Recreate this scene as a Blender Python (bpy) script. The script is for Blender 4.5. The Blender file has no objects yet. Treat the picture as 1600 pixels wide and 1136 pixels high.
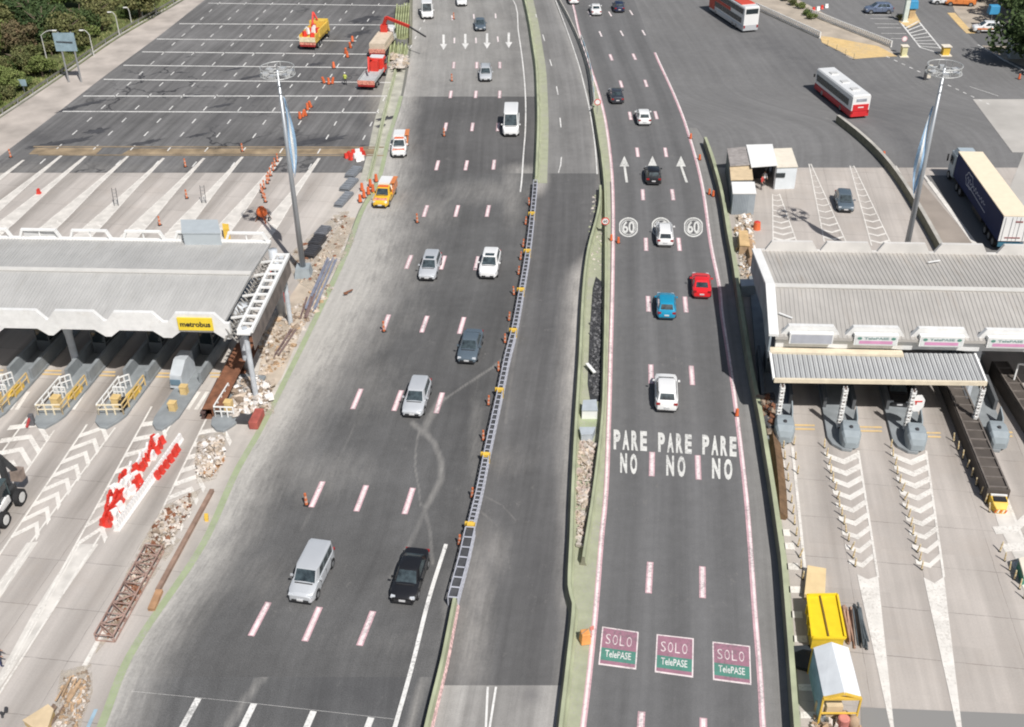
import bpy, bmesh, math, random
import numpy as np
from mathutils import Vector, Matrix
random.seed(7); RNG=np.random.RandomState(5)
S=bpy.context.scene; COL=S.collection
# ---------------------------------------------------------------- camera
TH=math.radians(33.4); FPX=1700.; HC=50.6; RO=math.radians(.65)
fw=Vector((0,math.cos(TH),-math.sin(TH))); r0=Vector((1,0,0)); u0=Vector((0,math.sin(TH),math.cos(TH)))
RV=math.cos(RO)*r0-math.sin(RO)*u0; UV_=math.sin(RO)*r0+math.cos(RO)*u0
cd=bpy.data.cameras.new('camera'); cam=bpy.data.objects.new('camera',cd); COL.objects.link(cam)
m=Matrix.Identity(4)
for i in range(3): m[i][0]=RV[i]; m[i][1]=UV_[i]; m[i][2]=-fw[i]
m[2][3]=HC; cam.matrix_world=m
cd.sensor_width=36; cd.lens=36*FPX/1600.; cd.clip_end=5000; cd.clip_start=.5
S.camera=cam; S.cycles.filter_width=2.0; S.render.resolution_x=1024; S.render.resolution_y=727
# ---------------------------------------------------------------- sky and sun
w=bpy.data.worlds.new('World'); S.world=w; w.use_nodes=True
nt=w.node_tree; bg=nt.nodes['Background']; sk=nt.nodes.new('ShaderNodeTexSky')
sk.sky_type='NISHITA'; sk.sun_disc=False; sk.sun_elevation=math.radians(52.3); sk.sun_rotation=math.radians(152.3)
sk.air_density=1.2; sk.dust_density=2.5
nt.links.new(sk.outputs[0],bg.inputs[0]); bg.inputs[1].default_value=.065
sl=bpy.data.lights.new('sun','SUN'); sl.energy=5.0; sl.angle=math.radians(.5); sl.color=(1,.97,.935)
so=bpy.data.objects.new('sun',sl); COL.objects.link(so); so.location=(80,-140,200)
sd=Vector((-.36,.685,-1)).normalized(); so.rotation_euler=sd.to_track_quat('-Z','Y').to_euler()
S.view_settings.view_transform='Standard'; S.view_settings.look='None'; S.view_settings.exposure=-.06
# ---------------------------------------------------------------- helpers
def g(px,py,z=0.):
    a=(px-800)/FPX; b=-(py-568)/FPX; d=fw+a*RV+b*UV_; t=(z-HC)/d.z
    return Vector((d.x*t,d.y*t,z))
def cr(pts,y):                       # smooth x(y) through control points (y ascending)
    n=len(pts)
    if y<=pts[0][1]: i=0
    elif y>=pts[-1][1]: i=n-2
    else: i=max(k for k in range(n-1) if pts[k][1]<=y)
    x0,y0=pts[i]; x1,y1=pts[i+1]
    def sl_(k):
        if k<=0: return (pts[1][0]-pts[0][0])/(pts[1][1]-pts[0][1])
        if k>=n-1: return (pts[-1][0]-pts[-2][0])/(pts[-1][1]-pts[-2][1])
        return (pts[k+1][0]-pts[k-1][0])/(pts[k+1][1]-pts[k-1][1])
    if y<y0: return x0+sl_(0)*(y-y0)
    if y>y1: return x1+sl_(n-1)*(y-y1)
    h=y1-y0; t=(y-y0)/h; m0=sl_(i)*h; m1=sl_(i+1)*h
    return (2*t**3-3*t*t+1)*x0+(t**3-2*t*t+t)*m0+(-2*t**3+3*t*t)*x1+(t**3-t*t)*m1
MATS={}
def mat(name,col,rough=.6,metal=0.,var=.12,vs=1.5,bump=0.,spec=.5,emit=0,coat=0):
    if name in MATS: return MATS[name]
    M=bpy.data.materials.new(name); M.use_nodes=True; t=M.node_tree; b=t.nodes['Principled BSDF']
    b.inputs['Roughness'].default_value=rough; b.inputs['Metallic'].default_value=metal
    b.inputs['Specular IOR Level'].default_value=spec; b.inputs['Coat Weight'].default_value=coat
    b.inputs['Base Color'].default_value=(*col,1)
    if var>0:
        tc=t.nodes.new('ShaderNodeTexCoord'); n=t.nodes.new('ShaderNodeTexNoise'); n.inputs['Scale'].default_value=vs; n.inputs['Detail'].default_value=5
        t.links.new(tc.outputs['Object'],n.inputs['Vector'])
        r=t.nodes.new('ShaderNodeMapRange'); r.inputs[1].default_value=.3; r.inputs[2].default_value=.7; r.inputs[3].default_value=1-var; r.inputs[4].default_value=1+var
        t.links.new(n.outputs[0],r.inputs[0])
        mx=t.nodes.new('ShaderNodeVectorMath'); mx.operation='SCALE'; mx.inputs[0].default_value=col
        t.links.new(r.outputs[0],mx.inputs['Scale']); t.links.new(mx.outputs[0],b.inputs['Base Color'])
        if bump:
            bp=t.nodes.new('ShaderNodeBump'); bp.inputs['Strength'].default_value=bump; bp.inputs['Distance'].default_value=.05
            t.links.new(n.outputs[0],bp.inputs['Height']); t.links.new(bp.outputs[0],b.inputs['Normal'])
    MATS[name]=M; return M
class MB:
    def __init__(s): s.v=[]; s.f=[]; s.m=[]; s.X=None
    def _a(s,vs,fs,mi=0):
        o=len(s.v)
        if s.X is not None: vs=[s.X@Vector(v) for v in vs]
        s.v+= [tuple(v) for v in vs]; s.f+=[tuple(o+i for i in f) for f in fs]; s.m+=[mi]*len(fs); return s
    def box(s,c,d,rz=0,mi=0,tap=1.,tapy=None):
        x,y,z=d[0]/2,d[1]/2,d[2]/2; ty=tap if tapy is None else tapy
        P=[(-x,-y,-z),(x,-y,-z),(x,y,-z),(-x,y,-z),(-x*tap,-y*ty,z),(x*tap,-y*ty,z),(x*tap,y*ty,z),(-x*tap,y*ty,z)]
        cz,sz=math.cos(rz),math.sin(rz)
        P=[(c[0]+p[0]*cz-p[1]*sz,c[1]+p[0]*sz+p[1]*cz,c[2]+p[2]) for p in P]
        return s._a(P,[(0,3,2,1),(4,5,6,7),(0,1,5,4),(1,2,6,5),(2,3,7,6),(3,0,4,7)],mi)
    def poly(s,pts,mi=0): return s._a(pts,[tuple(range(len(pts)))],mi)
    def prism(s,pts,z0,z1,mi=0):
        n=len(pts); a=sum(pts[i][0]*pts[(i+1)%n][1]-pts[(i+1)%n][0]*pts[i][1] for i in range(n))
        if a<0: pts=list(pts)[::-1]
        V=[(p[0],p[1],z0) for p in pts]+[(p[0],p[1],z1) for p in pts]
        return s._a(V,[tuple(range(n))[::-1],tuple(range(n,2*n))]+[(i,(i+1)%n,n+(i+1)%n,n+i) for i in range(n)],mi)
    def bar(s,a,b,wd,ht=None,mi=0):
        a=Vector(a); b=Vector(b); ht=ht or wd; d=(b-a).normalized()
        up=Vector((0,0,1)) if abs(d.z)<.95 else Vector((0,1,0))
        sx=d.cross(up).normalized()*wd/2; sy=sx.cross(d).normalized()*ht/2
        V=[a-sx-sy,a+sx-sy,a+sx+sy,a-sx+sy,b-sx-sy,b+sx-sy,b+sx+sy,b-sx+sy]
        return s._a(V,[(0,1,2,3),(7,6,5,4),(0,4,5,1),(1,5,6,2),(2,6,7,3),(3,7,4,0)],mi)
    def tube(s,a,b,r,r2=None,n=8,mi=0,cap=True):
        a=Vector(a); b=Vector(b); r2=r if r2 is None else r2; d=(b-a).normalized()
        up=Vector((0,0,1)) if abs(d.z)<.95 else Vector((0,1,0))
        sx=d.cross(up).normalized(); sy=sx.cross(d).normalized()
        V=[a+r*(math.cos(2*math.pi*i/n)*sx+math.sin(2*math.pi*i/n)*sy) for i in range(n)]+[b+r2*(math.cos(2*math.pi*i/n)*sx+math.sin(2*math.pi*i/n)*sy) for i in range(n)]
        F=[(i,n+i,n+(i+1)%n,(i+1)%n) for i in range(n)]
        if cap: F+=[tuple(range(n)),tuple(range(n,2*n))[::-1]]
        return s._a(V,F,mi)
    def loft(s,rings,mi=0,cap=True,closed=True):
        n=len(rings[0]); V=[p for r in rings for p in r]; F=[]
        for k in range(len(rings)-1):
            for i in range(n if closed else n-1): F.append((k*n+i,k*n+(i+1)%n,(k+1)*n+(i+1)%n,(k+1)*n+i))
        if cap: F+=[tuple(range(n))[::-1],tuple(range((len(rings)-1)*n,len(rings)*n))]
        return s._a(V,F,mi)
    def path(s,pts,prof,mi=0):           # sweep a vertical profile [(across,z)] along ground points
        R=[]
        for i,p in enumerate(pts):
            a=Vector(pts[max(i-1,0)]); b=Vector(pts[min(i+1,len(pts)-1)]); d=b-a; d.z=0; d.normalize(); nx=Vector((d.y,-d.x,0))
            R.append([Vector(p)+nx*q[0]+Vector((0,0,q[1])) for q in prof])
        return s.loft(R,mi)
    def build(s,name,mats,parent=None,smooth=False,bevel=0,local=None):
        me=bpy.data.meshes.new(name); V=s.v
        if local is not None: V=[(v[0]-local[0],v[1]-local[1],v[2]-local[2]) for v in V]
        me.from_pydata(V,[],s.f)
        if not isinstance(mats,(list,tuple)): mats=[mats]
        for q in mats: me.materials.append(q)
        if len(mats)>1: me.polygons.foreach_set('material_index',s.m)
        if smooth: me.polygons.foreach_set('use_smooth',[True]*len(s.f))
        bm=bmesh.new(); bm.from_mesh(me); bmesh.ops.recalc_face_normals(bm,faces=bm.faces); bm.to_mesh(me); bm.free()
        me.update(); o=bpy.data.objects.new(name,me); COL.objects.link(o)
        if local is not None: o.location=local
        if parent: o.parent=parent
        if bevel:
            q=o.modifiers.new('bevel','BEVEL'); q.width=bevel; q.segments=2; q.limit_method='ANGLE'
        return o
def tag(o,label,cat,group=None):
    o['label']=label; o['category']=cat
    if group: o['group']=group
    return o
def struct(o,k='structure'): o['kind']=k; return o
def thing(name,label,cat,loc=(0,0,0),h=0.,group=None):
    o=bpy.data.objects.new(name,None); COL.objects.link(o); o.location=loc; o.rotation_euler=(0,0,-h); o.empty_display_size=.3
    return tag(o,label,cat,group)
def dup(root,loc,h=None,label=None,group=None,scale=None):
    r=root.copy(); COL.objects.link(r); r.location=loc
    if h is not None: r.rotation_euler=(0,0,-h)
    if scale: r.scale=scale
    if label: r['label']=label
    if group: r['group']=group
    for ch in list(root.children):
        c=ch.copy(); COL.objects.link(c); c.parent=r
        for gg in list(ch.children):
            d=gg.copy(); COL.objects.link(d); d.parent=c
    return r
def text_mb(mb,s,Q,mi=0,bold=0.,flipz=0):
    """lettering mapped on the quad Q = (bottom-left, bottom-right, top-right, top-left)"""
    cu=bpy.data.curves.new('lettering','FONT'); cu.body=s; cu.resolution_u=3; cu.offset=bold; cu.fill_mode='FRONT'
    ob=bpy.data.objects.new('lettering',cu); me=bpy.data.meshes.new_from_object(ob)
    if not me.vertices: return
    P=np.array([v.co[:2] for v in me.vertices]); lo=P.min(0); hi=P.max(0); P=(P-lo)/(hi-lo)
    Q=[Vector(q) for q in Q]
    V=[Q[0]*(1-a)*(1-b)+Q[1]*a*(1-b)+Q[2]*a*b+Q[3]*(1-a)*b for a,b in P]
    mb._a(V,[tuple(p.vertices) for p in me.polygons],mi)
    bpy.data.objects.remove(ob); bpy.data.curves.remove(cu); bpy.data.meshes.remove(me)
# ---------------------------------------------------------------- ground materials
class NT:
    def __init__(s,name):
        s.M=bpy.data.materials.new(name); s.M.use_nodes=True; s.t=s.M.node_tree; s.b=s.t.nodes['Principled BSDF']; MATS[name]=s.M
    def n(s,ty,**k):
        q=s.t.nodes.new(ty)
        for a,b in k.items(): setattr(q,a,b)
        return q
    def l(s,a,b): s.t.links.new(a,b)
    def math(s,op,a,b=None,c=None):
        q=s.n('ShaderNodeMath',operation=op)
        for i,x in enumerate((a,b,c)):
            if x is None: continue
            if isinstance(x,(int,float)): q.inputs[i].default_value=x
            else: s.l(x,q.inputs[i])
        return q.outputs[0]
    def uv(s,sx=1,sy=1,ox=0,oy=0,src='UV'):
        if not hasattr(s,'tc'): s.tc=s.n('ShaderNodeTexCoord')
        m_=s.n('ShaderNodeMapping'); m_.inputs['Scale'].default_value=(sx,sy,1); m_.inputs['Location'].default_value=(ox,oy,0); s.l(s.tc.outputs[src],m_.inputs[0]); return m_.outputs[0]
    def noise(s,v,sc,det=4,ro=.55):
        q=s.n('ShaderNodeTexNoise'); q.inputs['Scale'].default_value=sc; q.inputs['Detail'].default_value=det; q.inputs['Roughness'].default_value=ro; s.l(v,q.inputs['Vector']); return q.outputs[0]
    def ramp(s,x,a,b,c=0.,d=1.):
        q=s.n('ShaderNodeMapRange'); s.l(x,q.inputs[0])
        for i,vv in enumerate((a,b,c,d)): q.inputs[i+1].default_value=vv
        return q.outputs[0]
    def mix(s,f,a,b,ty='MIX'):
        q=s.n('ShaderNodeMix',data_type='RGBA',blend_type=ty)
        for i,x in ((0,f),(6,a),(7,b)):
            if isinstance(x,(int,float)): q.inputs[i].default_value=x
            elif isinstance(x,tuple): q.inputs[i].default_value=(*x,1)
            else: s.l(x,q.inputs[i])
        return q.outputs[2]
    def attr(s,nm): q=s.n('ShaderNodeAttribute',attribute_name=nm); return q.outputs['Fac']
def asphalt(name,base,dust=(.42,.39,.34),lanes=0,wear=.18,blotch=.22,streak=.2,grain=.12,cracks=0.,phase=0.):
    T=NT(name); v=T.uv(); col=base
    sp=T.n('ShaderNodeSeparateXYZ'); T.l(T.tc.outputs['UV'],sp.inputs[0]); U=sp.outputs[0]; Vv=sp.outputs[1]
    f=T.ramp(T.noise(v,.09,6,.6),.3,.7,1-blotch,1+blotch)
    f=T.math('MULTIPLY',f,T.ramp(T.noise(T.uv(1.3,.035),1,4,.6),.3,.7,1-streak,1+streak))
    f=T.math('MULTIPLY',f,T.ramp(T.noise(v,14,2,.7),.3,.7,1-grain,1+grain))
    f=T.math('MULTIPLY',f,T.ramp(T.noise(v,1.1,5,.7),.3,.7,1-.08,1+.08))
    if lanes:
        a=T.attr('lane'); c=T.math('COSINE',T.math('MULTIPLY',T.math('ADD',a,phase),2*math.pi))
        f=T.math('MULTIPLY',f,T.math('ADD',T.math('MULTIPLY',c,wear),1.))
    c0=T.mix(1.,col,f,'MULTIPLY')
    dk=T.attr('dark'); c0=T.mix(T.math('MULTIPLY',dk,T.ramp(T.noise(v,.5,5,.65),.3,.6,.5,1.)),c0,(base[0]*.5,base[1]*.5,base[2]*.53))
    d=T.attr('dust'); n=T.noise(T.uv(.6,.22),1.,7,.68)
    n=T.math('ADD',T.math('MULTIPLY',n,.38),T.math('ADD',T.math('MULTIPLY',T.noise(T.uv(3.2,.34),1.,7,.72),.37),T.math('MULTIPLY',T.noise(v,5.,6,.75),.25)))
    k=T.math('MULTIPLY',T.ramp(T.math('ADD',d,T.math('MULTIPLY',T.math('SUBTRACT',n,.5),T.math('ADD',T.math('MULTIPLY',d,3.1),.25))),.1,1.02,0,1),.86)
    k=T.math('MAXIMUM',k,T.math('MULTIPLY',T.ramp(T.noise(T.uv(1,.6),.9,10,.8),.58,.74,0,.42),T.ramp(T.noise(v,.11,4,.6),.42,.62,0,1)))
    oil=T.math('MULTIPLY',T.ramp(T.noise(T.uv(1.,.3),.55,6,.7),.62,.72,0,.35),T.ramp(T.noise(v,.08,3,.5),.45,.6,0,1)); c0=T.mix(oil,c0,(base[0]*.45,base[1]*.45,base[2]*.45))
    c0=T.mix(k,c0,T.mix(1.,dust,T.math('MULTIPLY',T.ramp(T.noise(T.uv(2.2,.16),1.,6,.7),.3,.7,.84,1.08),T.ramp(T.noise(v,2.2,7,.75),.3,.7,.88,1.08)),'MULTIPLY'))
    if cracks:
        vo=T.n('ShaderNodeTexVoronoi',feature='DISTANCE_TO_EDGE'); vo.inputs['Scale'].default_value=.13
        wv=T.n('ShaderNodeVectorMath',operation='ADD'); T.l(v,wv.inputs[0]); nn=T.n('ShaderNodeTexNoise'); nn.inputs['Scale'].default_value=.5; nn.inputs['Detail'].default_value=5; T.l(v,nn.inputs['Vector'])
        sc=T.n('ShaderNodeVectorMath',operation='SCALE'); sc.inputs['Scale'].default_value=5.; T.l(nn.outputs[1],sc.inputs[0]); T.l(sc.outputs[0],wv.inputs[1]); T.l(wv.outputs[0],vo.inputs['Vector'])
        ck=T.math('MULTIPLY',T.ramp(vo.outputs[0],.012,.03,1,0),T.ramp(T.noise(v,.06,3),.5,.62,0,cracks))
        c0=T.mix(ck,c0,(.03,.03,.035))
    T.l(c0,T.b.inputs['Base Color']); T.b.inputs['Roughness'].default_value=.9; T.b.inputs['Specular IOR Level'].default_value=.25
    return T.M
def concrete(name,base,lane_w=4.72,wear=.16,joint=4.05,phase=0.,jphase=0.,warm=(.40,.34,.29)):
    T=NT(name); v=T.uv(); sp=T.n('ShaderNodeSeparateXYZ'); T.l(T.tc.outputs['UV'],sp.inputs[0]); U=sp.outputs[0]; Vv=sp.outputs[1]
    f=T.ramp(T.noise(v,.12,5,.6),.3,.7,.9,1.1)
    f=T.math('MULTIPLY',f,T.ramp(T.noise(T.uv(1.6,.05),1,5,.6),.3,.7,.9,1.1))
    f=T.math('MULTIPLY',f,T.ramp(T.noise(v,9,3,.7),.3,.7,.94,1.06))
    c=T.math('COSINE',T.math('MULTIPLY',T.math('ADD',T.math('DIVIDE',U,lane_w),phase),2*math.pi))
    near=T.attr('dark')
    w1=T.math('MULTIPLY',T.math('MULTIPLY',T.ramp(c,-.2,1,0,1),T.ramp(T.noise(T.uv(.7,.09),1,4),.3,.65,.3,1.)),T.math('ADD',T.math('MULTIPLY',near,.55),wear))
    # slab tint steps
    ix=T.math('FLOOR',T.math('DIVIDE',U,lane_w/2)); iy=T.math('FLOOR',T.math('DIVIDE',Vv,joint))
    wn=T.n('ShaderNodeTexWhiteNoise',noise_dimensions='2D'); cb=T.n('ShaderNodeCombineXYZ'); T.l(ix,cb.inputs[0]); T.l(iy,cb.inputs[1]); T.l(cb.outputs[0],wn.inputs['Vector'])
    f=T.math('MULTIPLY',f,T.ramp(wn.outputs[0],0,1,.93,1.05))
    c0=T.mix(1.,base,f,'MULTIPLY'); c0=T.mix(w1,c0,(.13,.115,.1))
    c0=T.mix(T.ramp(T.noise(v,.22,6,.7),.5,.75,0,.35),c0,warm)
    wob=T.math('MULTIPLY',T.math('SUBTRACT',T.noise(v,.9,4,.7),.5),.16)
    jy=T.math('ABSOLUTE',T.math('SUBTRACT',T.math('FRACT',T.math('DIVIDE',T.math('ADD',T.math('ADD',Vv,wob),jphase),joint)),.5))
    jx=T.math('ABSOLUTE',T.math('SUBTRACT',T.math('FRACT',T.math('DIVIDE',T.math('ADD',U,wob),lane_w)),.5))
    j=T.math('MAXIMUM',T.ramp(jy,.494,.4985,0,1),T.ramp(jx,.495,.4985,0,.7))
    j=T.math('MULTIPLY',j,T.ramp(T.noise(v,.45,4,.7),.38,.55,.25,.8))
    c0=T.mix(j,c0,(.07,.06,.055))
    d=T.attr('dust'); c0=T.mix(T.math('MULTIPLY',d,T.ramp(T.noise(v,.8,6,.7),.3,.65,.35,1)),c0,(.62,.58,.52))
    T.l(c0,T.b.inputs['Base Color']); T.b.inputs['Roughness'].default_value=.88; T.b.inputs['Specular IOR Level'].default_value=.25
    return T.M
def strip(name,le,re_,y0,y1,material,z,nx=24,ny=110,dust=(),dark=(),lanes=3,ang=None,edge=None,edger=None,tracks=(),dtracks=()):
    """a road surface between two edge curves, real ground points, uv in metres"""
    V=[];UVs=[];D=[];K=[];LN=[]
    ys=[y0+(y1-y0)*(i/ny)**1.0 for i in range(ny+1)]
    for y in ys:
        a=g(cr(le,y),y); b=g(cr(re_,y),y)
        for j in range(nx+1):
            t=j/nx; p=a.lerp(b,t); V.append((p.x,p.y,z)); px=cr(le,y)*(1-t)+cr(re_,y)*t
            if ang is None: UVs.append((t*(b-a).length,p.y))
            else: UVs.append((p.x*math.cos(ang)-p.y*math.sin(ang),p.x*math.sin(ang)+p.y*math.cos(ang)))
            LN.append(t*lanes)
            for lst,out in ((dust,D),(dark,K)):
                s_=0
                for (cx,cy,rx,ry,st) in lst:
                    q=((px-cx)/rx)**2+((y-cy)/ry)**2
                    if q<9: s_=max(s_,st*math.exp(-q))
                if out is D:
                    for E_,dist in ((edge,px-cr(le,y)),(edger,cr(re_,y)-px)):
                        if E_: wd_=float(np.interp(y,[q[0] for q in E_],[q[1] for q in E_])); st_=float(np.interp(y,[q[0] for q in E_],[q[2] for q in E_])); s_=max(s_,st_*math.exp(-(dist/wd_)**1.6))
                if True:
                    for (pl,wd_,st_) in (tracks if out is D else dtracks):
                        for q0,q1 in zip(pl,pl[1:]):
                            if y<min(q0[1],q1[1])-30 or y>max(q0[1],q1[1])+30: continue
                            dx_,dy_=q1[0]-q0[0],q1[1]-q0[1]; u=max(0,min(1,((px-q0[0])*dx_+(y-q0[1])*dy_)/(dx_*dx_+dy_*dy_))); e=math.hypot(px-q0[0]-u*dx_,(y-q0[1]-u*dy_))
                            if e<3*wd_: s_=max(s_,st_*math.exp(-(e/wd_)**2))
                out.append(s_)
    F=[]
    for i in range(ny):
        for j in range(nx):
            k=i*(nx+1)+j; F.append((k,k+1,k+nx+2,k+nx+1))
    me=bpy.data.meshes.new(name); me.from_pydata(V,[],F); me.materials.append(material)
    ul=me.uv_layers.new(name='uv'); idx=np.zeros(len(me.loops),dtype=np.int32); me.loops.foreach_get('vertex_index',idx)
    ul.data.foreach_set('uv',np.array(UVs)[idx].ravel())
    for nm,arr in (('dust',D),('dark',K),('lane',LN)):
        at=me.attributes.new(nm,'FLOAT','POINT'); at.data.foreach_set('value',arr)
    bm=bmesh.new(); bm.from_mesh(me); bmesh.ops.recalc_face_normals(bm,faces=bm.faces)
    if sum(f.normal.z for f in bm.faces)<0: bmesh.ops.reverse_faces(bm,faces=bm.faces)
    bm.to_mesh(me); bm.free()
    o=bpy.data.objects.new(name,me); COL.objects.link(o); return struct(o)

def paintmat(name,col,under=(.13,.13,.13),wear=.5,rough=.75):
    """road paint, worn through to the surface below in flecks"""
    T=NT(name); v=T.uv(src='Object'); a=T.noise(v,5.5,7,.75); c=T.noise(v,.35,4,.6)
    k=T.math('MULTIPLY',T.ramp(T.math('ADD',a,T.math('MULTIPLY',T.math('SUBTRACT',c,.5),.5)),.50,.66,0,1),wear)
    base=T.mix(1.,col,T.ramp(T.noise(v,1.1,4,.6),.3,.7,.86,1.08),'MULTIPLY'); T.l(T.mix(k,base,under),T.b.inputs['Base Color']); T.b.inputs['Roughness'].default_value=rough; T.b.inputs['Specular IOR Level'].default_value=.25
    return T.M
# ================================================================ GROUND
A8=math.radians(8.3); LD=Vector((math.sin(A8),math.cos(A8),0)); LX=Vector((math.cos(math.radians(4.3)),-math.sin(math.radians(4.3)),0))
C_asp=(.155,.155,.158)
M_grass=mat('verge_grass',(.13,.15,.05),.95,var=.5,vs=.35)
b=MB(); b.poly([(-900,-200,-.03),(900,-200,-.03),(900,1500,-.03),(-900,1500,-.03)])
struct(b.build('ground',mat('far_ground',(.17,.17,.15),.95,var=.25,vs=.03)))
# edge curves (photo pixels, turned into ground points by g)
GRN=[(655,-150),(642,0),(640,70),(622,155),(604,215),(587,284),(561,330),(535,400),(498,480),(455,568),(402,672),(366,736),(312,852),(200,1020),(153,1136),(85,1300)]
LRE=[(650,-150),(645,0),(643,70),(629,155),(611,215),(594,284),(569,330),(543,400),(505,480),(462,568),(410,672),(373,736),(320,852),(210,1020),(162,1136),(95,1300)]
CH=[(795,-150),(816,0),(826,50),(833,100),(838,150),(839,200),(837,284),(832,344),(825,404),(815,464),(804,524),(793,568),(784,612),(772,668),(760,725),(750,776),(737,830),(726,880),(709,945),(687,1040),(664,1136),(628,1300)]
G2L=[(820,-150),(866,0),(885,50),(904,100),(920,150),(927,175),(932,225),(937,284),(937,324),(931,354),(920,394),(914,434),(910,484),(906,568),(900,668),(895,768),(892,852),(889,930),(893,948),(896,960),(888,1040),(877,1136),(858,1300)]
LNL=[(835,-150),(893,0),(905,50),(921,100),(937,150),(948,200),(957,284),(958,400),(954,568),(951,668),(947,768),(939,852),(931,952),(921,1052),(911,1136),(893,1300)]
LNR=[(935,-150),(991,0),(1023,82),(1054,150),(1073,200),(1096,284),(1111,384),(1124,448),(1128,490),(1140,568),(1149,632),(1165,768),(1172,852),(1179,952),(1187,1052),(1192,1136),(1203,1300)]
RB=[(1086,200),(1101,227),(1118,280),(1128,321),(1137,376),(1144,413),(1157,500),(1170,580),(1187,665),(1195,714),(1205,776),(1216,853),(1221,890),(1232,1027),(1240,1136),(1252,1300)]
off=lambda c,d:[(x+d,y) for x,y in c]
M_con=concrete('plaza_concrete',(.445,.41,.378),phase=.18,wear=.34)
M_con2=concrete('plaza_concrete_worn',(.435,.397,.362),wear=.2,phase=.1,jphase=1.3)
# concrete toll plazas
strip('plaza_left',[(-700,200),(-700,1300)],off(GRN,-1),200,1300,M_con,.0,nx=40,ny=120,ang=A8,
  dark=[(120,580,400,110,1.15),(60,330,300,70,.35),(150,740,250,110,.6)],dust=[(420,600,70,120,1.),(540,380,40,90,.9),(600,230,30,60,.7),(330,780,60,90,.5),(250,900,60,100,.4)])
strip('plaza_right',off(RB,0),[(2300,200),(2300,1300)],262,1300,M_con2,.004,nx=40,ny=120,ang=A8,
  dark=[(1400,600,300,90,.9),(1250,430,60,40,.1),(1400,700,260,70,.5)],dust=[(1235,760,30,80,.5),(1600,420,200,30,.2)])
# asphalt surfaces
M_old=asphalt('asphalt_old',(.150,.147,.145),lanes=1,wear=.05,cracks=.85,streak=.28,blotch=.2)
strip('road_service_apron',[(520,-150),(320,0),(250,55),(162,120),(95,172),(0,244),(-40,272)],[(646,-150),(641,0),(632,70),(618,120),(607,160),(600,200),(598,272)],-150,270,M_old,.012,nx=40,ny=60,ang=A8,
  dtracks=[([(600,-20),(560,60),(470,110),(400,150),(330,200)],16,.5),([(640,20),(590,70),(520,130),(480,190)],10,.4),([(250,140),(180,200),(110,262)],8,.3),([(420,90),(330,160),(240,262)],12,.25)],dark=[(560,110,60,50,.35),(480,222,80,12,1.),(590,190,30,10,1.),(130,205,60,20,.6),(60,215,60,14,.7),(340,120,80,30,.25),(590,20,60,30,.5)],dust=[(600,160,26,60,.65),(60,262,300,10,.25)],lanes=9)
strip('path_shoulder',[(515,-150),(288,0),(185,60),(105,115),(0,185),(-230,330)],[(520,-150),(320,0),(250,55),(162,120),(95,172),(0,244),(-230,420)],-150,330,
  mat('shoulder_concrete',(.42,.375,.335),.9,var=.22,vs=.3),.006,nx=6,ny=40)
EL=[(-150,16,.7),(60,20,.75),(200,26,.95),(300,50,1.15),(360,76,1.3),(450,92,1.35),(540,84,1.25),(650,64,1.1),(760,62,1.0),(900,60,.95),(1136,60,.85),(1300,60,.75)]
TRK=[([(800,548),(770,574),(730,600),(692,626),(668,650)],2.,.42),([(650,664),(656,672),(650,700),(649,730),(655,765),(657,790)],2.,.38),([(646,662),(664,676),(680,694),(690,722),(690,748),(678,772),(666,792)],6.,.38),([(666,792),(655,820),(640,850),(610,905)],6,.25),([(690,622),(668,660),(662,676)],7,.42),([(663,790),(672,830),(676,880)],4,.3),
     ([(786,575),(790,540),(800,490)],3,.3),([(540,440),(556,420),(600,395)],7,.35),([(640,370),(652,345),(690,320),(720,300)],6,.3),([(585,600),(520,740),(470,830)],4,.18)]
def AL(n,c,**k): return asphalt(n,c,dust=(.49,.47,.435),lanes=1,wear=.05,grain=.3,**k)
strip('carriageway_left_far',LRE,CH,-150,151,AL('asphalt_left_pale',(.225,.22,.21),blotch=.2,streak=.12),.008,nx=40,ny=60,lanes=4,edge=EL,dust=[(650,60,40,140,.5),(720,60,120,100,.3)])
strip('carriageway_left_new',LRE,CH,151,271,AL('asphalt_left_dark',(.108,.106,.105),blotch=.16,streak=.14),.008,nx=44,ny=40,lanes=4,edge=EL,dust=[(815,268,30,12,.6)])
strip('carriageway_left',LRE,CH,271,1058,AL('asphalt_left',(.108,.107,.106),blotch=.24,streak=.12),.008,nx=110,ny=360,lanes=4,edge=EL,tracks=TRK,
  dust=[(660,330,60,40,.35),(760,300,90,22,.35),(480,740,120,50,.3),(540,600,110,70,.26),(600,480,90,60,.24),(620,400,70,50,.2),(400,900,90,60,.2),(600,1000,160,40,.15),(705,980,16,90,.4),(745,700,16,120,.25),(800,300,20,60,.4)],dark=[(690,580,60,100,.15)])
strip('carriageway_left_near',LRE,CH,1058,1300,AL('asphalt_left_near',(.112,.112,.112),blotch=.2,streak=.16),.008,nx=44,ny=50,lanes=4,edge=EL,tracks=[([(412,1056),(380,1100),(340,1160),(280,1250)],7,.45),([(664,1060),(640,1130),(600,1300)],8,.5)],dark=[(560,1085,110,50,.45)])
strip('carriageway_middle_far',CH,G2L,-150,271,asphalt('asphalt_middle_pale',(.20,.196,.19),dust=(.46,.44,.41),lanes=1,wear=-.07,blotch=.16,streak=.14,phase=.5),.008,nx=24,ny=90,lanes=1,dust=[(842,240,10,60,.5),(930,180,8,200,.4)],edger=[(-150,8,.35),(300,10,.4)])
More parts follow.
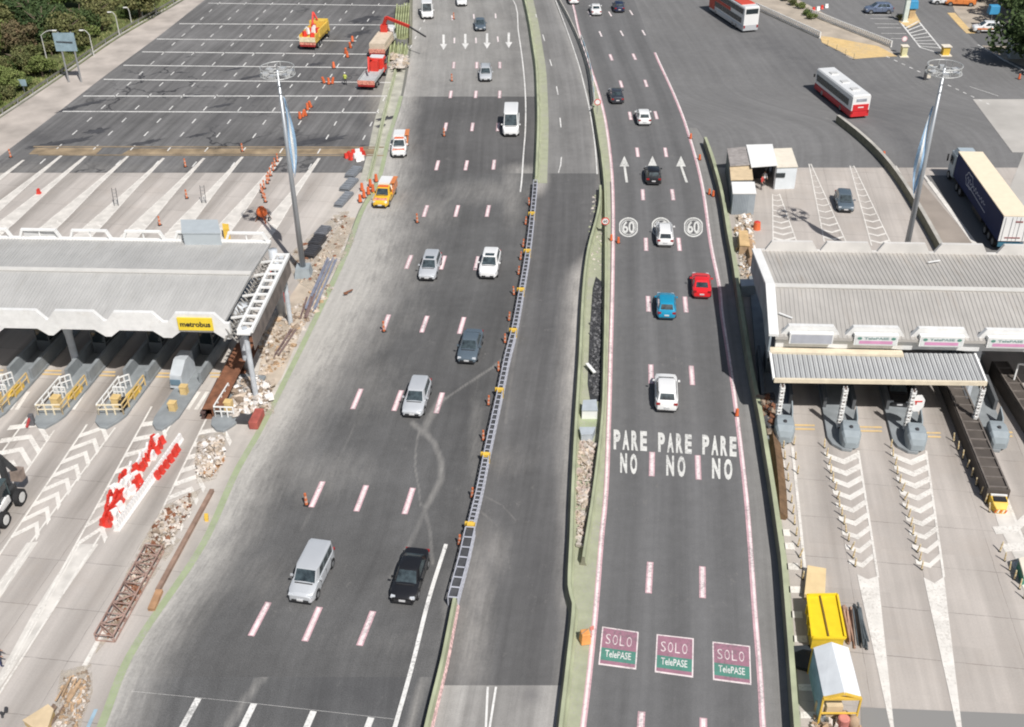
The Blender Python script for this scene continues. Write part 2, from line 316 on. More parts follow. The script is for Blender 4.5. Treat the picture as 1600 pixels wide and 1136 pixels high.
strip('carriageway_middle',CH,G2L,271,1071,asphalt('asphalt_middle',(.122,.12,.119),dust=(.48,.455,.42),lanes=1,wear=-.06,blotch=.18,streak=.16,phase=.5),.008,nx=60,ny=300,lanes=1,
  dust=[(842,283,14,20,.9),(896,720,18,60,.5),(800,720,50,40,.2),(770,860,34,50,.34),(745,930,30,100,.45),(735,1000,36,110,.45)],edger=[(271,8,.3),(390,8,.4),(430,24,1.1),(600,26,1.1),(700,24,.9),(800,20,.6),(1000,20,.45),(1300,20,.4)],
  tracks=[([(752,800),(775,820),(790,850),(797,890)],2,.25),([(757,775),(785,790),(805,812)],2,.25),([(830,300),(822,420),(806,540),(790,660)],4,.2)],dark=[(860,360,28,80,.4),(855,480,30,80,.35),(840,900,32,120,.3)])
strip('carriageway_middle_near',CH,G2L,1071,1300,asphalt('asphalt_middle_near',(.30,.29,.275),dust=(.5,.48,.44),lanes=1,wear=-.15,blotch=.2,phase=.5),.008,nx=24,ny=40,lanes=1,dark=[(830,1085,14,12,.8)])
strip('carriageway_right',off(G2L,2),off(RB,4)[:1]+off(RB,4)[1:],200,1300,asphalt('asphalt_right',(.128,.127,.126),lanes=0,blotch=.1,streak=.12),.006,nx=20,ny=120,dust=[])
strip('carriageway_travel_lanes',LNL,LNR,-150,1300,asphalt('asphalt_travel',(.138,.137,.137),lanes=1,wear=.10,blotch=.07,streak=.1,phase=.0),.018,nx=30,ny=150,lanes=3,dark=[(1030,350,200,100,.06)])
strip('road_verge_band',LNR,off(RB,3),200,1300,asphalt('asphalt_shoulder',(.22,.215,.205),blotch=.1),.012,nx=6,ny=90,dust=[(1235,1100,20,90,.4)])
strip('path_median',[(615,70),(607,105),(596,150),(585,190),(575,235),(562,284)],[(640,70),(634,105),(626,150),(612,190),(603,235),(590,284)],72,282,mat('median_pale',(.40,.39,.33),.9,var=.25,vs=.6),.0135,nx=4,ny=20)
# wide junction on the far side
strip('road_junction',[(800,-150),(866,0),(885,50),(904,100),(930,150),(1060,200),(1060,278)],[(2300,-150),(2300,278)],-150,274,
  asphalt('asphalt_junction',(.172,.17,.168),blotch=.09,streak=.1),.003,nx=60,ny=90,dark=[(1280,165,60,22,.1),(1190,70,70,18,.45),(1260,105,60,20,.4),(1400,180,60,26,.5),(1450,250,50,30,.5),(1360,140,50,20,.4),(1120,60,60,20,.15)],dtracks=[([(1130,20),(1230,80),(1300,120),(1390,190),(1450,262)],20,.55),([(1040,60),(1120,120),(1180,190)],14,.18),([(1190,60),(1290,100),(1400,160),(1520,240)],10,.3)],dust=[(1520,60,200,60,.1)])
def pq(mb,pts,z,mi=0): mb.poly([g(x,y,z) for x,y in pts],mi)
b=MB(); pq(b,[(1520,155),(1605,155),(1800,155),(1800,240),(1582,238)],.03)
pq(b,[(1600,238),(1700,330),(1760,460),(1640,460),(1575,300)],.03)
struct(b.build('pavement_slab',mat('slab_concrete',(.42,.40,.37),.9,var=.15,vs=.2)))
b=MB(); pq(b,[(1345,1105),(1900,1128),(1900,1400),(1352,1400)],.022)
pq(b,[(1242,1136),(1346,1136),(1352,1400),(1250,1400)],.022)
struct(b.build('road_patch',asphalt('asphalt_patch',(.24,.235,.225))))
b=MB(); pq(b,[(1400,284),(1440,284),(1530,390),(1560,470),(1500,470),(1462,390)],.018)
struct(b.build('road_side_lane',mat('lane_brown',(.30,.26,.225),.9,var=.15,vs=.3)))
b=MB(); pq(b,[(1440,274),(1500,274),(1570,395),(1530,395)],.02)
struct(b.build('road_truck_lane',asphalt('asphalt_truck',(.17,.165,.16))))
# right upper pavements
b=MB(); pq(b,[(1120,-60),(1230,-10),(1290,22),(1392,66),(1388,73),(1400,88),(1330,92),(1280,58),(1180,10),(1090,-60)],.02)
pq(b,[(1492,18),(1516,48),(1532,70),(1560,88),(1620,112),(1640,60),(1640,-40),(1470,-40)],.02)
struct(b.build('pavement_far',mat('pavement_tan',(.40,.345,.28),.9,var=.2,vs=.4)))
b=MB(); pq(b,[(1506,45),(1640,45),(1640,74),(1532,71)],.026)
struct(b.build('road_bay',asphalt('asphalt_bay',(.12,.12,.12))))
b=MB(); pq(b,[(-260,300),(0,184),(105,114),(185,59),(288,-1),(512,-150),(-1500,-150),(-1500,300)],.0)
struct(b.build('verge_ground',M_grass))
# ================================================================ PAINT
Wt=paintmat('paint_white',(.74,.73,.70),wear=.62); Pk=paintmat('paint_pink',(.60,.38,.41),wear=.55); Pw=paintmat('paint_pale',(.78,.69,.68),wear=.55)
Wk=mat('paint_worn',(.60,.57,.525),.85,var=.16,vs=.9); Yl=paintmat('paint_yellow',(.66,.47,.22),under=(.4,.36,.3),wear=.7); Gp=paintmat('paint_green',(.33,.38,.235),under=(.36,.345,.31),wear=.8); Wf=paintmat('paint_faded',(.72,.69,.64),under=(.44,.41,.37),wear=.75)
Br=mat('paint_ochre',(.27,.205,.13),.85,var=.45,vs=.5)
def ribbon(mb,curve,y0,y1,wd,z,mi=0,dx=0,n=None):
    n=n or max(2,int((y1-y0)/12)); P=[g(cr(curve,y0+(y1-y0)*i/n)+dx,y0+(y1-y0)*i/n,z) for i in range(n+1)]
    flat(mb,P,wd,mi)
def flat(mb,P,wd,mi=0):
    V=[]
    for i,p in enumerate(P):
        d=(P[min(i+1,len(P)-1)]-P[max(i-1,0)]).normalized(); nx=Vector((d.y,-d.x,0))
        w_=wd[i] if isinstance(wd,(list,tuple)) else wd
        V+=[p-nx*w_/2,p+nx*w_/2]
    mb._a(V,[(2*i,2*i+1,2*i+3,2*i+2) for i in range(len(P)-1)],mi)
# green painted kerb line
b=MB(); ribbon(b,[(( a[0]+c[0])/2,a[1]) for a,c in zip(GRN,LRE)],150,1300,.5,.03)
struct(b.build('path_green_edge',Gp))
# lane lines
LA=[[(706,24),(710,59),(709.5,97),(705,142),(697.5,192),(685,251),(667.5,321),(642.5,399),(607.5,492),(564,608),(504,753),(419,942),(300,1170)],
    [(740,22),(743.5,59),(745,97),(744,142),(739,192),(730,251),(716,321),(695,400),(667.5,494),(627,610.5),(572,759),(499,949.5),(398,1180)],
    [(774,21),(777.5,57),(781,97),(781,142),(779,192),(772.5,250),(764,321),(747.5,401),(725,496),(691,614),(645,763),(582.5,956),(490,1190)]]
RA=[[(900,-12),(919,18),(936.5,49),(953,85),(969,126),(983.5,175),(995,231),(1004,296),(1009,372),(1012.5,463),(1017,570),(1019,707),(1016,879),(1002.5,1113),(985,1400)],
    [(930,-12),(951,18),(969.5,48),(989,84),(1007.5,125),(1023.5,174),(1039,231),(1050,296),(1060,372),(1070,464),(1080,572),(1090,712),(1097.5,886),(1099,1123),(1100,1400)],
    [(960,-12),(984,16),(1003.5,47),(1023,82)]]
b=MB()
for C in LA+RA:
    for i in range(len(C)-1):
        p=g(*C[i],.034); q=g(*C[i+1],.034); d=(q-p).normalized()
        far=C[i][1]<60
        e=p+d*(2.75)
        if not far: flat(b,[p-d*.06,e+d*.06],.42,0); p=p.copy(); p.z=e.z=.04; flat(b,[p,e],.23,1)
        else: flat(b,[p,e],.24,1)
struct(b.build('lane_marking_dashes',[Pk,Pw]))
b=MB()
for x,y in ((310,1091),(397,1099),(490,1111),(580,1121)):
    p=g(x,y,.034); flat(b,[p,p-Vector((.205,.979,0))*3.4],.38)
LW=[(690,-150),(802,0),(810,50),(817,100),(821,150),(821,200),(818,240),(815,284),(813,300)]
ribbon(b,LW,-150,300,.16,.034)
ribbon(b,[(697,850),(670,936),(644,1040),(617,1136),(570,1300)],850,1300,.26,.034)
for y,x0,x1,y1 in ((5,325,640,9),(37,280,615,39),(61,245,557,64),(81,222,605,85),(102,193,605,106),(124,162,615,129),(150,130,607,150),(174,98,592,176),(-22,360,640,-18),(-52,400,640,-50)):
    flat(b,[g(x0,y,.034),g(x1,y1,.034)],.3)
flat(b,[g(205,1080,.034),g(370,1096,.034),g(620,1124,.034)],.015)
# dashes of the old apron
A=g(211,171,.034); Bq=g(369,19,.034); dd=(Bq-A).normalized(); per=(Bq-A).length/10.
for k in range(-1,10):
    if k in (8,): continue
    o=A+LX*k*4.6*1.0
    for i in range(-4,15):
        p=o+dd*per*i*1.0
        b_=p+dd*1.5
        # keep on asphalt
        rel=p-g(128,148); 
        if p.y>118+0 and p.x< -13.5-(p.y-118)*.0+ (p.y-118)*.02 and (p-g(0,244)).cross(g(320,0)-g(0,244)).z>3: flat(b,[p,b_],.16)
# middle road
for a,c in (((826+0,30),(828,33)),((837,22),(838.5,27)),((848,54),(851,64)),((859,93),(862,103)),((869.5,135),(872,148)),((875,184),(876.5,199))): flat(b,[g(*a,.034),g(*c,.034)],.15)
pq(b,[(876.5,245),(878,245),(877,258),(873,270),(872,270),(875,258)],.034); 
ribbon(b,[(870,0),(889,50),(906,100),(915,135),(924,175),(932,230),(935,272)],0,272,.14,.034,dx=-2)
flat(b,[g(762,1073,.034),g(759,1140,.034)],.13); flat(b,[g(775,1073,.034),g(764.5,1140,.034)],.13)
# arrows toward the camera (left carriageway)
for x,y0,y1 in ((693,54,78),(727,53,77),(761,52,76),(795,51,75)):
    dx=(x-745)*-.004
    pq(b,[(x-1.8,y0),(x+1.8,y0),(x+1.8+dx,y1-9),(x-1.8+dx,y1-9)],.034); pq(b,[(x-5.5,y1-9.2),(x+5.5,y1-9.2),(x,y1)],.036)
struct(b.build('lane_marking_white',Wt))
# travel-lane edge lines
b=MB(); ribbon(b,LNL,-150,1300,.34,.036,0); ribbon(b,LNL,-150,1300,.16,.042,1,dx=-.5)
ribbon(b,LNR,82,1300,.34,.036,0); ribbon(b,LNR,82,1300,.16,.042,1,dx=1.2)
struct(b.build('lane_marking_edges',[Pk,Pw]))
# arrows, speed roundels, words
Ws=paintmat('paint_word',(.66,.655,.62),wear=.62)
b=MB()
for x,x2 in ((975.5,979.5),(1019.5,1021.5),(1064,1073)):
    pq(b,[(x-7.5,260),(x+7.5,260),(x,243.5)],.036); pq(b,[(x-1.6+.3,260),(x+1.9+.3,260),(x2+2,285),(x2-2,285)],.038)
for x,y in ((982,355),(1033,355),(1083.5,355)):
    for r0_,r1_ in ((15.5,13.3),(11.9,10.8)):
        for i in range(32):
            a0,a1=[2*math.pi*(i+j)/32 for j in (0,1)]
            def R_(a,r): return (x+r*max(-.94,min(.94,math.cos(a)*1.03)),y+r*math.sin(a))
            pq(b,[R_(a0,r0_),R_(a1,r0_),R_(a1,r1_),R_(a0,r1_)],.036)
    text_mb(b,'60',[g(x-9.5,y+9,.038),g(x+9.5,y+9.5,.038),g(x+9.5,y-9.5,.038),g(x-9.5,y-9.5,.038)],bold=.02)
for (x0,y0,x1,y1,hh) in ((957.5,671,1013,674,31),(1027,675.5,1083,679,30.5),(1096,679,1153,683,31)):
    n=4; 
    for i,chh in enumerate('PARE'):
        wch=(x1-x0)/4; xa=x0+i*wch+wch*.09; xb=xa+wch*.76; ya=y0+(y1-y0)*i/4
        text_mb(b,chh,[g(xa,ya+hh,.036),g(xb,ya+hh+.8,.036),g(xb,ya+.8,.036),g(xa,ya,.036)],bold=.05)
for (x0,y0,x1,hh) in ((969,707.5,996,31),(1041,711,1071.5,32),(1112.5,715.5,1145,32)):
    for i,chh in enumerate('NO'):
        xa=x0+i*(x1-x0)*.58; xb=xa+(x1-x0)*.40
        text_mb(b,chh,[g(xa,y0+hh+i*2,.036),g(xb,y0+hh+1+i*2,.036),g(xb,y0+1+i,.036),g(xa,y0+i,.036)],bold=.05)
struct(b.build('lane_marking_words',Ws))
Mv=paintmat('paint_mauve',(.34,.175,.225),wear=.62); Gn=paintmat('paint_teal',(.09,.25,.195),wear=.62)
b=MB()
for Q in (((941,979.5),(998,988),(994,1047),(935,1039)),((1026,991.5),(1084,998),(1083,1059.5),(1023,1051)),((1113,1003),(1172,1010),(1174,1071),(1114,1063))):
    W4=[g(*p,0) for p in Q]
    def at(u,v,z): return (W4[0]*(1-u)*(1-v)+W4[1]*u*(1-v)+W4[2]*u*v+W4[3]*(1-u)*v)+Vector((0,0,z))
    b.poly([at(0,0,.034),at(1,0,.034),at(1,1,.034),at(0,1,.034)],0)
    b.poly([at(.035,.03,.039),at(.965,.03,.039),at(.965,.55,.039),at(.035,.55,.039)],1)
    b.poly([at(.035,.55,.039),at(.965,.55,.039),at(.965,.87,.039),at(.035,.87,.039)],2)
    b.poly([at(.035,.87,.039),at(.965,.87,.039),at(.965,.96,.039),at(.035,.96,.039)],1)
    for i,chh in enumerate('SOLO'):
        u=.13+i*.19; text_mb(b,chh,[at(u,.44,.044),at(u+.13,.44,.044),at(u+.13,.18,.044),at(u,.18,.044)],0,bold=-.012)
    text_mb(b,'TelePASE',[at(.15,.78,.044),at(.84,.78,.044),at(.84,.60,.044),at(.15,.60,.044)],3,bold=.01)
struct(b.build('lane_marking_panels',[Pw,Mv,Gn,Wt]))
# plaza markings
b=MB(); Y=MB(); WK=MB()
def P2(mb,pts,mi=0,z=.03): pq(mb,pts,z,mi)
_lz=[0]
def lin(mb,a,c,wd,z=.03,mi=0):
    _lz[0]=(_lz[0]+1)%7; z+=_lz[0]*.0011; flat(mb,[g(*a,z),g(*c,z)],wd,mi)
# right plaza: chevron fields below the cushions, pointing to the camera
def chev(mb,lt,lb,rt,rb,n,th=.66,drop=.35,z=.034,skip=()):
    A_,B_,C_,D_=g(*lt,z),g(*lb,z),g(*rt,z),g(*rb,z)
    for i in range(n):
        if i in skip: continue
        t=(i+.1)/n; L=A_.lerp(B_,t); R_=C_.lerp(D_,t); dn=(B_-A_).normalized()
        mid=(L+R_)/2+dn*(R_-L).length*drop
        dv=dn*th*(R_-L).length/2.6
        mb._a([L,mid,R_,R_+dv,mid+dv,L+dv],[(0,1,4,5),(1,2,3,4)])
chev(b,(1287,704),(1330,895),(1341,704),(1366,885),9); chev(b,(1391,704),(1435,895),(1447,706),(1471,885),9)
chev(b,(1549,820),(1640,1000),(1600,800),(1680,960),6,drop=.2)
lin(b,(1341,704),(1372,902),.16); lin(b,(1447,704),(1475,902),.16); lin(b,(1539,690),(1660,1000),.18); lin(b,(1238,698),(1262,930),.2)
P2(b,[(1339,897),(1356,905),(1372,900),(1397,1136),(1400,1170),(1394,1160),(1391,1136)]); P2(b,[(1443,902),(1460,911),(1475,901),(1503,1136),(1506,1170),(1500,1160)])
P2(WK,[(1548,782),(1580,790),(1600,840),(1640,930),(1600,900),(1560,820)],z=.026)
for x,y,wd in ((1213,690,14),(1219,725,13),(1222,800,15),(1226,832,15),(1232,853,17),(1237,885,19),(1241,921,20),(1243,960,20),(1248,998,24),(1258,1074,24),(1262,1117,26)):
    P2(b,[(x-wd/2,y-5),(x+wd/2,y-5),(x+wd/2+2,y+6),(x-wd/2+2,y+5)])
# fields behind the right canopy
for lt,lb,rt,rb,n in (((1207,303),(1208,378),(1218,303),(1245,378),9),((1264,256),(1288,378),(1267,256),(1322,378),13),((1328,259),(1362,384),(1334,259),(1394,384),13),((1394,259),(1412,300),(1400,259),(1424,300),4)):
    lin(b,lt,lb,.13); lin(b,rt,rb,.13); chev(b,lt,lb,rt,rb,n,th=.5,drop=.3)
lin(b,(1452,284),(1530,390),.5); lin(b,(1435,262),(1452,284),.3)
# left plaza: chevrons pointing away
def chevL(mb,lt,lb,rt,rb,n,apex=.60,th=.62,z=.034):
    A_,B_,C_,D_=g(*lt,z),g(*lb,z),g(*rt,z),g(*rb,z); up=(A_-B_).normalized()
    for i in range(n):
        t=(i+.75)/n; L=A_.lerp(B_,t); R_=C_.lerp(D_,max(0,t-.02)); mid=L.lerp(R_,apex)+up*1.35; dv=-up*th
        mb._a([L,mid,R_,R_+dv,mid+dv,L+dv],[(0,1,4,5),(1,2,3,4)])
chevL(b,(136,663),(20,838),(178,672),(55,846),8); chevL(b,(232,643),(120,852),(268,668),(162,850),8); chevL(b,(320,658),(225,852),(368,680),(270,852),9); chevL(b,(25,650),(-90,830),(85,672),(-35,840),8)
for a,c in (((136,663),(-40,925)),((180,668),(-10,926)),((237,635),(0,1066)),((272,655),(-5,1090)),((322,655),(130,1050)),((45,650),(-60,790)),((85,672),(-30,840))): lin(b,a,c,.15)
P2(WK,[(42,848),(60,846),(0,935),(-60,1020),(-80,1020)],z=.027); P2(WK,[(120,850),(154,850),(60,985),(0,1075),(-10,1070),(50,960)],z=.027); P2(b,[(168,985),(158,985),(128,1040),(133,1042)],z=.027)
# wedges behind the left canopy
for i,(tx,ty) in enumerate(((37,250),(96,243),(134,244),(200,244),(256,247),(319,247),(379,245),(440,246),(499,247))):
    p=g(tx,ty,.032); q=p-LD*29.; sxd=Vector((LD.y,-LD.x,0))
    flat(WK,[p,p.lerp(q,.33),p.lerp(q,.6),q],[.2,.8,1.7,2.0])
    up6=Vector((0,0,.005))
    for s_ in (-1,1): flat(b,[up6+p+sxd*s_*.1,up6+p.lerp(q,.33)+sxd*s_*.42,up6+p.lerp(q,.6)+sxd*s_*.85,up6+q+sxd*s_*1.0],.13)
    for k in range(9):
        c=p.lerp(q,.63+k*.038)+Vector((0,0,.006)); hw=.95+k*.04
        b._a([c-sxd*hw,c+LD*.7,c+sxd*hw,c+sxd*hw-LD*.35,c+LD*.35,c-sxd*hw-LD*.35],[(0,1,4,5),(1,2,3,4)])
# zebra bars
for cx in (277,320,-65,10+0,188,98):
    for k in range(4):
        x=cx-12+k*10; lin(b,(x+16,612-0),(x-2,640),.32)
for a,c in (((124,850),(8,1060)),((148,852),(4,1075)),((134,870),(20,1050)),((52,850),(-20,960))): lin(b,a,c,.1,.042)
b.build('plaza_marking',Wf)['kind']='structure'; WK.build('plaza_marking_worn',Wk)['kind']='structure'
for x0,x1,y in ((66,96,579),(154,180,581),(240,268,583),(328,352,583)):
    for dy in (0,5.5): lin(Y,(x0,y+dy),(x1,y+dy+.4),.22)
for x0,x1,y in ((1235,1273,664),(1336,1378,667),(1440,1470,676),(1545,1582,675),(-20,5,578)):
    for dy in (0,6): lin(Y,(x0,y+dy),(x1,y+dy+.6),.22)
P2(Y,[(1281,56),(1298,58),(1372,72),(1402,88),(1375,89),(1337,92),(1284,66)],z=.034)
P2(Y,[(1480,20),(1492,20),(1515,45),(1533,52),(1510,52),(1500,42)],z=.034)
P2(Y,[(1403,26),(1430,20),(1438,34),(1420,44),(1405,34)],z=.034)
Y.build('plaza_marking_yellow',Yl)['kind']='structure'
O=MB(); ribbon(O,[(0,0)],0,1,.1,.0) if 0 else None
lin(O,(52,229),(600,230),.35); lin(O,(60,242),(600,243),.3); P2(O,[(55,231),(160,231),(150,241),(45,241)]); P2(O,[(205,232),(590,232),(590,241),(190,241)],z=.028)
O.build('drain_line',Br)['kind']='structure'
# hatched island and parking bays on the far right
b=MB()
for a,c in (((1426,22),(1477,84)),((1408,36),(1438,74)),((1438,74),(1477,86))): lin(b,a,c,.25)
for i in range(9):
    t=(i+.5)/9; lin(b,(1410+(1438-1410)*t,38+(74-38)*t),(1428+(1472-1428)*t,26+(80-26)*t-2),.25)
for y,x0,x1 in ((23,1352,1392),(29,1360,1398),(37,1367,1404),(43,1371,1408),(52,1377,1416),(60,1392,1412)): lin(b,(x0,y),(x1,y+.5),.16)
for i in range(14):
    a=(1385+i*12,88+i*5.6); 
    if i in (6,): continue
    lin(b,a,(a[0]+5,a[1]+2.4),.2)
for i in range(6): lin(b,(1560+i*9,88+i*5),(1572+i*9,96+i*4.5),.4)
lin(b,(1528,70),(1560,88),.2); lin(b,(1515,135),(1560,150),.1)
struct(b.build('lane_marking_far',Wt))
# ================================================================ BARRIERS, WALLS
White=mat('white_metal',(.78,.78,.76),.5,var=.06,vs=.8); Grey=mat('grey_paint',(.235,.255,.265),.65,var=.16,vs=1.1); Dgrey=mat('dark_grey',(.05,.05,.055),.6,var=.2)
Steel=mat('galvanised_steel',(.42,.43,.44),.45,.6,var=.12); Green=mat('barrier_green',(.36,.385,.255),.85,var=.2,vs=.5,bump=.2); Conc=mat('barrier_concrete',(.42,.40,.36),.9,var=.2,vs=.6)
Olive=mat('barrier_shaded_olive',(.23,.225,.165),.9,var=.25,vs=.5); Rust=mat('rust_steel',(.20,.085,.045),.85,var=.35,vs=1.5); Yel=mat('safety_yellow',(.72,.47,.07),.55,var=.12); Orange=mat('cone_orange',(.70,.15,.05),.55,var=.1)  # olive puts the shade of the barrier sides into their colour
Red=mat('plastic_red',(.62,.045,.03),.5,var=.12); PWhite=mat('plastic_white',(.80,.78,.76),.5,var=.06); Black=mat('rubber_black',(.02,.02,.022),.7,var=.1); Glass=mat('dark_glass',(.02,.03,.035),.08,var=0,spec=.8)
Wood=mat('timber',(.42,.29,.18),.85,var=.35,vs=1.8); Sand=mat('sand_rubble',(.48,.40,.32),.95,var=.35,vs=1.2,bump=.4); Blue=mat('sign_blue',(.10,.30,.55),.5,var=.08); LBlue=mat('flag_blue',(.30,.46,.64),.7,var=.05)
YelP=mat('rail_yellow',(.62,.45,.20),.6,var=.15); Tan=mat('tan_panel',(.60,.47,.30),.8,var=.12); Cream=mat('cream',(.72,.66,.55),.7,var=.06)
JER=[(-.3,0),(-.3,.08),(-.17,.33),(-.1,.85),(.1,.85),(.17,.33),(.3,.08),(.3,0)]
def pts(curve,y0,y1,n,dx=0,z=0): return [g(cr(curve,y0+(y1-y0)*i/n)+dx,y0+(y1-y0)*i/n,z) for i in range(n+1)]
def wall(name,P,prof,mats,label,cat,mi=None,group=None,mi2=()):
    b=MB(); b.path(P,prof)
    if mi:
        # second material for the upper faces
        n=len(prof); 
        for k in range(len(P)-1):
            for i in range(n): b.m[k*n+i]=1 if i in mi else (2 if i in mi2 else 0)
    c=P[len(P)//2]; o=b.build(name,mats,local=(c.x,c.y,0)); return tag(o,label,cat,group)
GB=[(790,-150),(819,0),(827,37),(833,75),(838,110),(840,150),(841,200),(838,284)]
wall('concrete_barrier',pts(GB,-150,286,40),[(q[0]*1.2,q[1]) for q in JER],Green,'long green painted concrete barrier curving along the left side of the empty middle road','barrier')
b=MB(); ribbon(b,[(x+9,y) for x,y in GB],-150,286,1.15,.028); 
# green island between the walls
R2=[(800,-150),(872,0),(888,30),(908,75),(921,120),(927,172),(934,215),(941,262),(945,310),(946,420),(945,520),(944,560),(942,640),(938,690),(932,740),(924,800),(916,850),(911,884)]
for y in range(284,1300,16):
    y2=min(y+16,1300); a=g(cr(G2L,y)+3,y,.03); c=g(cr(LNL,y)-4,y,.03); d=g(cr(LNL,y2)-4,y2,.03); e=g(cr(G2L,y2)+3,y2,.03); b.poly([a,c,d,e])
for y in range(60,284,16): 
    y2=y+16; b.poly([g(cr(R2,y)+2,y,.03),g(cr(LNL,y)-2,y,.03),g(cr(LNL,y2)-2,y2,.03),g(cr(R2,y2)+2,y2,.03)])
ribbon(b,[(x+5,y) for x,y in RB],227,1300,.5,.03)
struct(b.build('path_green_paint',paintmat('paint_green_pale',(.35,.365,.26),under=(.34,.33,.29),wear=1.)))
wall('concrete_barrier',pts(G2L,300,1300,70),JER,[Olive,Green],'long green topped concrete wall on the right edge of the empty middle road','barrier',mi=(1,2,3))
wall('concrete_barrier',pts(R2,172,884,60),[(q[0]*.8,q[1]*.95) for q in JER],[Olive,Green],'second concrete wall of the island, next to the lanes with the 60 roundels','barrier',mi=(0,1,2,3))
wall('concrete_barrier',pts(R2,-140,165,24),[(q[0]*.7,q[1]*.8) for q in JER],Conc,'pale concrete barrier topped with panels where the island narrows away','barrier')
wall('concrete_barrier',pts(RB,227,1300,80),[(-.2,0),(-.16,1.05),(.16,1.05),(.2,0)],[Olive,Green],'tall wall with painted side shade and green top between travel lanes and right toll plaza','wall',mi=(0,1))  # left side coloured dark for its shade, green on top and right
GL=[(709,948),(699,1000),(690,1045),(668,1136),(632,1300)]
wall('concrete_barrier',pts(GL,948,1300,24,dx=2),JER,[Black,Green,mat('candy_side',(.62,.42,.40),.7,var=.5,vs=6)],'green barrier with a speckled red and white flank','barrier',mi=(2,3,4),mi2=(0,1))
# curved wall of the truck lane
TW=[(1308,191),(1340,216),(1372,246),(1400,280),(1432,330),(1468,394),(1500,455)]
wall('concrete_wall',pts(TW,191,455,24),[(-.25,0),(-.2,.95),(.2,.95),(.25,0)],[mat('wall_shaded_olive',(.20,.19,.135),.9,var=.2),Conc],'curved low wall with a pale coping beside the truck lane','wall',mi=(1,))  # concrete sides coloured olive for their shade, top kept pale
# blue and white hoarding on the island
for i in range(11):
    y=68+i*9.2; a=g(cr(R2,y)+2,y,0); c=g(cr(R2,y+8.6)+2,y+8.6,0); b=MB(); mid=(a+c)/2
    t=thing('hoarding_panel',('pale blue' if i%2 else 'white')+' hoarding panel in the row on the island, %s'%('toward the far end' if i<4 else 'mid row' if i<8 else 'toward the near end'),'panel',mid,0,'hoarding panels along the island')
    a-=mid; c-=mid
    b.bar(a+Vector((0,0,1.1)),c+Vector((0,0,1.1)),.06,.55); b.build('panel',mat('panel_blue',(.36,.52,.62),.6,var=.1) if i%2 else White,t)
    b=MB(); b.bar(a,a+Vector((0,0,1.3)),.08); b.build('post',Steel,t)
# steel lattice barrier sections
def lattice(y0,y1,wd,nb,label):
    P=pts(CH,y0,y1,8,z=0); c=P[0].copy(); t=thing('steel_barrier',label,'barrier',c,0,'steel lattice barrier sections')
    P=[p-c for p in P]; L=MB(); K=MB(); X=MB()
    for i in range(8):
        for s in (-1,1):
            d=(P[i+1]-P[i]).normalized(); nx=Vector((d.y,-d.x,0))*s*wd/2
            for z in (.82,.45,.12): L.bar(P[i]+nx+Vector((0,0,z)),P[i+1]+nx+Vector((0,0,z)),.07,.09)
        K.path([P[i],P[i+1]],[(-wd/2+.05,.04),(-wd/2+.05,.7),(wd/2-.05,.7),(wd/2-.05,.04)])
    for k in range(nb+1):
        f=k/nb*8; i=min(7,int(f)); p=P[i].lerp(P[i+1],f-i); d=(P[i+1]-P[i]).normalized(); nx=Vector((d.y,-d.x,0))*wd/2
        X.bar(p-nx+Vector((0,0,.84)),p+nx+Vector((0,0,.84)),.09,.05); X.bar(p+nx,p+nx+Vector((0,0,.84)),.07); X.bar(p-nx,p-nx+Vector((0,0,.84)),.07)
    o_=len(L.v); L.v+=X.v; L.f+=[tuple(i+o_ for i in f) for f in X.f]; L.m+=X.m; L.build('lattice_frame',mat('rail_grey',(.46,.47,.52),.55,.1,var=.12),t); K.build('infill',mat('infill_black',(.06,.062,.068),.8,var=.3),t)
    if y1<900:
        Y_=MB(); d=(P[-1]-P[-2]).normalized(); Y_.box(tuple(P[-1]+Vector((0,0,.5))),(wd+.1,.32,.85),-math.atan2(d.x,d.y)); Y_.box(tuple(P[-1]-d*.3+Vector((-.1,0,.62))),(wd+.3,.2,.3),-math.atan2(d.x,d.y)); Y_.build('yellow_joint',Yel,t)
for y0,y1,nb,l in ((292,344,5,'farthest'),(344,403,5,'second farthest'),(403,464,6,'third farthest'),(464,528,6,'section beside the dark sedan and'),(528,622,7,'section level with the silver wagon,'),(622,724,7,'section below the silver wagon'),(724,834,9,'section above the wide ladder section')):
    lattice(y0,y1,.4,nb*2-1,l+' grey steel lattice barrier with a yellow joint')
lattice(838,948,.62,7,'wide ladder topped grey steel barrier nearest the camera, black cells')
# guard rail on the left shoulder
GR=[(530,-160),(286,-2),(183,58),(103,113),(-3,184),(-240,330)]
t=thing('guard_rail','long dark guard rail between the pale shoulder and the trees','guard rail',g(103,113,0)); o_=t.location.copy()
P=[p-o_ for p in pts(GR,-150,320,60)]
b=MB()
for i in range(60): b.bar(P[i]+Vector((0,0,.68)),P[i+1]+Vector((0,0,.68)),.06,.3)
b.build('rail',mat('rail_dull',(.20,.20,.17),.7,.2,var=.3,vs=.7),t)
for i in range(0,61,2): b=MB(); b.box((P[i].x,P[i].y,.4),(.14,.14,.8)); b.build('post',Steel,t)
b=MB(); b.path(P,[(-.15,0),(-.15,.14),(.15,.14),(.15,0)]); b.build('kerb',Conc,t)
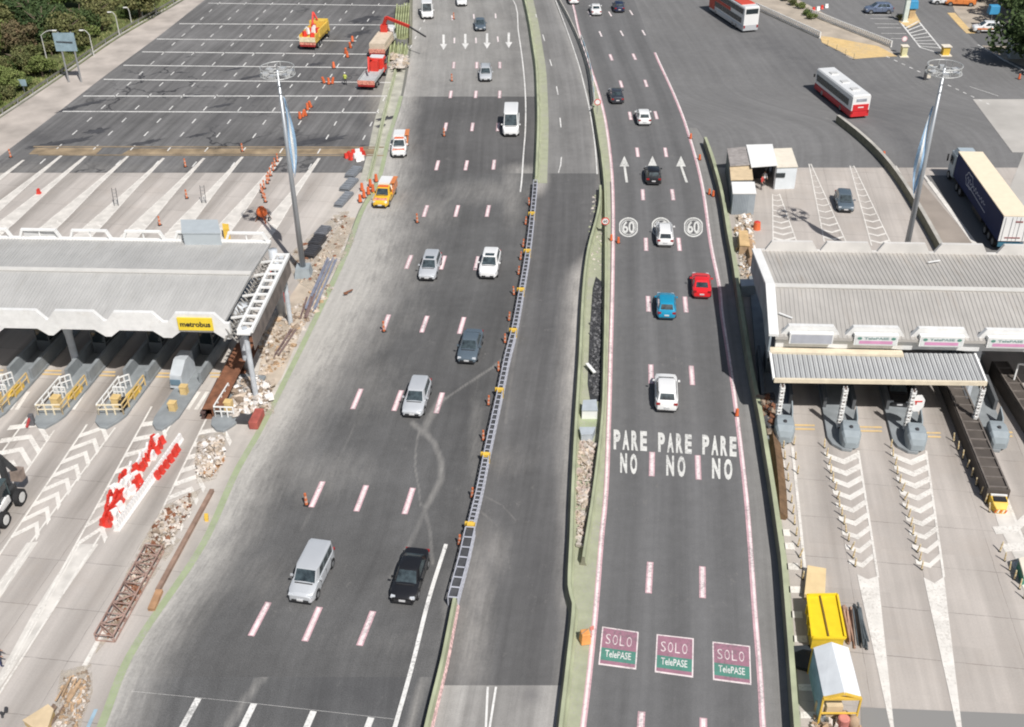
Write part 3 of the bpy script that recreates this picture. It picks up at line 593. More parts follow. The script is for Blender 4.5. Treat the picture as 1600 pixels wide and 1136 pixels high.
# green barrier elements stored beside the service apron
k=0
for (x0,x1,y0,y1,n) in ((617,640,14,62,6),(607,636,72,100,5)):
    for i in range(n):
        x=x0+(x1-x0)*(i+.5)/n; a=g(x+2,y0+random.uniform(-2,4),0); c=g(x-2,y1+random.uniform(-3,3),0); m_=(a+c)/2
        b=MB(); b.path([a-m_,c-m_],JER); o=b.build('barrier_unit',mat('barrier_moss',(.33,.36,.19),.9,var=.3,vs=.8)); o.location=m_
        tag(o,'mossy green concrete barrier unit stored %s'%('in the far row behind the crane truck' if y0<50 else 'beside the big pale rubble mound'),'barrier','green barrier units stored by the apron')
P=[g(641,-40),g(641.5,20),g(641,70)]
wall('concrete_barrier',P,JER,[Olive,Green],'dark edged green wall between the stored barrier units and the traffic','barrier')
GW=[(641,70),(630,120),(622,150),(612,190),(602,235),(590,284)]
wall('concrete_barrier',pts(GW,72,284,16,dx=-14),[(q[0]*.8,q[1]*.6) for q in JER],Green,'low pale green kerb barrier running past the red and white blocks','barrier')
# ================================================================ CANOPIES

def roofmat(n,c,rust):
    T=NT(n); v=T.uv(.9,.12,src='Object'); f=T.ramp(T.noise(T.uv(1,1,src='Object'),.25,5,.6),.3,.7,.9,1.08); f=T.math('MULTIPLY',f,T.ramp(T.noise(v,1.6,6,.7),.3,.7,.9,1.08))
    c0=T.mix(1.,c,f,'MULTIPLY'); c0=T.mix(T.ramp(T.noise(v,1.,8,.75),.55,.75,0,.45),c0,rust); T.l(c0,T.b.inputs['Base Color']); T.b.inputs['Roughness'].default_value=.6; return T.M
FW=roofmat('fascia_white',(.72,.72,.705),(.45,.41,.35)); Roof=roofmat('roof_sheet',(.44,.435,.42),(.36,.34,.30)); Roof2=roofmat('roof_sheet_aged',(.43,.41,.38),(.36,.285,.21))
def fascia(mb,A,D,cs,zb,p=4.72,flat_=1.53,sl_=.72,hb=1.4,rise=.9,th=.35,s0=0,s1=60,brise=.6,dz=0):
    """crenellated band on the line A + s*D, crenel centres cs"""
    top=[];bot=[]
    cs=sorted(cs)
    for c in cs:
        for s,z in ((c-flat_-sl_,hb),(c-flat_,hb+rise),(c+flat_,hb+rise),(c+flat_+sl_,hb)): top.append((s,z))
        for s,z in ((c-flat_-sl_+.15,0),(c-flat_+.2,brise),(c+flat_-.2,brise),(c+flat_+sl_-.15,0)): bot.append((s,z))
    top=[(s0,hb)]+[q for q in top if s0<q[0]<s1]+[(s1,top[-1][1] if cs[-1]+flat_>s1 else hb)]
    bot=[(s0,0)]+[q for q in bot if s0<q[0]<s1]+[(s1,bot[-1][1] if cs[-1]+flat_>s1 else 0)]
    ss=sorted(set([q[0] for q in top]+[q[0] for q in bot]))
    ft=lambda s: float(np.interp(s,[q[0] for q in top],[q[1] for q in top])); fb=lambda s: float(np.interp(s,[q[0] for q in bot],[q[1] for q in bot]))
    nn=Vector((-D.y,D.x,0))
    R=[]
    for s in ss:
        q=A+D*s; R.append([q+Vector((0,0,zb+fb(s))),q+Vector((0,0,zb+ft(s))),q+nn*th+Vector((0,0,zb+ft(s))),q+nn*th+Vector((0,0,zb+fb(s)))])
    mb.loft(R)
def roof(t,o,FL,FR,RL,RR,BL,BR,material,n,soff=.5):
    b=MB(); q=[v-o for v in (FL,FR,RL,RR,BL,BR)]; FL,FR,RL,RR,BL,BR=q; dn=Vector((0,0,-.25))
    b._a([FL,FR,RR,RL,BR,BL]+[v+dn for v in (FL,FR,RR,RL,BR,BL)],[(0,1,2,3),(3,2,4,5),(6,9,8,7),(9,11,10,8),(0,6,7,1),(1,7,8,2),(2,8,10,4),(5,11,9,3),(3,9,6,0),(4,10,11,5)])
    for i in range(n+1):
        f=i/n; a,r_,c=FL.lerp(FR,f),RL.lerp(RR,f),BL.lerp(BR,f); up=Vector((0,0,.01))
        b.bar(a+up,r_+up,.08,.05); b.bar(r_+up,c+up,.08,.05)
    b.build('roof',material,t)
    b=MB(); b.bar(RL+Vector((0,0,.08)),RR+Vector((0,0,.08)),.55,.1); b.build('ridge_cap',mat('ridge_pale',(.60,.585,.55),.6,var=.05),t)
# ---- left canopy
F0=g(80,524,5.5); F1=g(362,530,5.5); DL=(F1-F0); DL.z=0; DL.normalize(); SL0=-26.
A0=F0+DL*SL0; A0.z=0; LEN=((F1-F0).length+26.)
cen=[(g(x,500,7.).xy-A0.xy).length for x in (26,117,210,307)]; cen=[cen[0]-4.72*k for k in (5,4,3,2,1)]+cen
o=A0.copy(); t=thing('toll_canopy','long left toll canopy with pale ribbed roof, white stepped fascia and a yellow sign','canopy',o); 
FLf=F0+DL*SL0+Vector((0,.3,1.35)); FRf=g(350,503,6.85)
RR=g(392,428,7.5); BR=g(423,379,6.7); wdir=DL
ext=(FRf-FLf).dot(DL)
RL=RR-DL*(ext+2); BL=BR-DL*(ext+4)
roof(t,o,FLf,FRf,RL,RR,BL,BR,Roof,150)
b=MB(); fascia(b,A0-o,DL,cen,5.5,s0=0,s1=LEN,hb=1.4,rise=.85); b.build('front_fascia',FW,t)
b=MB(); BA=BL.copy(); BA.z=0; bc=[(g(x,365,7.2).xy-BA.xy).length for x in (62,142,226,307,388)]; 
dB=(BR-BL); dB.z=0; dB.normalize()
for c in bc+[bc[0]-4.5*k for k in (1,2,3)]:   # open trapezoid frames at the back edge
    q=BA+dB*c-o
    for s_ in (-1,1): b.bar(q+dB*s_*2.0+Vector((0,0,6.5)),q+dB*s_*1.5+Vector((0,0,7.6)),.28,.2)
    b.bar(q-dB*1.6+Vector((0,0,7.6)),q+dB*1.6+Vector((0,0,7.6)),.3,.16); b.bar(q-dB*2.+Vector((0,0,6.75)),q+dB*2.+Vector((0,0,6.75)),.22,.14)
    b.bar(q+Vector((0,0,6.75)),q+Vector((0,0,7.5)),.1)
b.bar(BL-o,BR-o,.4,.3); b.build('rear_frames',White,t)
for c in (bc[3],bc[0]): q=BA+dB*c-o; b=MB(); b.box((q.x,q.y+.15,7.15),(2.9,.12,.8),0); b.build('rear_panel',mat('panel_grey',(.5,.5,.49),.6,var=.1),t)
# yellow sign
Sg=[g(277,516,6.15),g(332,518,6.15),g(333,496,7.2),g(279,494,7.2)]; dy=Vector((0,-.18,0))
q0=A0+DL*cen[-1]; sx=DL*1.35
C0=Vector((q0.x,q0.y,0))-o+Vector((0,-.06,0))
b=MB(); b.box((C0.x,C0.y-.03,6.88),(2.75,.1,1.12),math.atan2(DL.y,DL.x)); sg=b.build('sign_panel',mat('sign_yellow',(.80,.60,.04),.5,var=.05),t)
b=MB(); zc=6.88; f_=lambda u,v: C0+DL*(u*1.2)+Vector((0,-.095,zc+v*.24)); text_mb(b,'metrobus',[f_(-1,-1),f_(1,-1),f_(1,1),f_(-1,1)],bold=.035); b.build('sign_lettering',Black,sg)
# columns
Cl=mat('column_grey',(.50,.53,.56),.55,var=.15)
for (bx,by,tp) in ((122,576,1),(388,577,2)):
    p=g(bx,by,0)-o; b=MB(); b.loft([[p+Vector((math.cos(a)*r,math.sin(a)*r*.7,z)) for a in [i*math.pi/6 for i in range(12)]] for r,z in ((.42,0),(.33,1.2),(.33,3.2),(.6,5.3),(.9,6.3))]); b.build('column',Cl,t,smooth=True)
for k in (1,2):
    p=g(122,576,0)-o-DL*14.3*k; b=MB(); b.tube(p,p+Vector((0,0,6.4)),.4,.7,12); b.build('column',Cl,t,smooth=True)
for k in range(4):
    p=g(388,577,0)-o-DL*14.3*k+Vector((1.3,9,0)); b=MB(); b.tube(p,p+Vector((0,0,6.6)),.4,.4,12); b.build('column',Cl,t,smooth=True)
# stripped end bay: open steel frame
e0=g(372,528,5.7); e1=g(452,394,6.6); i0=g(357,505,6.7); i1=g(425,392,6.7); j0=g(383,505,6.9); j1=g(436,398,6.9)
t2=thing('canopy_end_bay','stripped white end bay of the left canopy, open beams and cross members','frame',Vector((e0.x,e0.y,0))); o2=t2.location.copy()
b=MB(); 
O0=g(393,518,6.6)-o2; O1=g(451,398,6.9)-o2
b.bar(O0,O1,.22,.3); I0=O0-DL*1.05; I1=O1-DL*1.05; b.bar(I0,I1,.2,.3); b.build('edge_beam',White,t2)
for i in range(12):
    f=i/11; c=MB(); a_=O0.lerp(O1,f); c_=I0.lerp(I1,f)-DL*.0; c.bar(a_,c_,.22 if i not in (9,0) else .9,.14); 
    if i in (2,5,8,10): c.bar(c_,c_-DL*1.2+Vector((0,0,-.2)),.16,.14)
    c.build('cross_member',White,t2)
b=MB()
for i in range(11):
    f=i/11; a_=O0.lerp(O1,f)+DL*.02; c_=O0.lerp(O1,f+.082)+DL*.02
    b._a([a_+Vector((0,0,-.3)),c_+Vector((0,0,-.3)),c_+Vector((.05,0,-1.7)),a_+Vector((.05,0,-1.7)),a_+Vector((-.06,0,-.3)),c_+Vector((-.06,0,-.3)),c_+Vector((-.01,0,-1.7)),a_+Vector((-.01,0,-1.7))],[(0,1,2,3),(7,6,5,4),(0,4,5,1),(3,2,6,7),(0,3,7,4),(1,5,6,2)])
b.build('shadow_panels',mat('panel_brown',(.16,.135,.12),.8,var=.3,vs=1),t2)  # brown panels stand for a lattice shadow on the ground
b=MB()
for i in range(22):
    f=i/22; a_=I0.lerp(I1,f)-DL*.3; b.bar(a_+Vector((0,0,-.2)),I0.lerp(I1,f+.05)-DL*1.3+Vector((0,0,-.9)),.09); b.bar(a_+Vector((0,0,-.9)),I0.lerp(I1,f+.05)-DL*1.2+Vector((0,0,-.15)),.08)
b.bar(I0-DL*1.2+Vector((0,0,-.9)),I1-DL*1.2+Vector((0,0,-.9)),.12); b.bar(I0-DL*.2+Vector((0,0,-1.)),I1-DL*.2+Vector((0,0,-1.)),.12)
b.build('lattice',mat('lattice_grey',(.34,.33,.31),.6,.2,var=.3),t2)
for f in (.02,.98):
    q=O0.lerp(O1,f)-DL*.6; b=MB(); b.tube((q.x,q.y,0),(q.x,q.y,6.8),.22,.22,10); b.build('column',Cl,t2)
# ---- right canopy
H0=g(1232,543,5.); H1=g(1598,551,5.); DR=(H1-H0); DR.z=0; DR.normalize(); RA0=g(1211,542,5.); RA0.z=0
LENR=58.; o=RA0.copy(); t=thing('toll_canopy','long right toll canopy with aged ribbed roof and lane signs along its white fascia','canopy',o)
FL=g(1212,526,6.15); FR=FL+DR*LENR; RL=g(1206,447,6.8); RR=RL+DR*LENR; BL=g(1184,392,6.1); BR=BL+DR*(LENR+2)
roof(t,o,FL,FR,RL,RR,BL,BR,Roof2,170)
cen=[(g(x,515,6.6).xy-RA0.xy).length for x in (1267,1367,1468,1572)]; cen+=[cen[-1]+5.*k for k in range(1,9)]
b=MB(); fascia(b,RA0-o,DR,cen,5.0,s0=0,s1=LENR,hb=1.15,rise=.8,flat_=1.7,sl_=.55,brise=.05); b.build('front_fascia',FW,t)
b=MB(); bB=BL.copy(); bB.z=0; bc=[(g(x,388,6.7).xy-bB.xy).length for x in (1238,1325,1414,1503,1600)]; bc+=[bc[-1]+5.*k for k in range(1,7)]
fascia(b,bB-o,DR,bc,5.7,s0=0,s1=LENR,hb=.5,rise=.85,flat_=1.75,sl_=.5,brise=0,th=.3); b.build('rear_fascia',mat('white_dull',(.62,.60,.57),.6,var=.12,vs=.5),t)
# left gable trim and side wall
b=MB(); up=Vector((0,0,.12))
for a_,c_ in ((FL,RL),(RL,BL)): b.bar(a_-o+up-DR*.15,c_-o+up-DR*.15,.75,.22)
b.build('gable_trim',White,t)
b=MB(); q=[v-o for v in (FL,RL,BL)]; V=[]
for s_ in (0,-.14): V+=[v-DR*(.3-s_)+Vector((0,0,-.05)) for v in q]+[Vector((v.x,v.y,4.2))-DR*(.3-s_) for v in q]
b._a(V,[(0,3,4,1),(1,4,5,2),(6,7,10,9),(7,8,11,10),(0,1,7,6),(1,2,8,7),(3,9,10,4),(4,10,11,5),(0,6,9,3),(2,5,11,8)])
b.build('side_wall',mat('side_blue_grey',(.27,.31,.34),.6,var=.2,vs=.6),t)
# lane signs on the fascia
for i,c in enumerate(cen[:7]):
    q=RA0+DR*c-o; b=MB(); b.box((q.x,q.y-.28,6.08),(3.3,.4,.9),math.atan2(DR.y,DR.x)); s=b.build('lane_sign',White,t)
    f_=lambda u,v: q+DR*(u*1.55)+Vector((0,-.50,6.08+v*.38))
    b=MB(); b.poly([f_(-1,-1),f_(1,-1),f_(1,1),f_(-1,1)]); b.build('sign_face',mat('sign_grey',(.40,.41,.45),.4,var=.1) if i==0 else mat('sign_face_pale',(.66,.68,.67),.5,var=.05),s)
    if i:
        b=MB(); f2=lambda u,v: f_(u,v)+Vector((0,-.012,0))
        b.poly([f2(-.82,-.8),f2(.8,-.8),f2(.8,-.1),f2(-.82,-.1)],0)
        for u in (-.82,.82): b._a([f2(u+.12*math.cos(k*math.pi/4),.45+.34*math.sin(k*math.pi/4)) for k in range(8)],[tuple(range(8))],1)
        text_mb(b,'TelePASE',[f2(-.6,.2),f2(.6,.2),f2(.6,.75),f2(-.6,.75)],2,bold=.03)
        b.build('sign_graphics',[mat('sign_pink',(.62,.28,.46),.5,var=.1),mat('sign_green',(.10,.25,.20),.5,var=.05),mat('sign_text',(.16,.27,.26),.5,var=0)],s)
for k in range(5):
    q=RL+DR*(3+k*12)-o
    for yy in (-5.5,4.5): 
        if k==0 and yy<0: continue
        b=MB(); b.tube((q.x,q.y+yy,0),(q.x,q.y+yy,6.2),.35,.35,10); b.build('column',Cl,t)
for x,y in ((1455,408),):
    a=g(1450,410,6.5)-o; b=MB(); b.bar(a,a+Vector((1.1,.25,.05)),.12,.06); a=g(1217,489,6.6)-o; b.bar(a,g(1238,497,6.5)-o,.14,.08); b.build('roof_offcut',White,t)
# ---- front porch over the right cushions
FLp=g(1209,592,4.15); FRp=g(1541,597,4.15); BLp=g(1203,549,4.85); BRp=g(1523,553,4.85)
o=Vector((FLp.x,FLp.y,0)); t=thing('porch_roof','grey ribbed porch roof on four lattice masts in front of the right toll canopy','porch roof',o)
b=MB(); q=[v-o for v in (FLp,FRp,BRp,BLp)]; dn=Vector((0,0,-.12)); b._a(q+[v+dn for v in q],[(0,1,2,3),(7,6,5,4),(0,4,5,1),(1,5,6,2),(2,6,7,3),(3,7,4,0)])
for i in range(43): f=i/42; b.bar(q[0].lerp(q[1],f)+Vector((0,0,.02)),q[3].lerp(q[2],f)+Vector((0,0,.02)),.07,.04)
b.build('roof_sheet',mat('porch_sheet',(.40,.41,.41),.6,var=.08,vs=.5),t)
b=MB()
for i in range(42): f=(i+.5)/42; b.bar(q[0].lerp(q[1],f)+Vector((0,0,.012)),q[3].lerp(q[2],f)+Vector((0,0,.012)),.06,.03)
b.build('seams',mat('seam_dark',(.10,.10,.11),.8,var=.2),t)
b=MB(); b.bar(q[0]+Vector((0,-.1,-.05)),q[1]+Vector((0,-.1,-.05)),.22,.32); b.bar(q[3]+Vector((0,.1,.02)),q[2]+Vector((-5.5,.1,.02)),.7,.2); b.build('edge_trim',mat('trim_cream',(.68,.60,.46),.6,var=.1),t)
b=MB(); b.bar(q[1]+Vector((0,0,-.02)),q[2]+Vector((0,0,-.02)),.16,.22); b.bar(q[0]+Vector((0,0,-.02)),q[3]+Vector((0,0,-.02)),.16,.22); b.build('side_trim',White,t)
for i,(bx,by,tx,ty) in enumerate(((1213,668,1223,598),(1309,672,1322,600),(1413,676,1426,602),(1518,672,1532,604))):
    p=g(bx,by,0)-o; p2=Vector((p.x,p.y,4.0)); b=MB()
    for sx_ in (-.13,.13):
        for sy_ in (-.13,.13): b.bar(p+Vector((sx_,sy_,0)),p2+Vector((sx_,sy_,0)),.05)
    for k in range(13):
        z=.15+k*.3
        for s1,s2 in (((-.13,-.13),(.13,-.13)),((-.13,.13),(.13,.13)),((-.13,-.13),(-.13,.13)),((.13,-.13),(.13,.13))): b.bar((p.x+s1[0],p.y+s1[1],z),(p.x+s2[0],p.y+s2[1],z+(.14 if k%2 else 0)),.11,.12)
    ms=b.build('lattice_mast',White,t)
    b=MB(); b.box((p.x,p.y,2.),(.16,.16,4.)); b.build('mast_core',mat('core_brown',(.10,.07,.06),.8,var=.3),ms)
# ================================================================ ISLANDS
def isl(px,py,L=24,W=2.1,label='',n=.0,col=None):
    p=g(px,py,0); t=thing('toll_island',label,'toll island',p,A8,'toll islands'); b=MB()
    w_=W/2; b.prism([(-w_*.25,-.2),(w_*.3,-.25),(w_*.75,.7),(w_,1.6),(w_,L),(-w_,L),(-w_,1.2),(-w_*.8,.4)],0,.26); b.build('kerb_slab',col or Grey,t,bevel=.04); return t,p
def rail(t,name,x0,y0,x1,y1,h,material,n=4,r=.045,mid=True):
    b=MB(); a=Vector((x0,y0,.26)); c=Vector((x1,y1,.26)); up=Vector((0,0,h)); b.bar(a+up,c+up,r*2); 
    if mid: b.bar(a+up*.55,c+up*.55,r*1.6)
    for i in range(n+1): q=a.lerp(c,i/n); b.bar(q,q+up,r*2)
    b.build(name,material,t)
def booth(loc,h,label,group='toll booths',col=None):
    t=thing('toll_booth',label,'toll booth',loc,h,group)
    b=MB(); b.box((0,0,.55),(1.25,2.4,1.1)); b.box((0,0,2.35),(1.25,2.4,.3))
    for sx_ in (-.58,.58):
        for sy_ in (-1.15,0,1.15): b.box((sx_,sy_,1.65),(.09,.09,1.1))
    b.build('body',col or mat('booth_shade_grey',(.13,.14,.145),.6,var=.1),t)  # booth colour darkened to deepen the shade under the canopies
    b=MB(); b.box((0,0,1.65),(1.17,2.3,1.08)); b.build('glazing',Glass,t)
    b=MB(); b.box((0,0,2.56),(1.5,2.7,.12),0,0,.94); b.build('roof',mat('booth_roof',(.3,.3,.3),.6,var=.1),t)
nm=['leftmost grey toll island, cut by the frame edge','second grey toll island with white and yellow railings','third grey toll island with white and yellow railings','fourth grey toll island carrying a pale cabin and two yellow boxes','fifth grey toll island with a white railing heaped with rubble']
LI=[(-28,664),(67,668),(163,668),(250,671),(345,673)]
for i,(px,py) in enumerate(LI):
    t,p=isl(px,py,L=24 if i<4 else 7.5,W=2.3 if i!=3 else 1.9,label=nm[i])
    b=MB()
    for s_ in (-1,1): b.prism([(s_*.95-.14,6.2),(s_*.95+.14,6.2),(s_*.95+.14,13),(s_*.95-.14,13)],.26,1.25)
    if i<4: b.build('side_walls',Grey,t)
    if i in (0,1,2):
        rail(t,'white_railing',-.95,1.2,-.95,5.2,1.,White,4); rail(t,'yellow_railing',.98,1.5,.98,5.6,1.,YelP,4)
        rail(t,'front_railing',-.95,1.2,.98,1.5,.95,mat('rail_cream',(.75,.66,.48),.6,var=.1),3)
        b=MB(); b.box((-.05,2.6,.66),(.62,.62,.8)); b.box((-.05,2.6,1.1),(.7,.7,.08)); b.build('bollard_box',YelP,t)
        rail(t,'gate_frame',-.7,3.6,.2,3.7,1.05,White,3); rail(t,'gate_frame',-.7,4.7,-.1,5.3,1.2,White,2)
        b=MB(); b.prism([(.35,3.4),(.95,3.7),(.95,5.0),(.5,4.6)],.3,.75); b.build('ramp_plate',Yel,t)
        if i==2: b=MB(); b.box((.72,1.9,.8),(.3,.28,.9)); b.box((.75,2.4,.8),(.3,.28,.9)); b.build('black_box',Black,t)
    if i==3:
        for yy in (2.3,4.6): b=MB(); b.box((.2,yy,.6),(.55,.5,.7)); b.box((.2,yy,.98),(.62,.56,.08)); b.build('bollard_box',YelP,t)
    if i==4:
        rail(t,'white_railing',-.9,1.4,-.9,4.6,1.,White,4); rail(t,'front_railing',-.9,1.4,.6,1.5,.95,White,3); b=MB(); b.box((-.2,2.5,.66),(.6,.6,.8)); b.build('bollard_box',YelP,t)
    if i<4: booth(p+LD*(11.5)+Vector((0,0,.26)),A8,'grey toll booth in the shade on the %s left island'%('first','second','third','fourth','fifth')[i])
# pale cabin on the fourth island
t=thing('crash_cabin','pale grey sloping cabin standing on the fourth left toll island','cabin',g(286,598,0)+Vector((0,0,.26)),A8)
b=MB(); b._a([(-.55,-1.2,0),(.55,-1.2,0),(.55,1.6,0),(-.55,1.6,0),(-.5,-1.0,1.1),(.5,-1.0,1.1),(.5,1.6,1.9),(-.5,1.6,1.9),(-.5,.2,1.9),(.5,.2,1.9)],[(0,3,2,1),(0,1,5,4),(4,5,9,8),(8,9,6,7),(2,3,7,6),(1,2,6,9,5),(0,4,8,7,3)]); b.build('shell',mat('cabin_grey',(.45,.48,.50),.5,var=.1),t)
b=MB(); b.box((0,-1.22,.6),(.85,.05,.5)); b.build('front_panel',mat('cabin_blue',(.14,.22,.28),.5,var=.1),t)
# right islands and cushions
RI=[(1218,694),(1321,703),(1424,707),(1552,704)]
ord4=['leftmost','second','third','fourth']
for i,(px,py) in enumerate(RI):
    t,p=isl(px,py,L=26,W=2.5,label='%s grey island of the right toll plaza, under a lattice mast'%ord4[i],col=Dgrey if 0 else None)
    b=MB()
    for s_ in (-1,1): b.prism([(s_*1.1-.12,5),(s_*1.1+.12,5),(s_*1.1+.12,12),(s_*1.1-.12,12)],.26,1.2)
    b.build('side_walls',mat('dark_slab',(.10,.105,.11),.8,var=.2),t)
    booth(p+LD*10.5+Vector((0,0,.26)),A8,'toll booth in deep shade on the %s right island'%ord4[i])
    c=thing('crash_cushion','%s blue grey crash cushion in front of a lattice mast'%ord4[i],'crash cushion',p+LX*.3+Vector((0,0,.262)),A8,'crash cushions')
    b=MB(); R=[]
    for y_,w_,h_ in ((-.15,.42,.5),(.05,.62,.95),(.5,.74,1.2),(1.3,.72,1.25),(1.9,.6,1.15)): R.append([Vector((-w_,y_,0)),Vector((-w_,y_,h_*.8)),Vector((-w_*.8,y_,h_)),Vector((w_*.8,y_,h_)),Vector((w_,y_,h_*.8)),Vector((w_,y_,0))])
    b.loft(R); b.build('cushion',mat('cushion_grey',(.27,.31,.33),.6,var=.1),c,bevel=.04)
    b=MB(); b.tube((0,.9,1.2),(0,.9,1.34),.16,.12,12); b.build('cap',Dgrey,c)
    b=MB()
    for s_ in (1,): b._a([(s_*.75,2.0,0),(s_*.75,3.6,0),(s_*.75,3.6,1.3),(s_*.75,2.5,1.0),(s_*.66,2.0,0),(s_*.66,3.6,0),(s_*.66,3.6,1.3),(s_*.66,2.5,1.0)],[(0,1,2,3),(7,6,5,4),(0,4,5,1),(1,5,6,2),(2,6,7,3),(3,7,4,0)])
    b.build('side_fin',mat('cushion_grey',(0,0,0)),c)
# long dark retaining blocks with nose
def longwall(a,c,wd,h,label,nose=True):
    A_=g(*a,0); C_=g(*c,0); L=(A_-C_).length; hd=math.atan2((A_-C_).x,(A_-C_).y); t=thing('lane_divider',label,'divider',C_,hd)
    b=MB(); b.prism([(-wd/2,.3),(wd/2,.3),(wd/2,L),(-wd/2,L)],0,h); b.build('body',mat('divider_brown',(.085,.072,.062),.9,var=.3,vs=.5),t)
    b=MB()
    for k in range(int(L/1.1)):
        y_=.6+k*1.1; b.box((0,y_,h+.04),(wd*.9,.12,.08))
    for s_ in (-1,1): b.bar((s_*wd*.42,.4,h+.06),(s_*wd*.42,L-.2,h+.06),.1)
    b.build('top_frame',mat('divider_frame',(.15,.13,.115),.8,var=.3),t)
    if nose:
        b=MB(); b.loft([[Vector((-w_,y_,0)),Vector((-w_,y_,z_)),Vector((w_,y_,z_)),Vector((w_,y_,0))] for y_,w_,z_ in ((-.9,.34,.45),(-.5,.52,.7),(.3,.58,.85))]); n_=b.build('nose',Yel,t,bevel=.06)
        b=MB(); 
        for k in range(5): b._a([(-.42+k*.17,-.93,.12),(-.34+k*.17,-.93,.12),(-.26+k*.17,-.93,.40),(-.34+k*.17,-.93,.40)],[(0,1,2,3)],k%2)
        b.build('chevrons',[Red,White],n_)
        b=MB(); b.box((0,0.1,.88),(1.1,.12,.1)); b.build('cross_band',White,n_)
        b=MB(); b.box((0,-.22,.78),(.85,.45,.12)); b.box((0,.6,.95),(.95,.55,.3)); b.build('cover',Black,n_)
longwall((1478,596),(1557,790),1.55,1.15,'long dark lane divider with a yellow nose on the right plaza')
longwall((1556,585),(1720,850),1.3,1.3,'dark lane divider at the right edge of the frame',False)
t=thing('gantry_frame','pale square gantry frame standing in the shade at the right edge','gantry',g(1578,614,0),A8)
b=MB()
for s_ in (-.0,3.2): b.bar((s_,0,0),(s_,0,2.8),.12)
b.bar((0,0,2.8),(3.2,0,2.8),.12); b.build('frame',White,t)
# ================================================================ HIGH MASTS
def highmast(px,py,flagside,label,h=20.2):
    p=g(px,py,0); t=thing('light_mast',label,'light mast',p)
    b=MB(); b.tube((0,0,0),(0,0,h),.3,.13,14); b.build('pole',mat('mast_grey',(.42,.44,.46),.4,.5,var=.08,vs=.4),t,smooth=True)
    b=MB(); b.box((0,0,.5),(1.6,1.6,1.0),0,0,.8); b.build('plinth',mat('plinth_grey',(.30,.34,.36),.8,var=.15),t)
    b=MB(); R=1.5
    for z,r in ((h-.4,R),(h+.25,R*.97)):
        for i in range(24):
            a0,a1=i*math.pi/12,(i+1)*math.pi/12; b.tube((r*math.cos(a0),r*math.sin(a0),z),(r*math.cos(a1),r*math.sin(a1),z),.04,n=6)
    for i in range(8):
        a=i*math.pi/4; b.tube((.12*math.cos(a),.12*math.sin(a),h-.4),(R*math.cos(a),R*math.sin(a),h-.4),.04,n=5); b.tube((R*math.cos(a),R*math.sin(a),h-.4),(R*.97*math.cos(a),R*.97*math.sin(a),h+.25),.035,n=5)
    b.build('head_ring',mat('ring_grey',(.50,.51,.50),.5,.3,var=.1),t)
    for i in range(6):
        a=i*math.pi/3+.3; b=MB(); c=(R*.75*math.cos(a),R*.75*math.sin(a),h-.25); b.box(c,(.62,.5,.2),a); b.build('floodlight',mat('lamp_grey',(.55,.56,.56),.4,.3,var=.1),t)
    b=MB(); b.tube((0,0,h-.4),(0,0,h+.6),.1,.05,8); b.build('finial',Steel,t)
    return t,p
t,p=highmast(475,430,1,'left high light mast with a ring of floodlights, standing by the stripped canopy end')
def flag(p,z0,z1,side,label):
    b=MB(); n=14; t=thing('flag',label,'flag',p+Vector((0,0,0)))
    for col,f0,f1,mt in (('band',0,.33,LBlue),('band',.33,.66,White),('band',.66,1,LBlue)):
        b=MB(); V=[];F=[]
        for i in range(n+1):
            s=i/n; z=z1-(z1-z0)*s; wx=.12+.62*math.sin(math.pi*min(1,s*1.0))**.8*(1-.35*s)
            for f in (f0,f1): V.append((side*(.2+wx*f),.25*math.sin(s*7+f*3)+.1,z-.4*f)); 
        for i in range(n): F.append((2*i,2*i+1,2*i+3,2*i+2))
        b._a(V,F); b._a([(v[0],v[1]+.02,v[2]) for v in V],[f[::-1] for f in F]); b.build(col,mt,t)
    return t
flag(p,10.5,17.8,1,'pale blue and white flag hanging limp down the left mast')
t,p=highmast(1407,431,-1,'right high light mast rising behind the right canopy')
flag(p,8.5,16.8,-1,'pale blue and white flag drooping beside the right mast')
# ================================================================ VEHICLES
def paint(n,c,met=.0,r=.28): return mat('car_paint_'+n,c,r,met,var=.03,vs=.8,coat=.6)
PA=dict(white=paint('white',(.78,.78,.77)),silver=paint('silver',(.60,.62,.64),.3,.34),grey=paint('grey',(.16,.19,.22),.5),dark=paint('dark',(.055,.06,.075),.4),black=paint('black',(.018,.018,.02),.2),
  navy=paint('navy',(.02,.03,.075),.3),red=paint('red',(.74,.02,.025)),blue=paint('blue',(.015,.30,.50),.15),slate=paint('slate',(.14,.18,.215),.35),yellow=paint('yellow',(.75,.45,.03)),orange=paint('orange',(.68,.22,.06)),bluegrey=paint('bluegrey',(.20,.25,.36),.5))
Tyre=mat('tyre',(.018,.018,.019),.85,var=.1); Rim=mat('rim',(.40,.41,.42),.35,.7,var=.05); Trim=mat('trim_black',(.028,.028,.03),.6,var=.1); HL=mat('headlight_glass',(.62,.65,.68),.12,.1,var=0); TL=mat('tail_red',(.32,.02,.02),.25,var=0); Plate=mat('number_plate',(.6,.6,.6),.5,var=.2,vs=12); Stripe=mat('chevron_red_white',(.66,.27,.20),.5,var=.6,vs=5)
Gl2=mat('car_glass',(.04,.055,.06),.06,var=.75,vs=2.2,spec=.9,coat=.5)
_wm={}
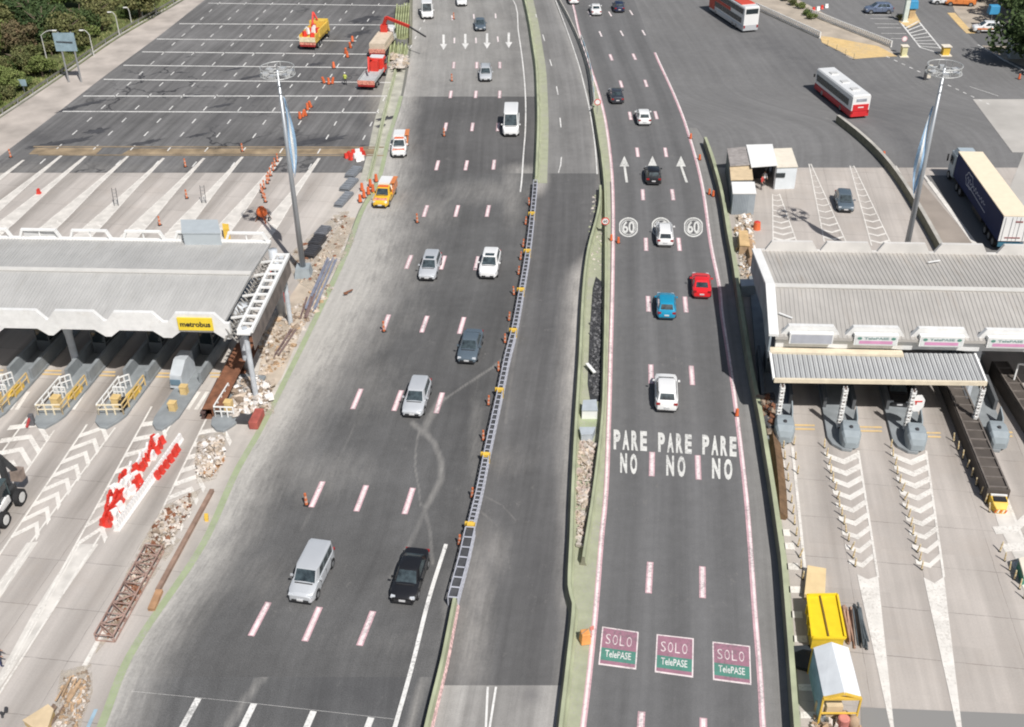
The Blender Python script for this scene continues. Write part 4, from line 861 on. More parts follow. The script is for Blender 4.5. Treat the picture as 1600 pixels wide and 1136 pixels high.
def wheel(t,x,y,r,w):
    k=(round(r,3),round(w,3))
    if k not in _wm:
        b=MB(); b.tube((-w/2,0,0),(w/2,0,0),r,n=16); o=b.build('tyre',Tyre); b=MB(); b.tube((-w/2-.01,0,0),(w/2+.01,0,0),r*.62,n=14); b.tube((-w/2-.02,0,0),(w/2+.02,0,0),r*.16,n=8); q=b.build('rim',Rim)
        _wm[k]=(o.data,q.data); bpy.data.objects.remove(o); bpy.data.objects.remove(q)
    o=bpy.data.objects.new('wheel',_wm[k][0]); COL.objects.link(o); o.parent=t; o.location=(x,y,r)
    q=bpy.data.objects.new('rim',_wm[k][1]); COL.objects.link(q); q.parent=o
KIND={ # L,W,H, top profile [(y from front, z)], greenhouse: base front, base rear, roof front, roof rear, bottom clearance
 'sedan':(4.45,1.76,1.44,[(0,.45),(.03,.62),(.25,.74),(1.15,.92),(3.5,.96),(3.75,1.0),(4.3,.98),(4.43,.75),(4.45,.45)],(1.1,3.85,1.85,3.1)),
 'hatch':(4.0,1.75,1.5,[(0,.45),(.03,.64),(.22,.78),(1.0,.95),(3.4,1.0),(3.85,1.0),(3.97,.8),(4.0,.45)],(.95,3.86,1.65,3.35)),
 'suv':(4.5,1.84,1.66,[(0,.5),(.03,.74),(.2,.92),(1.1,1.08),(3.8,1.12),(4.35,1.12),(4.47,.9),(4.5,.5)],(1.05,4.36,1.8,3.85)),
 'wagon':(4.5,1.76,1.52,[(0,.45),(.03,.62),(.25,.76),(1.2,.94),(3.8,.99),(4.36,.99),(4.48,.8),(4.5,.45)],(1.15,4.4,1.85,4.05)),
 'van':(4.5,1.8,1.76,[(0,.5),(.03,.74),(.2,.9),(1.05,1.1),(3.8,1.12),(4.42,1.12),(4.48,.9),(4.5,.5)],(.98,4.44,1.55,4.32)),
 'minibus':(5.7,2.05,2.6,[(0,.55),(.03,.8),(.15,1.0),(.75,1.25),(4.2,1.3),(5.62,1.3),(5.68,.9),(5.7,.5)],(.68,5.64,1.35,5.55)),
 'panelvan':(5.2,2.0,2.35,[(0,.55),(.03,.8),(.15,.98),(.8,1.2),(4.2,1.25),(5.12,1.25),(5.18,.9),(5.2,.5)],(.72,5.15,1.4,5.0)),
 'pickup':(4.9,1.8,1.7,[(0,.5),(.03,.76),(.2,.92),(1.3,1.08),(2.8,1.12),(2.95,1.12),(4.85,1.05),(4.9,.5)],(1.25,2.95,1.85,2.75)),
 'coupe':(4.2,1.78,1.33,[(0,.4),(.03,.56),(.25,.68),(1.3,.86),(3.2,.9),(3.9,.94),(4.15,.85),(4.2,.45)],(1.25,3.75,2.0,2.95)),
}
def car(kind,col,px,py,hd,label,cat='car',ref='front',at='front',roofcol=None,group=None,glass=Gl2,sunroof=False,scale=1.,racks=False,full=True,stripe=False,grp=None):
    L,W,H,prof,gh=KIND[kind]; L*=scale; M1=PA[col]; loc=g(px,py,0)
    d=Vector((math.sin(hd),math.cos(hd),0))
    if at=='front': loc=loc-d*L/2
    elif at=='rear': loc=loc+d*L/2
    t=thing('parked_car' if cat=='parked car' else {'car':'car','van':'van','minibus':'minibus','pickup':'pickup_truck','police car':'car'}.get(cat,'car'),label,cat,loc,hd,grp)
    w=W/2; zb=.24 if kind not in('suv','pickup','minibus','panelvan') else .3
    Y=lambda yf:(L/2-yf*scale)
    # body shell
    R=[]; ys=sorted(set([q[0] for q in prof]+[.1,.5,.8,L/scale/2,L/scale-.9,L/scale-.5,L/scale-.15]))
    for y in ys:
        zt=float(np.interp(y,[q[0] for q in prof],[q[1] for q in prof])); e=min(y,L/scale-y); k=1-.22*max(0,1-e/.6)**2; ww=w*k
        R.append([Vector((s*ww*f,Y(y),z)) for s,f,z in ((-1,.90,zb),(-1,1.,zb+.12),(-1,1.,zt*.62),(-1,.955,zt-.07),(-1,.84,zt-.005),(-1,.42,zt+.022),(1,0,zt+.03),(1,.42,zt+.022),(1,.84,zt-.005),(1,.955,zt-.07),(1,1.,zt*.62),(1,1.,zb+.12),(1,.90,zb))])
    b=MB(); b.loft(R); 
    # greenhouse shell
    bf,br_,rf,rr=gh; zbf=float(np.interp(bf,[q[0] for q in prof],[q[1] for q in prof]))-.03; zbr=float(np.interp(br_,[q[0] for q in prof],[q[1] for q in prof]))-.04
    wb=w*.90; wr=w*(.74 if kind not in('minibus','panelvan','van') else .84); zr=H
    c_=[Vector((-wb*.93,Y(bf),zbf)),Vector((wb*.93,Y(bf),zbf)),Vector((wb,Y(bf+.5),zbf+.02)),Vector((wb,Y(br_-.4),zbr)),Vector((wb*.88,Y(br_),zbr)),Vector((-wb*.88,Y(br_),zbr)),Vector((-wb,Y(br_-.4),zbr)),Vector((-wb,Y(bf+.5),zbf+.02))]
    r_=[Vector((-wr*.9,Y(rf),zr-.05)),Vector((wr*.9,Y(rf),zr-.05)),Vector((wr,Y(rf+.3),zr-.03)),Vector((wr,Y(rr-.25),zr-.04)),Vector((wr*.88,Y(rr),zr-.06)),Vector((-wr*.88,Y(rr),zr-.06)),Vector((-wr,Y(rr-.25),zr-.04)),Vector((-wr,Y(rf+.3),zr-.03))]
    top=[Vector((v.x*.8,(v.y-Y((rf+rr)/2))*.86+Y((rf+rr)/2),zr)) for v in r_]
    b.loft([c_,r_,top]); bo=b.build('body',M1,t,smooth=True,bevel=.07); bo.modifiers['bevel'].segments=3; bo.modifiers['bevel'].harden_normals=True
    def quad(name,a,bq,c,d2,ins,m_,out=.02,off=None):
        P=[a,bq,c,d2]; cen_=sum(P,Vector())/4; n=(bq-a).cross(d2-a).normalized()
        if n.dot(cen_-Vector((0,cen_.y*.6,1.)))<0: n=-n
        def bi(u,v): return a*(1-u)*(1-v)+bq*u*(1-v)+c*u*v+d2*(1-u)*v
        Q=[bi(ins[0],ins[2]),bi(1-ins[1],ins[2]),bi(1-ins[1],1-ins[3]),bi(ins[0],1-ins[3])]; mb=MB(); mb._a([q+n*out for q in Q]+[q-n*.02 for q in Q],[(0,1,2,3),(7,6,5,4),(0,4,5,1),(1,5,6,2),(2,6,7,3),(3,7,4,0)]); return mb.build(name,m_,t)
    quad('windscreen',c_[0],c_[1],r_[1],r_[0],(.04,.04,.06,.05),glass)
    quad('rear_window',c_[4],c_[5],r_[5],r_[4],(.08,.08,.22 if kind!='minibus' else .3,.1),glass)
    for s_,(i0,i1) in (('side_window',(2,3)),('side_window',(7,6))):
        if kind in('sedan','hatch','suv','wagon','van','minibus'):
            cut=(.02,.34,.68,.98) if kind not in('sedan','coupe') else (.02,.46,.97)
            for k in range(len(cut)-1):
                quad('side_window',c_[i0],c_[i1],r_[i1],r_[i0],(cut[k]+.012,1-cut[k+1]+.012,.12,.1),glass,.012)
        else: quad('side_window',c_[i0],c_[i1],r_[i1],r_[i0],(.02,.02 if kind!='panelvan' else .68,.12,.1),glass,.012)
    for s_ in (-1,1):
        b=MB(); b.box((s_*w*.70,Y(.16),prof[1][1]+.03),(.34,.2,.13),0,0,.8); b.build('headlight',HL,t)
        b=MB(); b.box((s_*w*.74,Y(L/scale-.05),prof[-2][1]+.02),(.3,.09,.17)); b.build('taillight',TL,t)
        b=MB(); b.box((s_*(w+.09),Y(bf+.42),zbf+.1),(.2,.12,.13),0,0,.8); b.build('mirror',M1,t)
        for yy in (.82,L/scale-.85): wheel(t,s_*(w-.10),Y(yy),.32 if zb<.3 else .36,.22)
        if full:
            b=MB()
            for yy in (.82,L/scale-.85): b.tube((s_*(w-.03),Y(yy),.35),(s_*(w+.006),Y(yy),.35),.39,n=14)
            b.build('wheel_arch',Trim,t)
    b=MB(); b.box((0,Y(-.01),.40),(W*.62,.06,.2)); b.build('grille',Trim,t)
    b=MB(); b.box((0,Y(-.03),.48),(.42,.05,.12)); b.build('number_plate',Plate,t)
    b=MB(); b.box((0,Y(L/scale+.01),.60),(.42,.05,.12)); b.build('number_plate',Plate,t)
    b=MB()
    for yy in (bf+.55,bf+1.55,bf+2.5):
        if yy<L/scale-.9:
            for s_ in (-1,1): b.box((s_*w*.995,Y(yy),.66),(.02,.025,.62))
    for s_ in (-1,1): b.box((s_*w*.99,Y((bf+br_)/2),.36),(.03,L*.52,.07))
    b.box((0,Y(bf-.12),zbf+.05),(W*.66,.07,.03)); b.box((0,Y(.02),.28),(W*.8,.05,.1)); b.box((0,Y(L/scale-.02),.32),(W*.8,.05,.12)); b.build('trim_lines',Trim,t)
    if sunroof: b=MB(); b.box((0,Y(rf+.35),H+.004),(wr*1.3,.5,.02)); b.build('sunroof',glass,t)
    if racks:
        for s_ in (-1,1): b=MB(); b.bar((s_*wr*.9,Y(rf+.2),H+.04),(s_*wr*.9,Y(rr-.2),H+.04),.05); b.build('roof_rail',Steel,t)
    return t
def lane_hd(cl,cr_,px,py,toward=True):
    t=(px-cr(cl,py))/(cr(cr_,py)-cr(cl,py)); y2=py-14; q=g(cr(cl,y2)*(1-t)+cr(cr_,y2)*t,y2); p=g(px,py); v=q-p
    h=math.atan2(v.x,v.y); return h+(math.pi if toward else 0)
def Lc(kind,col,px,py,label,cat='car',**k): return car(kind,col,px,py,lane_hd(LRE,CH,px,py),label,cat,at='front',**k)
def Rc(kind,col,px,py,label,cat='car',**k): return car(kind,col,px,py,lane_hd(LNL,LNR,px,py,False),label,cat,at='rear',**k)
Lc('panelvan','white',668,31,'white van with a pale orange bonnet at the top of the left carriageway','van')
Lc('hatch','white',722,11,'pale car at the very top of the left carriageway, cut by the frame edge')
Lc('sedan','slate',751,50,'grey blue sedan approaching the painted down arrows')
Lc('wagon','silver',759,129,'silver car beyond the white minibus, near the far lane dashes',racks=True)
Lc('minibus','white',798,215,'tall white minibus beside the green barrier','minibus')
Lc('wagon','silver',667,441,'silver sedan with a sunroof, left of the white hatchback',sunroof=True)
Lc('suv','white',762,438,'white hatchback with a dark glass roof on the left carriageway',sunroof=True)
Lc('sedan','slate',729,571,'dark blue grey sedan close to the steel lattice barrier')
Lc('wagon','silver',644,655,'silver station wagon beside the sandy stain on the asphalt')
Lc('van','silver',470,946,'silver high roofed van nearest the camera',cat='van')
Lc('sedan','black',629,947,'glossy black sedan nearest the camera, right of the silver van')
Rc('hatch','white',897,8,'white car at the top of the right carriageway, cut by the frame edge')
Rc('sedan','white',932,26,'pale silver car behind the dark blue car at the top right lanes')
Rc('hatch','navy',968,21,'dark blue car at the top of the travel lanes')
Rc('sedan','dark',965,164,'dark grey sedan left of the white car, beyond the arrows')
Rc('hatch','white',1007,198,'white hatchback just beyond the upward arrows')
Rc('hatch','black',1021,291,'black car covering the middle upward arrow')
Rc('wagon','white',1039,388,'white station wagon covering the middle 60 roundel',racks=True)
Rc('coupe','red',1096,469,'bright red car beside the canopy shadow')
Rc('hatch','blue',1041,502,'teal blue hatchback in the middle lane')
Rc('suv','white',1041,647,'white crossover just beyond the PARE lettering')
car('hatch','slate',1321,334,A8+math.pi,'dark grey car approaching the right toll plaza from behind',at='front')
car('sedan','black',1404,640,A8+math.pi,'black car in the deep shade under the right porch roof',at='front')
car('suv','bluegrey',1372,20,math.radians(-88),'blue grey car parked across the bays beyond the railings',at='centre')
t=car('suv','white',1541,50,math.radians(-84),'white and orange patrol car parked under the trees',at='centre')
b=MB(); b.box((0,.1,.72),(1.9,3.2,.22)); b.build('side_stripe',PA['orange'],t)
car('hatch','white',1474,6,math.radians(-80),'pale pink white car parked beneath the trees at the top',at='centre')
car('pickup','orange',1499,8,math.radians(-80),'orange utility vehicle half hidden under the tree crown',at='centre')
# orange fitting on the far white van
# service pickups
for px,py,l in ((623,248,'far service pickup with orange rear and striped bonnet, engine toward the camera'),(594,327,'near service pickup with a yellow cab and white canopy behind it')):
    t=Lc('pickup','yellow' if py>300 else 'white',px,py,l,'pickup')
    b=MB(); b.box((0,1.75,.96),(1.5,1.0,.10),0,0,.9); b.build('striped_bonnet',Stripe,t)
    b=MB(); b.box((0,-1.35,1.45),(1.62,1.9,.75),0,0,.92); b.build('bed_canopy',PA['white'],t)
    b=MB(); b.box((-.93,-1.0,1.0),(.12,2.4,.5)); b.box((-.93,-1.2,1.42),(.1,1.8,.5)); b.box((-.86,-1.2,1.86),(.5,1.8,.08)); b.build('side_panel',PA['orange'],t)
    b=MB(); b.box((0,.35,1.78),(1.1,.25,.14)); b.build('light_bar',Orange,t)
# ---------------------------------------------------------------- buses
def axes(rl,fl,fwd=True):
    A_=g(*rl,0); B_=g(*fl,0); d=(B_-A_); return A_,math.atan2(d.x,d.y),d.length
def bus(rl,fl,L,W,H,label,dd=False):
    A_,hd,_=axes(rl,fl); d=Vector((math.sin(hd),math.cos(hd),0)); nx=Vector((d.y,-d.x,0)); c=A_+d*L/2+nx*W/2
    t=thing('coach' if dd else 'city_bus',label,'coach' if dd else 'bus',c,hd)
    w=W/2; RW=PA['white']; lo=mat('bus_red',(.52,.03,.04),.4,var=.05)
    def ring(y,k,z0,z1): return [Vector((-w*k,y,z0)),Vector((-w*k,y,z1-.18)),Vector((-w*k*.9,y,z1)),Vector((w*k*.9,y,z1)),Vector((w*k,y,z1-.18)),Vector((w*k,y,z0))]
    b=MB(); b.loft([ring(-L/2,.97,.35,1.15),ring(-L/2+.1,1.,.35,1.15),ring(L/2-.15,1.,.35,1.15),ring(L/2,.95,.35,1.15)]); b.build('lower_body',PA['silver'] if dd else lo,t)
    b=MB(); b.loft([ring(-L/2,.96,1.13,H-.08),ring(-L/2+.15,.995,1.13,H),ring(L/2-.25,.995,1.13,H),ring(L/2,.93,1.13,H-.2)]); up=b.build('body',PA['white'],t)
    zc=1.75; 
    def win(z,h_,y0,y1,n,s_):
        for k in range(n):
            a=y0+(y1-y0)*k/n; bq=y0+(y1-y0)*(k+1)/n; m_=MB(); m_.box((s_*w,(a+bq)/2,z),(.05,(bq-a)*.93,h_)); m_.build('side_window',Glass,t)
    for s_ in (-1,1):
        if dd: win(1.75,.8,-L/2+.8,L/2-.6,8,s_); win(3.15,.8,-L/2+.4,L/2-.4,8,s_)
        else: win(1.95,.85,-L/2+.9,L/2-.5,8,s_)
        for yy in ((L/2-2.6,-L/2+2.6,-L/2+3.9) if dd else (L/2-2.5,-L/2+3.0)): wheel(t,s_*(w-.16),yy,.5,.3)
    b=MB(); b.box((0,L/2,H*.55),(W*.85,.06,H*.4)); b.build('windscreen',Glass,t)
    if dd:
        b=MB(); b.box((0,-L/2,3.25),(W*.8,.08,.75)); b.build('rear_window',Glass,t)
        b=MB(); b.box((0,.6,H+.03),(W*.9,L-1.8,.06)); b.build('red_roof',mat('roof_red',(.58,.07,.04),.45,var=.08),t)
        for s_ in (-1,1): b=MB(); b.box((s_*w*1.0,L*.18,2.45),(.07,L*.60,.5)); b.box((s_*w,L*.42,1.9),(.07,L*.16,2.4)); b.build('red_side_band',mat('roof_red',(0,0,0)),t)
    else:
        b=MB(); b.box((0,-L/2-.01,1.5),(W*.84,.08,.85)); b.build('rear_red_panel',mat('bus_red_bright',(.62,.03,.035),.4,var=.05),t)
        b=MB(); b.box((0,-L/2,.65),(W*.9,.1,.6)); b.build('bumper',mat('bus_red_bright',(0,0,0)),t)
        b=MB(); b.box((0,-L/2-.05,1.55),(W*.3,.04,.12)); b.build('rear_text_strip',White,t)
        for yy in (L*.26,-L*.04,-L*.30): b=MB(); b.box((0,yy,H+.06),(1.1,1.0,.12),0,0,.85); b.build('roof_hatch',mat('hatch_grey',(.5,.5,.49),.5,var=.1),t)
        b=MB(); b.box((0,-L/2,2.45),(W*.55,.06,.35)); b.build('rear_window',mat('rear_tint',(.30,.32,.36),.3,var=.2),t)
    for s_ in (-1,1):
        b=MB(); b.box((s_*w*.85,-L/2-.03,.95),(.22,.06,.4)); b.build('taillight',TL,t)
        b=MB(); b.box((s_*(w+.2),L/2-.1,2.1),(.2,.12,.4)); b.build('mirror',Trim,t)
bus((1327,187),(1277,146),11.2,2.5,3.1,'white city bus with dark windows and red lower body turning in the junction')
bus((1160,52),(1112,20),13.,2.55,3.95,'red and white double deck coach leaving at the top of the junction',True)
# ---------------------------------------------------------------- articulated truck
A_=g(1557,392,0); B_=g(1492,290,0); d=(B_-A_).normalized(); hd=math.atan2(d.x,d.y); L=g(1569,336,3.9); 
tr_c=g(1569,337,3.95); f_c=g(1498,237,3.95); d=(f_c-tr_c); TLn=d.length; d.normalize(); d.z=0; hd=math.atan2(d.x,d.y); nx=Vector((d.y,-d.x,0)); base=Vector((tr_c.x,tr_c.y,0)); W=2.55
c=base+nx*W/2+d*TLn/2; t=thing('semi_trailer_truck','long truck with a navy blue trailer, cream roof and white rear doors','truck',c,hd); Lh=TLn/2; w=W/2
b=MB(); b.box((0,0,2.5),(W,TLn,2.75)); bx=b.build('trailer_box',mat('trailer_navy',(.010,.022,.085),.6,var=.15,vs=.5,spec=.15),t)
b=MB(); b.box((0,0,3.93),(W+.04,TLn+.04,.1)); b.build('trailer_roof',mat('roof_cream',(.80,.69,.52),.6,var=.04),t)
for s_ in (-1,1):
    b=MB(); b.box((s_*w/2,-Lh-.04,2.55),(w*.97,.06,2.6)); dr=b.build('rear_door',PA['white'],t)
    for xx in (.3,.8): b=MB(); b.bar((s_*w*xx,-Lh-.09,1.3),(s_*w*xx,-Lh-.09,3.8),.04); b.build('lock_bar',Steel,dr)
b=MB(); b.box((0,-Lh-.08,1.62),(1.5,.04,.12)); b.box((.3,-Lh-.09,3.35),(.7,.04,.14)); b.build('rear_lettering',mat('lettering_dark_red',(.25,.08,.08),.6,var=.4,vs=8),t)
b=MB(); b.box((0,-Lh-.02,.85),(W*.95,.12,.45)); b.build('rear_bumper',mat('bumper_teal',(.03,.12,.18),.5,var=.2),t)
b=MB(); b.box((0,0,1.0),(.9,TLn,.3)); b.box((0,Lh*-.1,.75),(W*.92,3.2,.5)); b.build('chassis',Trim,t)
# emblem on the flank: outlined cloud shape with script-like lettering
Em=mat('emblem_pale',(.42,.46,.56),.5,var=.1)
for s_ in (-1,1):
    b=MB(); F2=lambda y,z: Vector((s_*(w+.012),y,z)); pts_=[]
    for k in range(40):
        a=2*math.pi*k/40; r=1+.10*math.cos(6*a); pts_.append((2.9+1.25*math.cos(a)*r,2.75+.72*math.sin(a)*r))
    for k in range(40):
        p0,p1=pts_[k],pts_[(k+1)%40]
        if -2.4<math.atan2(p0[1]-2.75,p0[0]-2.9)<-.0 and False: continue
        b.bar(F2(*p0),F2(*p1),.015,.08)
    q0=None
    for k in range(64):          # hand-drawn looking script stroke, as unreadable as in the photograph
        u=k/63; q1=F2(3.6-6.4*u,2.72-.12*u+(.36-.16*u)*math.sin(u*58)*(.6+.4*math.sin(u*17)))
        if q0 is not None: b.bar(q0,q1,.015,.07)
        q0=q1
    b.bar(F2(3.3,2.25),F2(-3.2,1.95),.02,.08); b.build('flank_emblem',Em,bx)
for yy in (-Lh+1.3,-Lh+2.6,-Lh+3.9,Lh-1.6,Lh-2.9):
    for s_ in (-1,1): wheel(t,s_*(w-.2),yy,.5,.34)
b=MB(); b.box((0,Lh+1.5,1.9),(2.4,1.9,2.5),0,0,.94); cb=b.build('cab',mat('cab_silver',(.45,.52,.56),.4,.2,var=.05),t,bevel=.06)
b=MB(); b.box((0,Lh+1.35,3.4),(2.2,1.4,.55),0,0,.75); b.build('wind_deflector',mat('cab_silver',(0,0,0)),cb)
b=MB(); b.box((0,Lh+2.44,2.3),(2.1,.08,.95)); b.build('windscreen',Glass,cb)
for s_ in (-1,1): 
    b=MB(); b.box((s_*1.19,Lh+1.75,2.3),(.05,1.0,.8)); b.build('side_window',Glass,cb)
    b=MB(); b.box((s_*1.45,Lh+2.4,2.3),(.16,.12,.8)); b.build('mirror',Trim,cb); wheel(t,s_*(w-.2),Lh+1.7,.5,.34)
b=MB(); b.box((0,Lh+.1,.9),(1.,3.4,.3)); b.build('fifth_wheel',Trim,t)
# ---------------------------------------------------------------- works trucks
def truck(px,py,hd,bed,cabc,label,bedc,L=7.5,W=2.4,low=False,crane=None,chev=True):
    d=Vector((math.sin(hd),math.cos(hd),0)); c=g(px,py,0)+d*L/2; t=thing('works_truck',label,'truck',c,hd); Lh=L/2
    b=MB(); b.box((0,-.95,.95),(W*.9,L-1.9,.2)); b.build('chassis',Trim,t)
    b=MB(); b.box((0,-.95,1.12),(W,L-2.0,.12)); 
    for s_ in (-1,1): b.box((s_*(W/2-.04),-.95,1.3),(.07,L-2.0,.35))
    b.build('flat_bed',bedc,t)
    b=MB(); b.box((0,-Lh-.02,1.15),(W,.08,.55)); b.build('tail_board',Stripe,t)
    b=MB(); b.box((0,-Lh-.04,.72),(W*.95,.1,.22)); b.build('rear_bumper',mat('bumper_red',(.35,.03,.03),.5,var=.2),t)
    b=MB(); b.box((0,Lh-.85,1.65),(2.3,1.7,1.9),0,0,.9); cb=b.build('cab',cabc,t,bevel=.06)
    b=MB(); b.box((0,Lh+.0,1.95),(2.0,.06,.75)); b.build('windscreen',Glass,cb)
    for s_ in (-1,1): b=MB(); b.box((s_*1.12,Lh-.7,1.95),(.06,.9,.65)); b.build('side_window',Glass,cb)
    for s_ in (-1,1):
        for yy in (Lh-1.,-Lh+1.4,-Lh+2.5): wheel(t,s_*(W/2-.18),yy,.46,.3)
    return t,Lh
hdT=A8
t,Lh=truck(573,142,hdT,0,Red,'flatbed works truck with a red and white cab and folded red crane',mat('bed_grey',(.42,.43,.43),.7,var=.15))
b=MB(); b.box((0,1.5,1.9),(1.1,1.3,1.5)); b.bar((-.2,1.5,2.6),(-.5,.2,3.3),.3); b.bar((-.5,.2,3.3),(-.1,-1.6,1.9),.22); b.build('folded_crane',Red,t)
b=MB(); b.box((0,Lh-.8,2.66),(1.9,1.3,.1)); b.build('cab_roof',PA['white'],t)
t,Lh=truck(590,92,hdT*.9,0,PA['white'],'works truck with a beige load bed and raised red crane boom reaching right',mat('bed_beige',(.55,.46,.35),.8,var=.1),L=8.3)
b=MB(); b.box((0,-.95,1.7),(2.3,6.1,1.0)); b.build('load',mat('load_beige',(.58,.49,.38),.85,var=.12),t)
b=MB(); b.box((-.2,Lh-2.1,2.2),(1.,.9,2.)); b.bar((-.2,Lh-2.1,3.2),(.3,Lh-2.4,4.4),.4); b.bar((.3,Lh-2.4,4.4),(4.3,Lh-5.0,3.9),.3,.4); b.build('crane_boom',Red,t)
b=MB(); b.bar((4.3,Lh-5.0,3.9),(7.2,Lh-7.4,3.2),.16,.2); b.build('boom_extension',Dgrey,t)
t,Lh=truck(482,79,hdT,0,mat('cab_yellow',(.72,.48,.05),.5,var=.08),'yellow works truck with workers and red load standing on the wide old apron',mat('bed_yellow',(.68,.45,.08),.6,var=.15),L=8.,W=2.5)
b=MB(); b.box((0,-.95,1.65),(2.4,5.9,.12)); 
for s_ in (-1,1): b.box((s_*1.2,-.95,1.9),(.1,5.9,.7))
b.box((0,1.7,2.3),(2.3,.9,1.2)); b.box((1.25,.5,2.0),(.3,5,1.1)); b.build('yellow_body',mat('bed_yellow',(0,0,0)),t)
b=MB(); b.box((0,-Lh-.06,1.65),(2.45,.1,.7)); b.build('rear_sign_board',mat('board_cream',(.75,.66,.45),.6,var=.2,vs=3),t)
b=MB(); 
for x,y,z in ((-.8,-2.6,2.1),(.5,-2.9,2.0),(-.5,-1.2,2.2),(-.2,.2,2.4),(.7,-.6,2.1)): b.box((x,y,z),(.75,.6,.7),x,0,.7)
b.build('red_cargo',Red,t); b=MB(); 
for x,y,z in ((-.4,-2.1,2.4),(.4,-1.9,2.5),(.1,-.4,2.3)): b.box((x,y,z),(.5,.5,.9),y,0,.6)
b.build('white_cargo',PWhite,t)
b=MB(); b.bar((-.5,.6,2.2),(-.7,2.2,4.0),.25); b.bar((-.7,2.2,4.0),(.1,1.5,3.0),.2); b.build('crane_arm',Red,t)
# ---------------------------------------------------------------- backhoe loader at the left edge
wa=g(9,822,0); wb=g(34,787,0); d=(wb-wa); hd=math.atan2(d.x,d.y); WB=d.length; d.normalize(); nx=Vector((d.y,-d.x,0)); c=(wa+wb)/2-nx*.95
t=thing('backhoe_loader','compact dark and white backhoe loader at the left frame edge, bucket arm folded up','backhoe',c,hd); HD=mat('hoe_dark',(.04,.042,.044),.6,var=.2)
b=MB(); b.box((0,0,.95),(1.0,WB+1.4,.6)); b.box((0,-WB/2-.2,1.3),(.9,1.3,.5),0,0,.85); b.build('chassis',HD,t)
b=MB()
for s_ in (-1,1):
    for yy in (-.5,.75): b.bar((s_*.62,yy,1.2),(s_*.56,yy,2.5),.09)
b.box((0,.12,2.55),(1.35,1.5,.12),0,0,.92); b.build('cab_frame',mat('hoe_roof',(.06,.085,.09),.5,var=.2),t,bevel=.03)
b=MB(); b.box((0,.12,1.85),(1.15,1.2,1.15)); b.build('cab_glass',Glass,t)
PR=mat('rim_pale',(.62,.62,.60),.5,var=.12)
for s_ in (-1,1):
    for yy,r_ in ((WB/2,.62),(-WB/2,.58)):
        b=MB(); b.tube((s_*.78,yy,r_),(s_*1.14,yy,r_),r_,n=18); wh=b.build('wheel',Tyre,t); b=MB(); b.tube((s_*.77,yy,r_),(s_*1.16,yy,r_),r_*.62,r_*.62,14); b.build('rim',PR,wh)
b=MB(); b.bar((.66,-WB/2-.9,.9),(.66,.2,1.25),.16,.4); b.bar((-.66,-WB/2-.9,.9),(-.66,.2,1.25),.16,.4); b.box((.62,-.2,1.05),(.14,1.5,.5)); b.build('loader_arms',PA['white'],t)
b=MB(); b.prism([(-1.05,-WB/2-1.5),(1.05,-WB/2-1.5),(1.05,-WB/2-.8),(-1.05,-WB/2-.8)],.15,.75); b.build('front_bucket',HD,t,bevel=.1)
b=MB(); b.bar((.1,WB/2+.3,1.),(-.25,WB/2+.9,3.5),.34,.4); b.bar((-.25,WB/2+.9,3.5),(.35,WB/2+1.3,1.9),.26,.34); b.build('rear_arm',HD,t)
b=MB(); b.loft([[Vector((.05,WB/2+1.05,2.)),Vector((.75,WB/2+1.05,2.)),Vector((.75,WB/2+1.75,1.95)),Vector((.05,WB/2+1.75,1.95))],[Vector((.0,WB/2+.95,1.2)),Vector((.8,WB/2+.95,1.2)),Vector((.8,WB/2+1.6,1.1)),Vector((0,WB/2+1.6,1.1))]]); b.build('rear_bucket',mat('bucket_brown',(.24,.19,.16),.8,var=.3),t)
# ================================================================ TREES
def leafmat(n,c1,c2):
    T=NT(n); tc=T.n('ShaderNodeTexCoord'); ns=T.noise(tc.outputs['Object'],.7,5,.7); oi=T.n('ShaderNodeObjectInfo')
    f=T.math('ADD',T.ramp(ns,.35,.65,0,1),T.math('MULTIPLY',T.math('SUBTRACT',oi.outputs['Random'],.5),.5))
    c=T.mix(f,c1,c2); n2=T.noise(tc.outputs['Object'],6.,3,.6); c=T.mix(1.,c,T.ramp(n2,.3,.7,.5,1.5),'MULTIPLY')
    T.l(c,T.b.inputs['Base Color']); T.b.inputs['Roughness'].default_value=.75; T.b.inputs['Specular IOR Level'].default_value=.25
    T.b.inputs['Subsurface Weight'].default_value=0; return T.M
LM=[leafmat('foliage_green',(.055,.095,.028),(.13,.17,.05)),leafmat('foliage_olive',(.08,.10,.035),(.19,.18,.075)),leafmat('foliage_dark',(.03,.055,.02),(.08,.115,.04)),leafmat('foliage_russet',(.075,.08,.035),(.16,.115,.065)),leafmat('foliage_lime',(.09,.13,.03),(.20,.23,.08))]
Bark=mat('bark',(.16,.12,.09),.95,var=.3,vs=4)
def crownmesh(seed,R,Hh,n,sz,m):
    r=np.random.RandomState(seed); nb=15; cs=[]
    for i in range(nb):
        a=r.uniform(0,2*math.pi); q=r.uniform(.15,.78); cs.append((R*q*math.cos(a),R*q*math.sin(a),Hh*(.30+.5*r.uniform(0,1)*(1-.4*q)),R*r.uniform(.28,.5)))
    V=[];F=[]
    for i in range(n):
        c=cs[r.randint(nb)]; d=r.normal(size=3); d/=np.linalg.norm(d); rr=c[3]*r.uniform(.6,1.08)**.6; p=np.array(c[:3])+d*rr*np.array([1,1,.8])
        nn=d*.7+r.normal(size=3)*.5; nn/=np.linalg.norm(nn); u=np.cross(nn,r.normal(size=3)); u/=np.linalg.norm(u); v=np.cross(nn,u); s=sz*r.uniform(.6,1.4); k=len(V)
        V+=[tuple(p-u*s*.5),tuple(p+v*s*.32),tuple(p+u*s*.5),tuple(p-v*s*.32)]; F.append((k,k+1,k+2,k+3))
    me=bpy.data.meshes.new('crown'); me.from_pydata(V,[],F); me.materials.append(m); return me
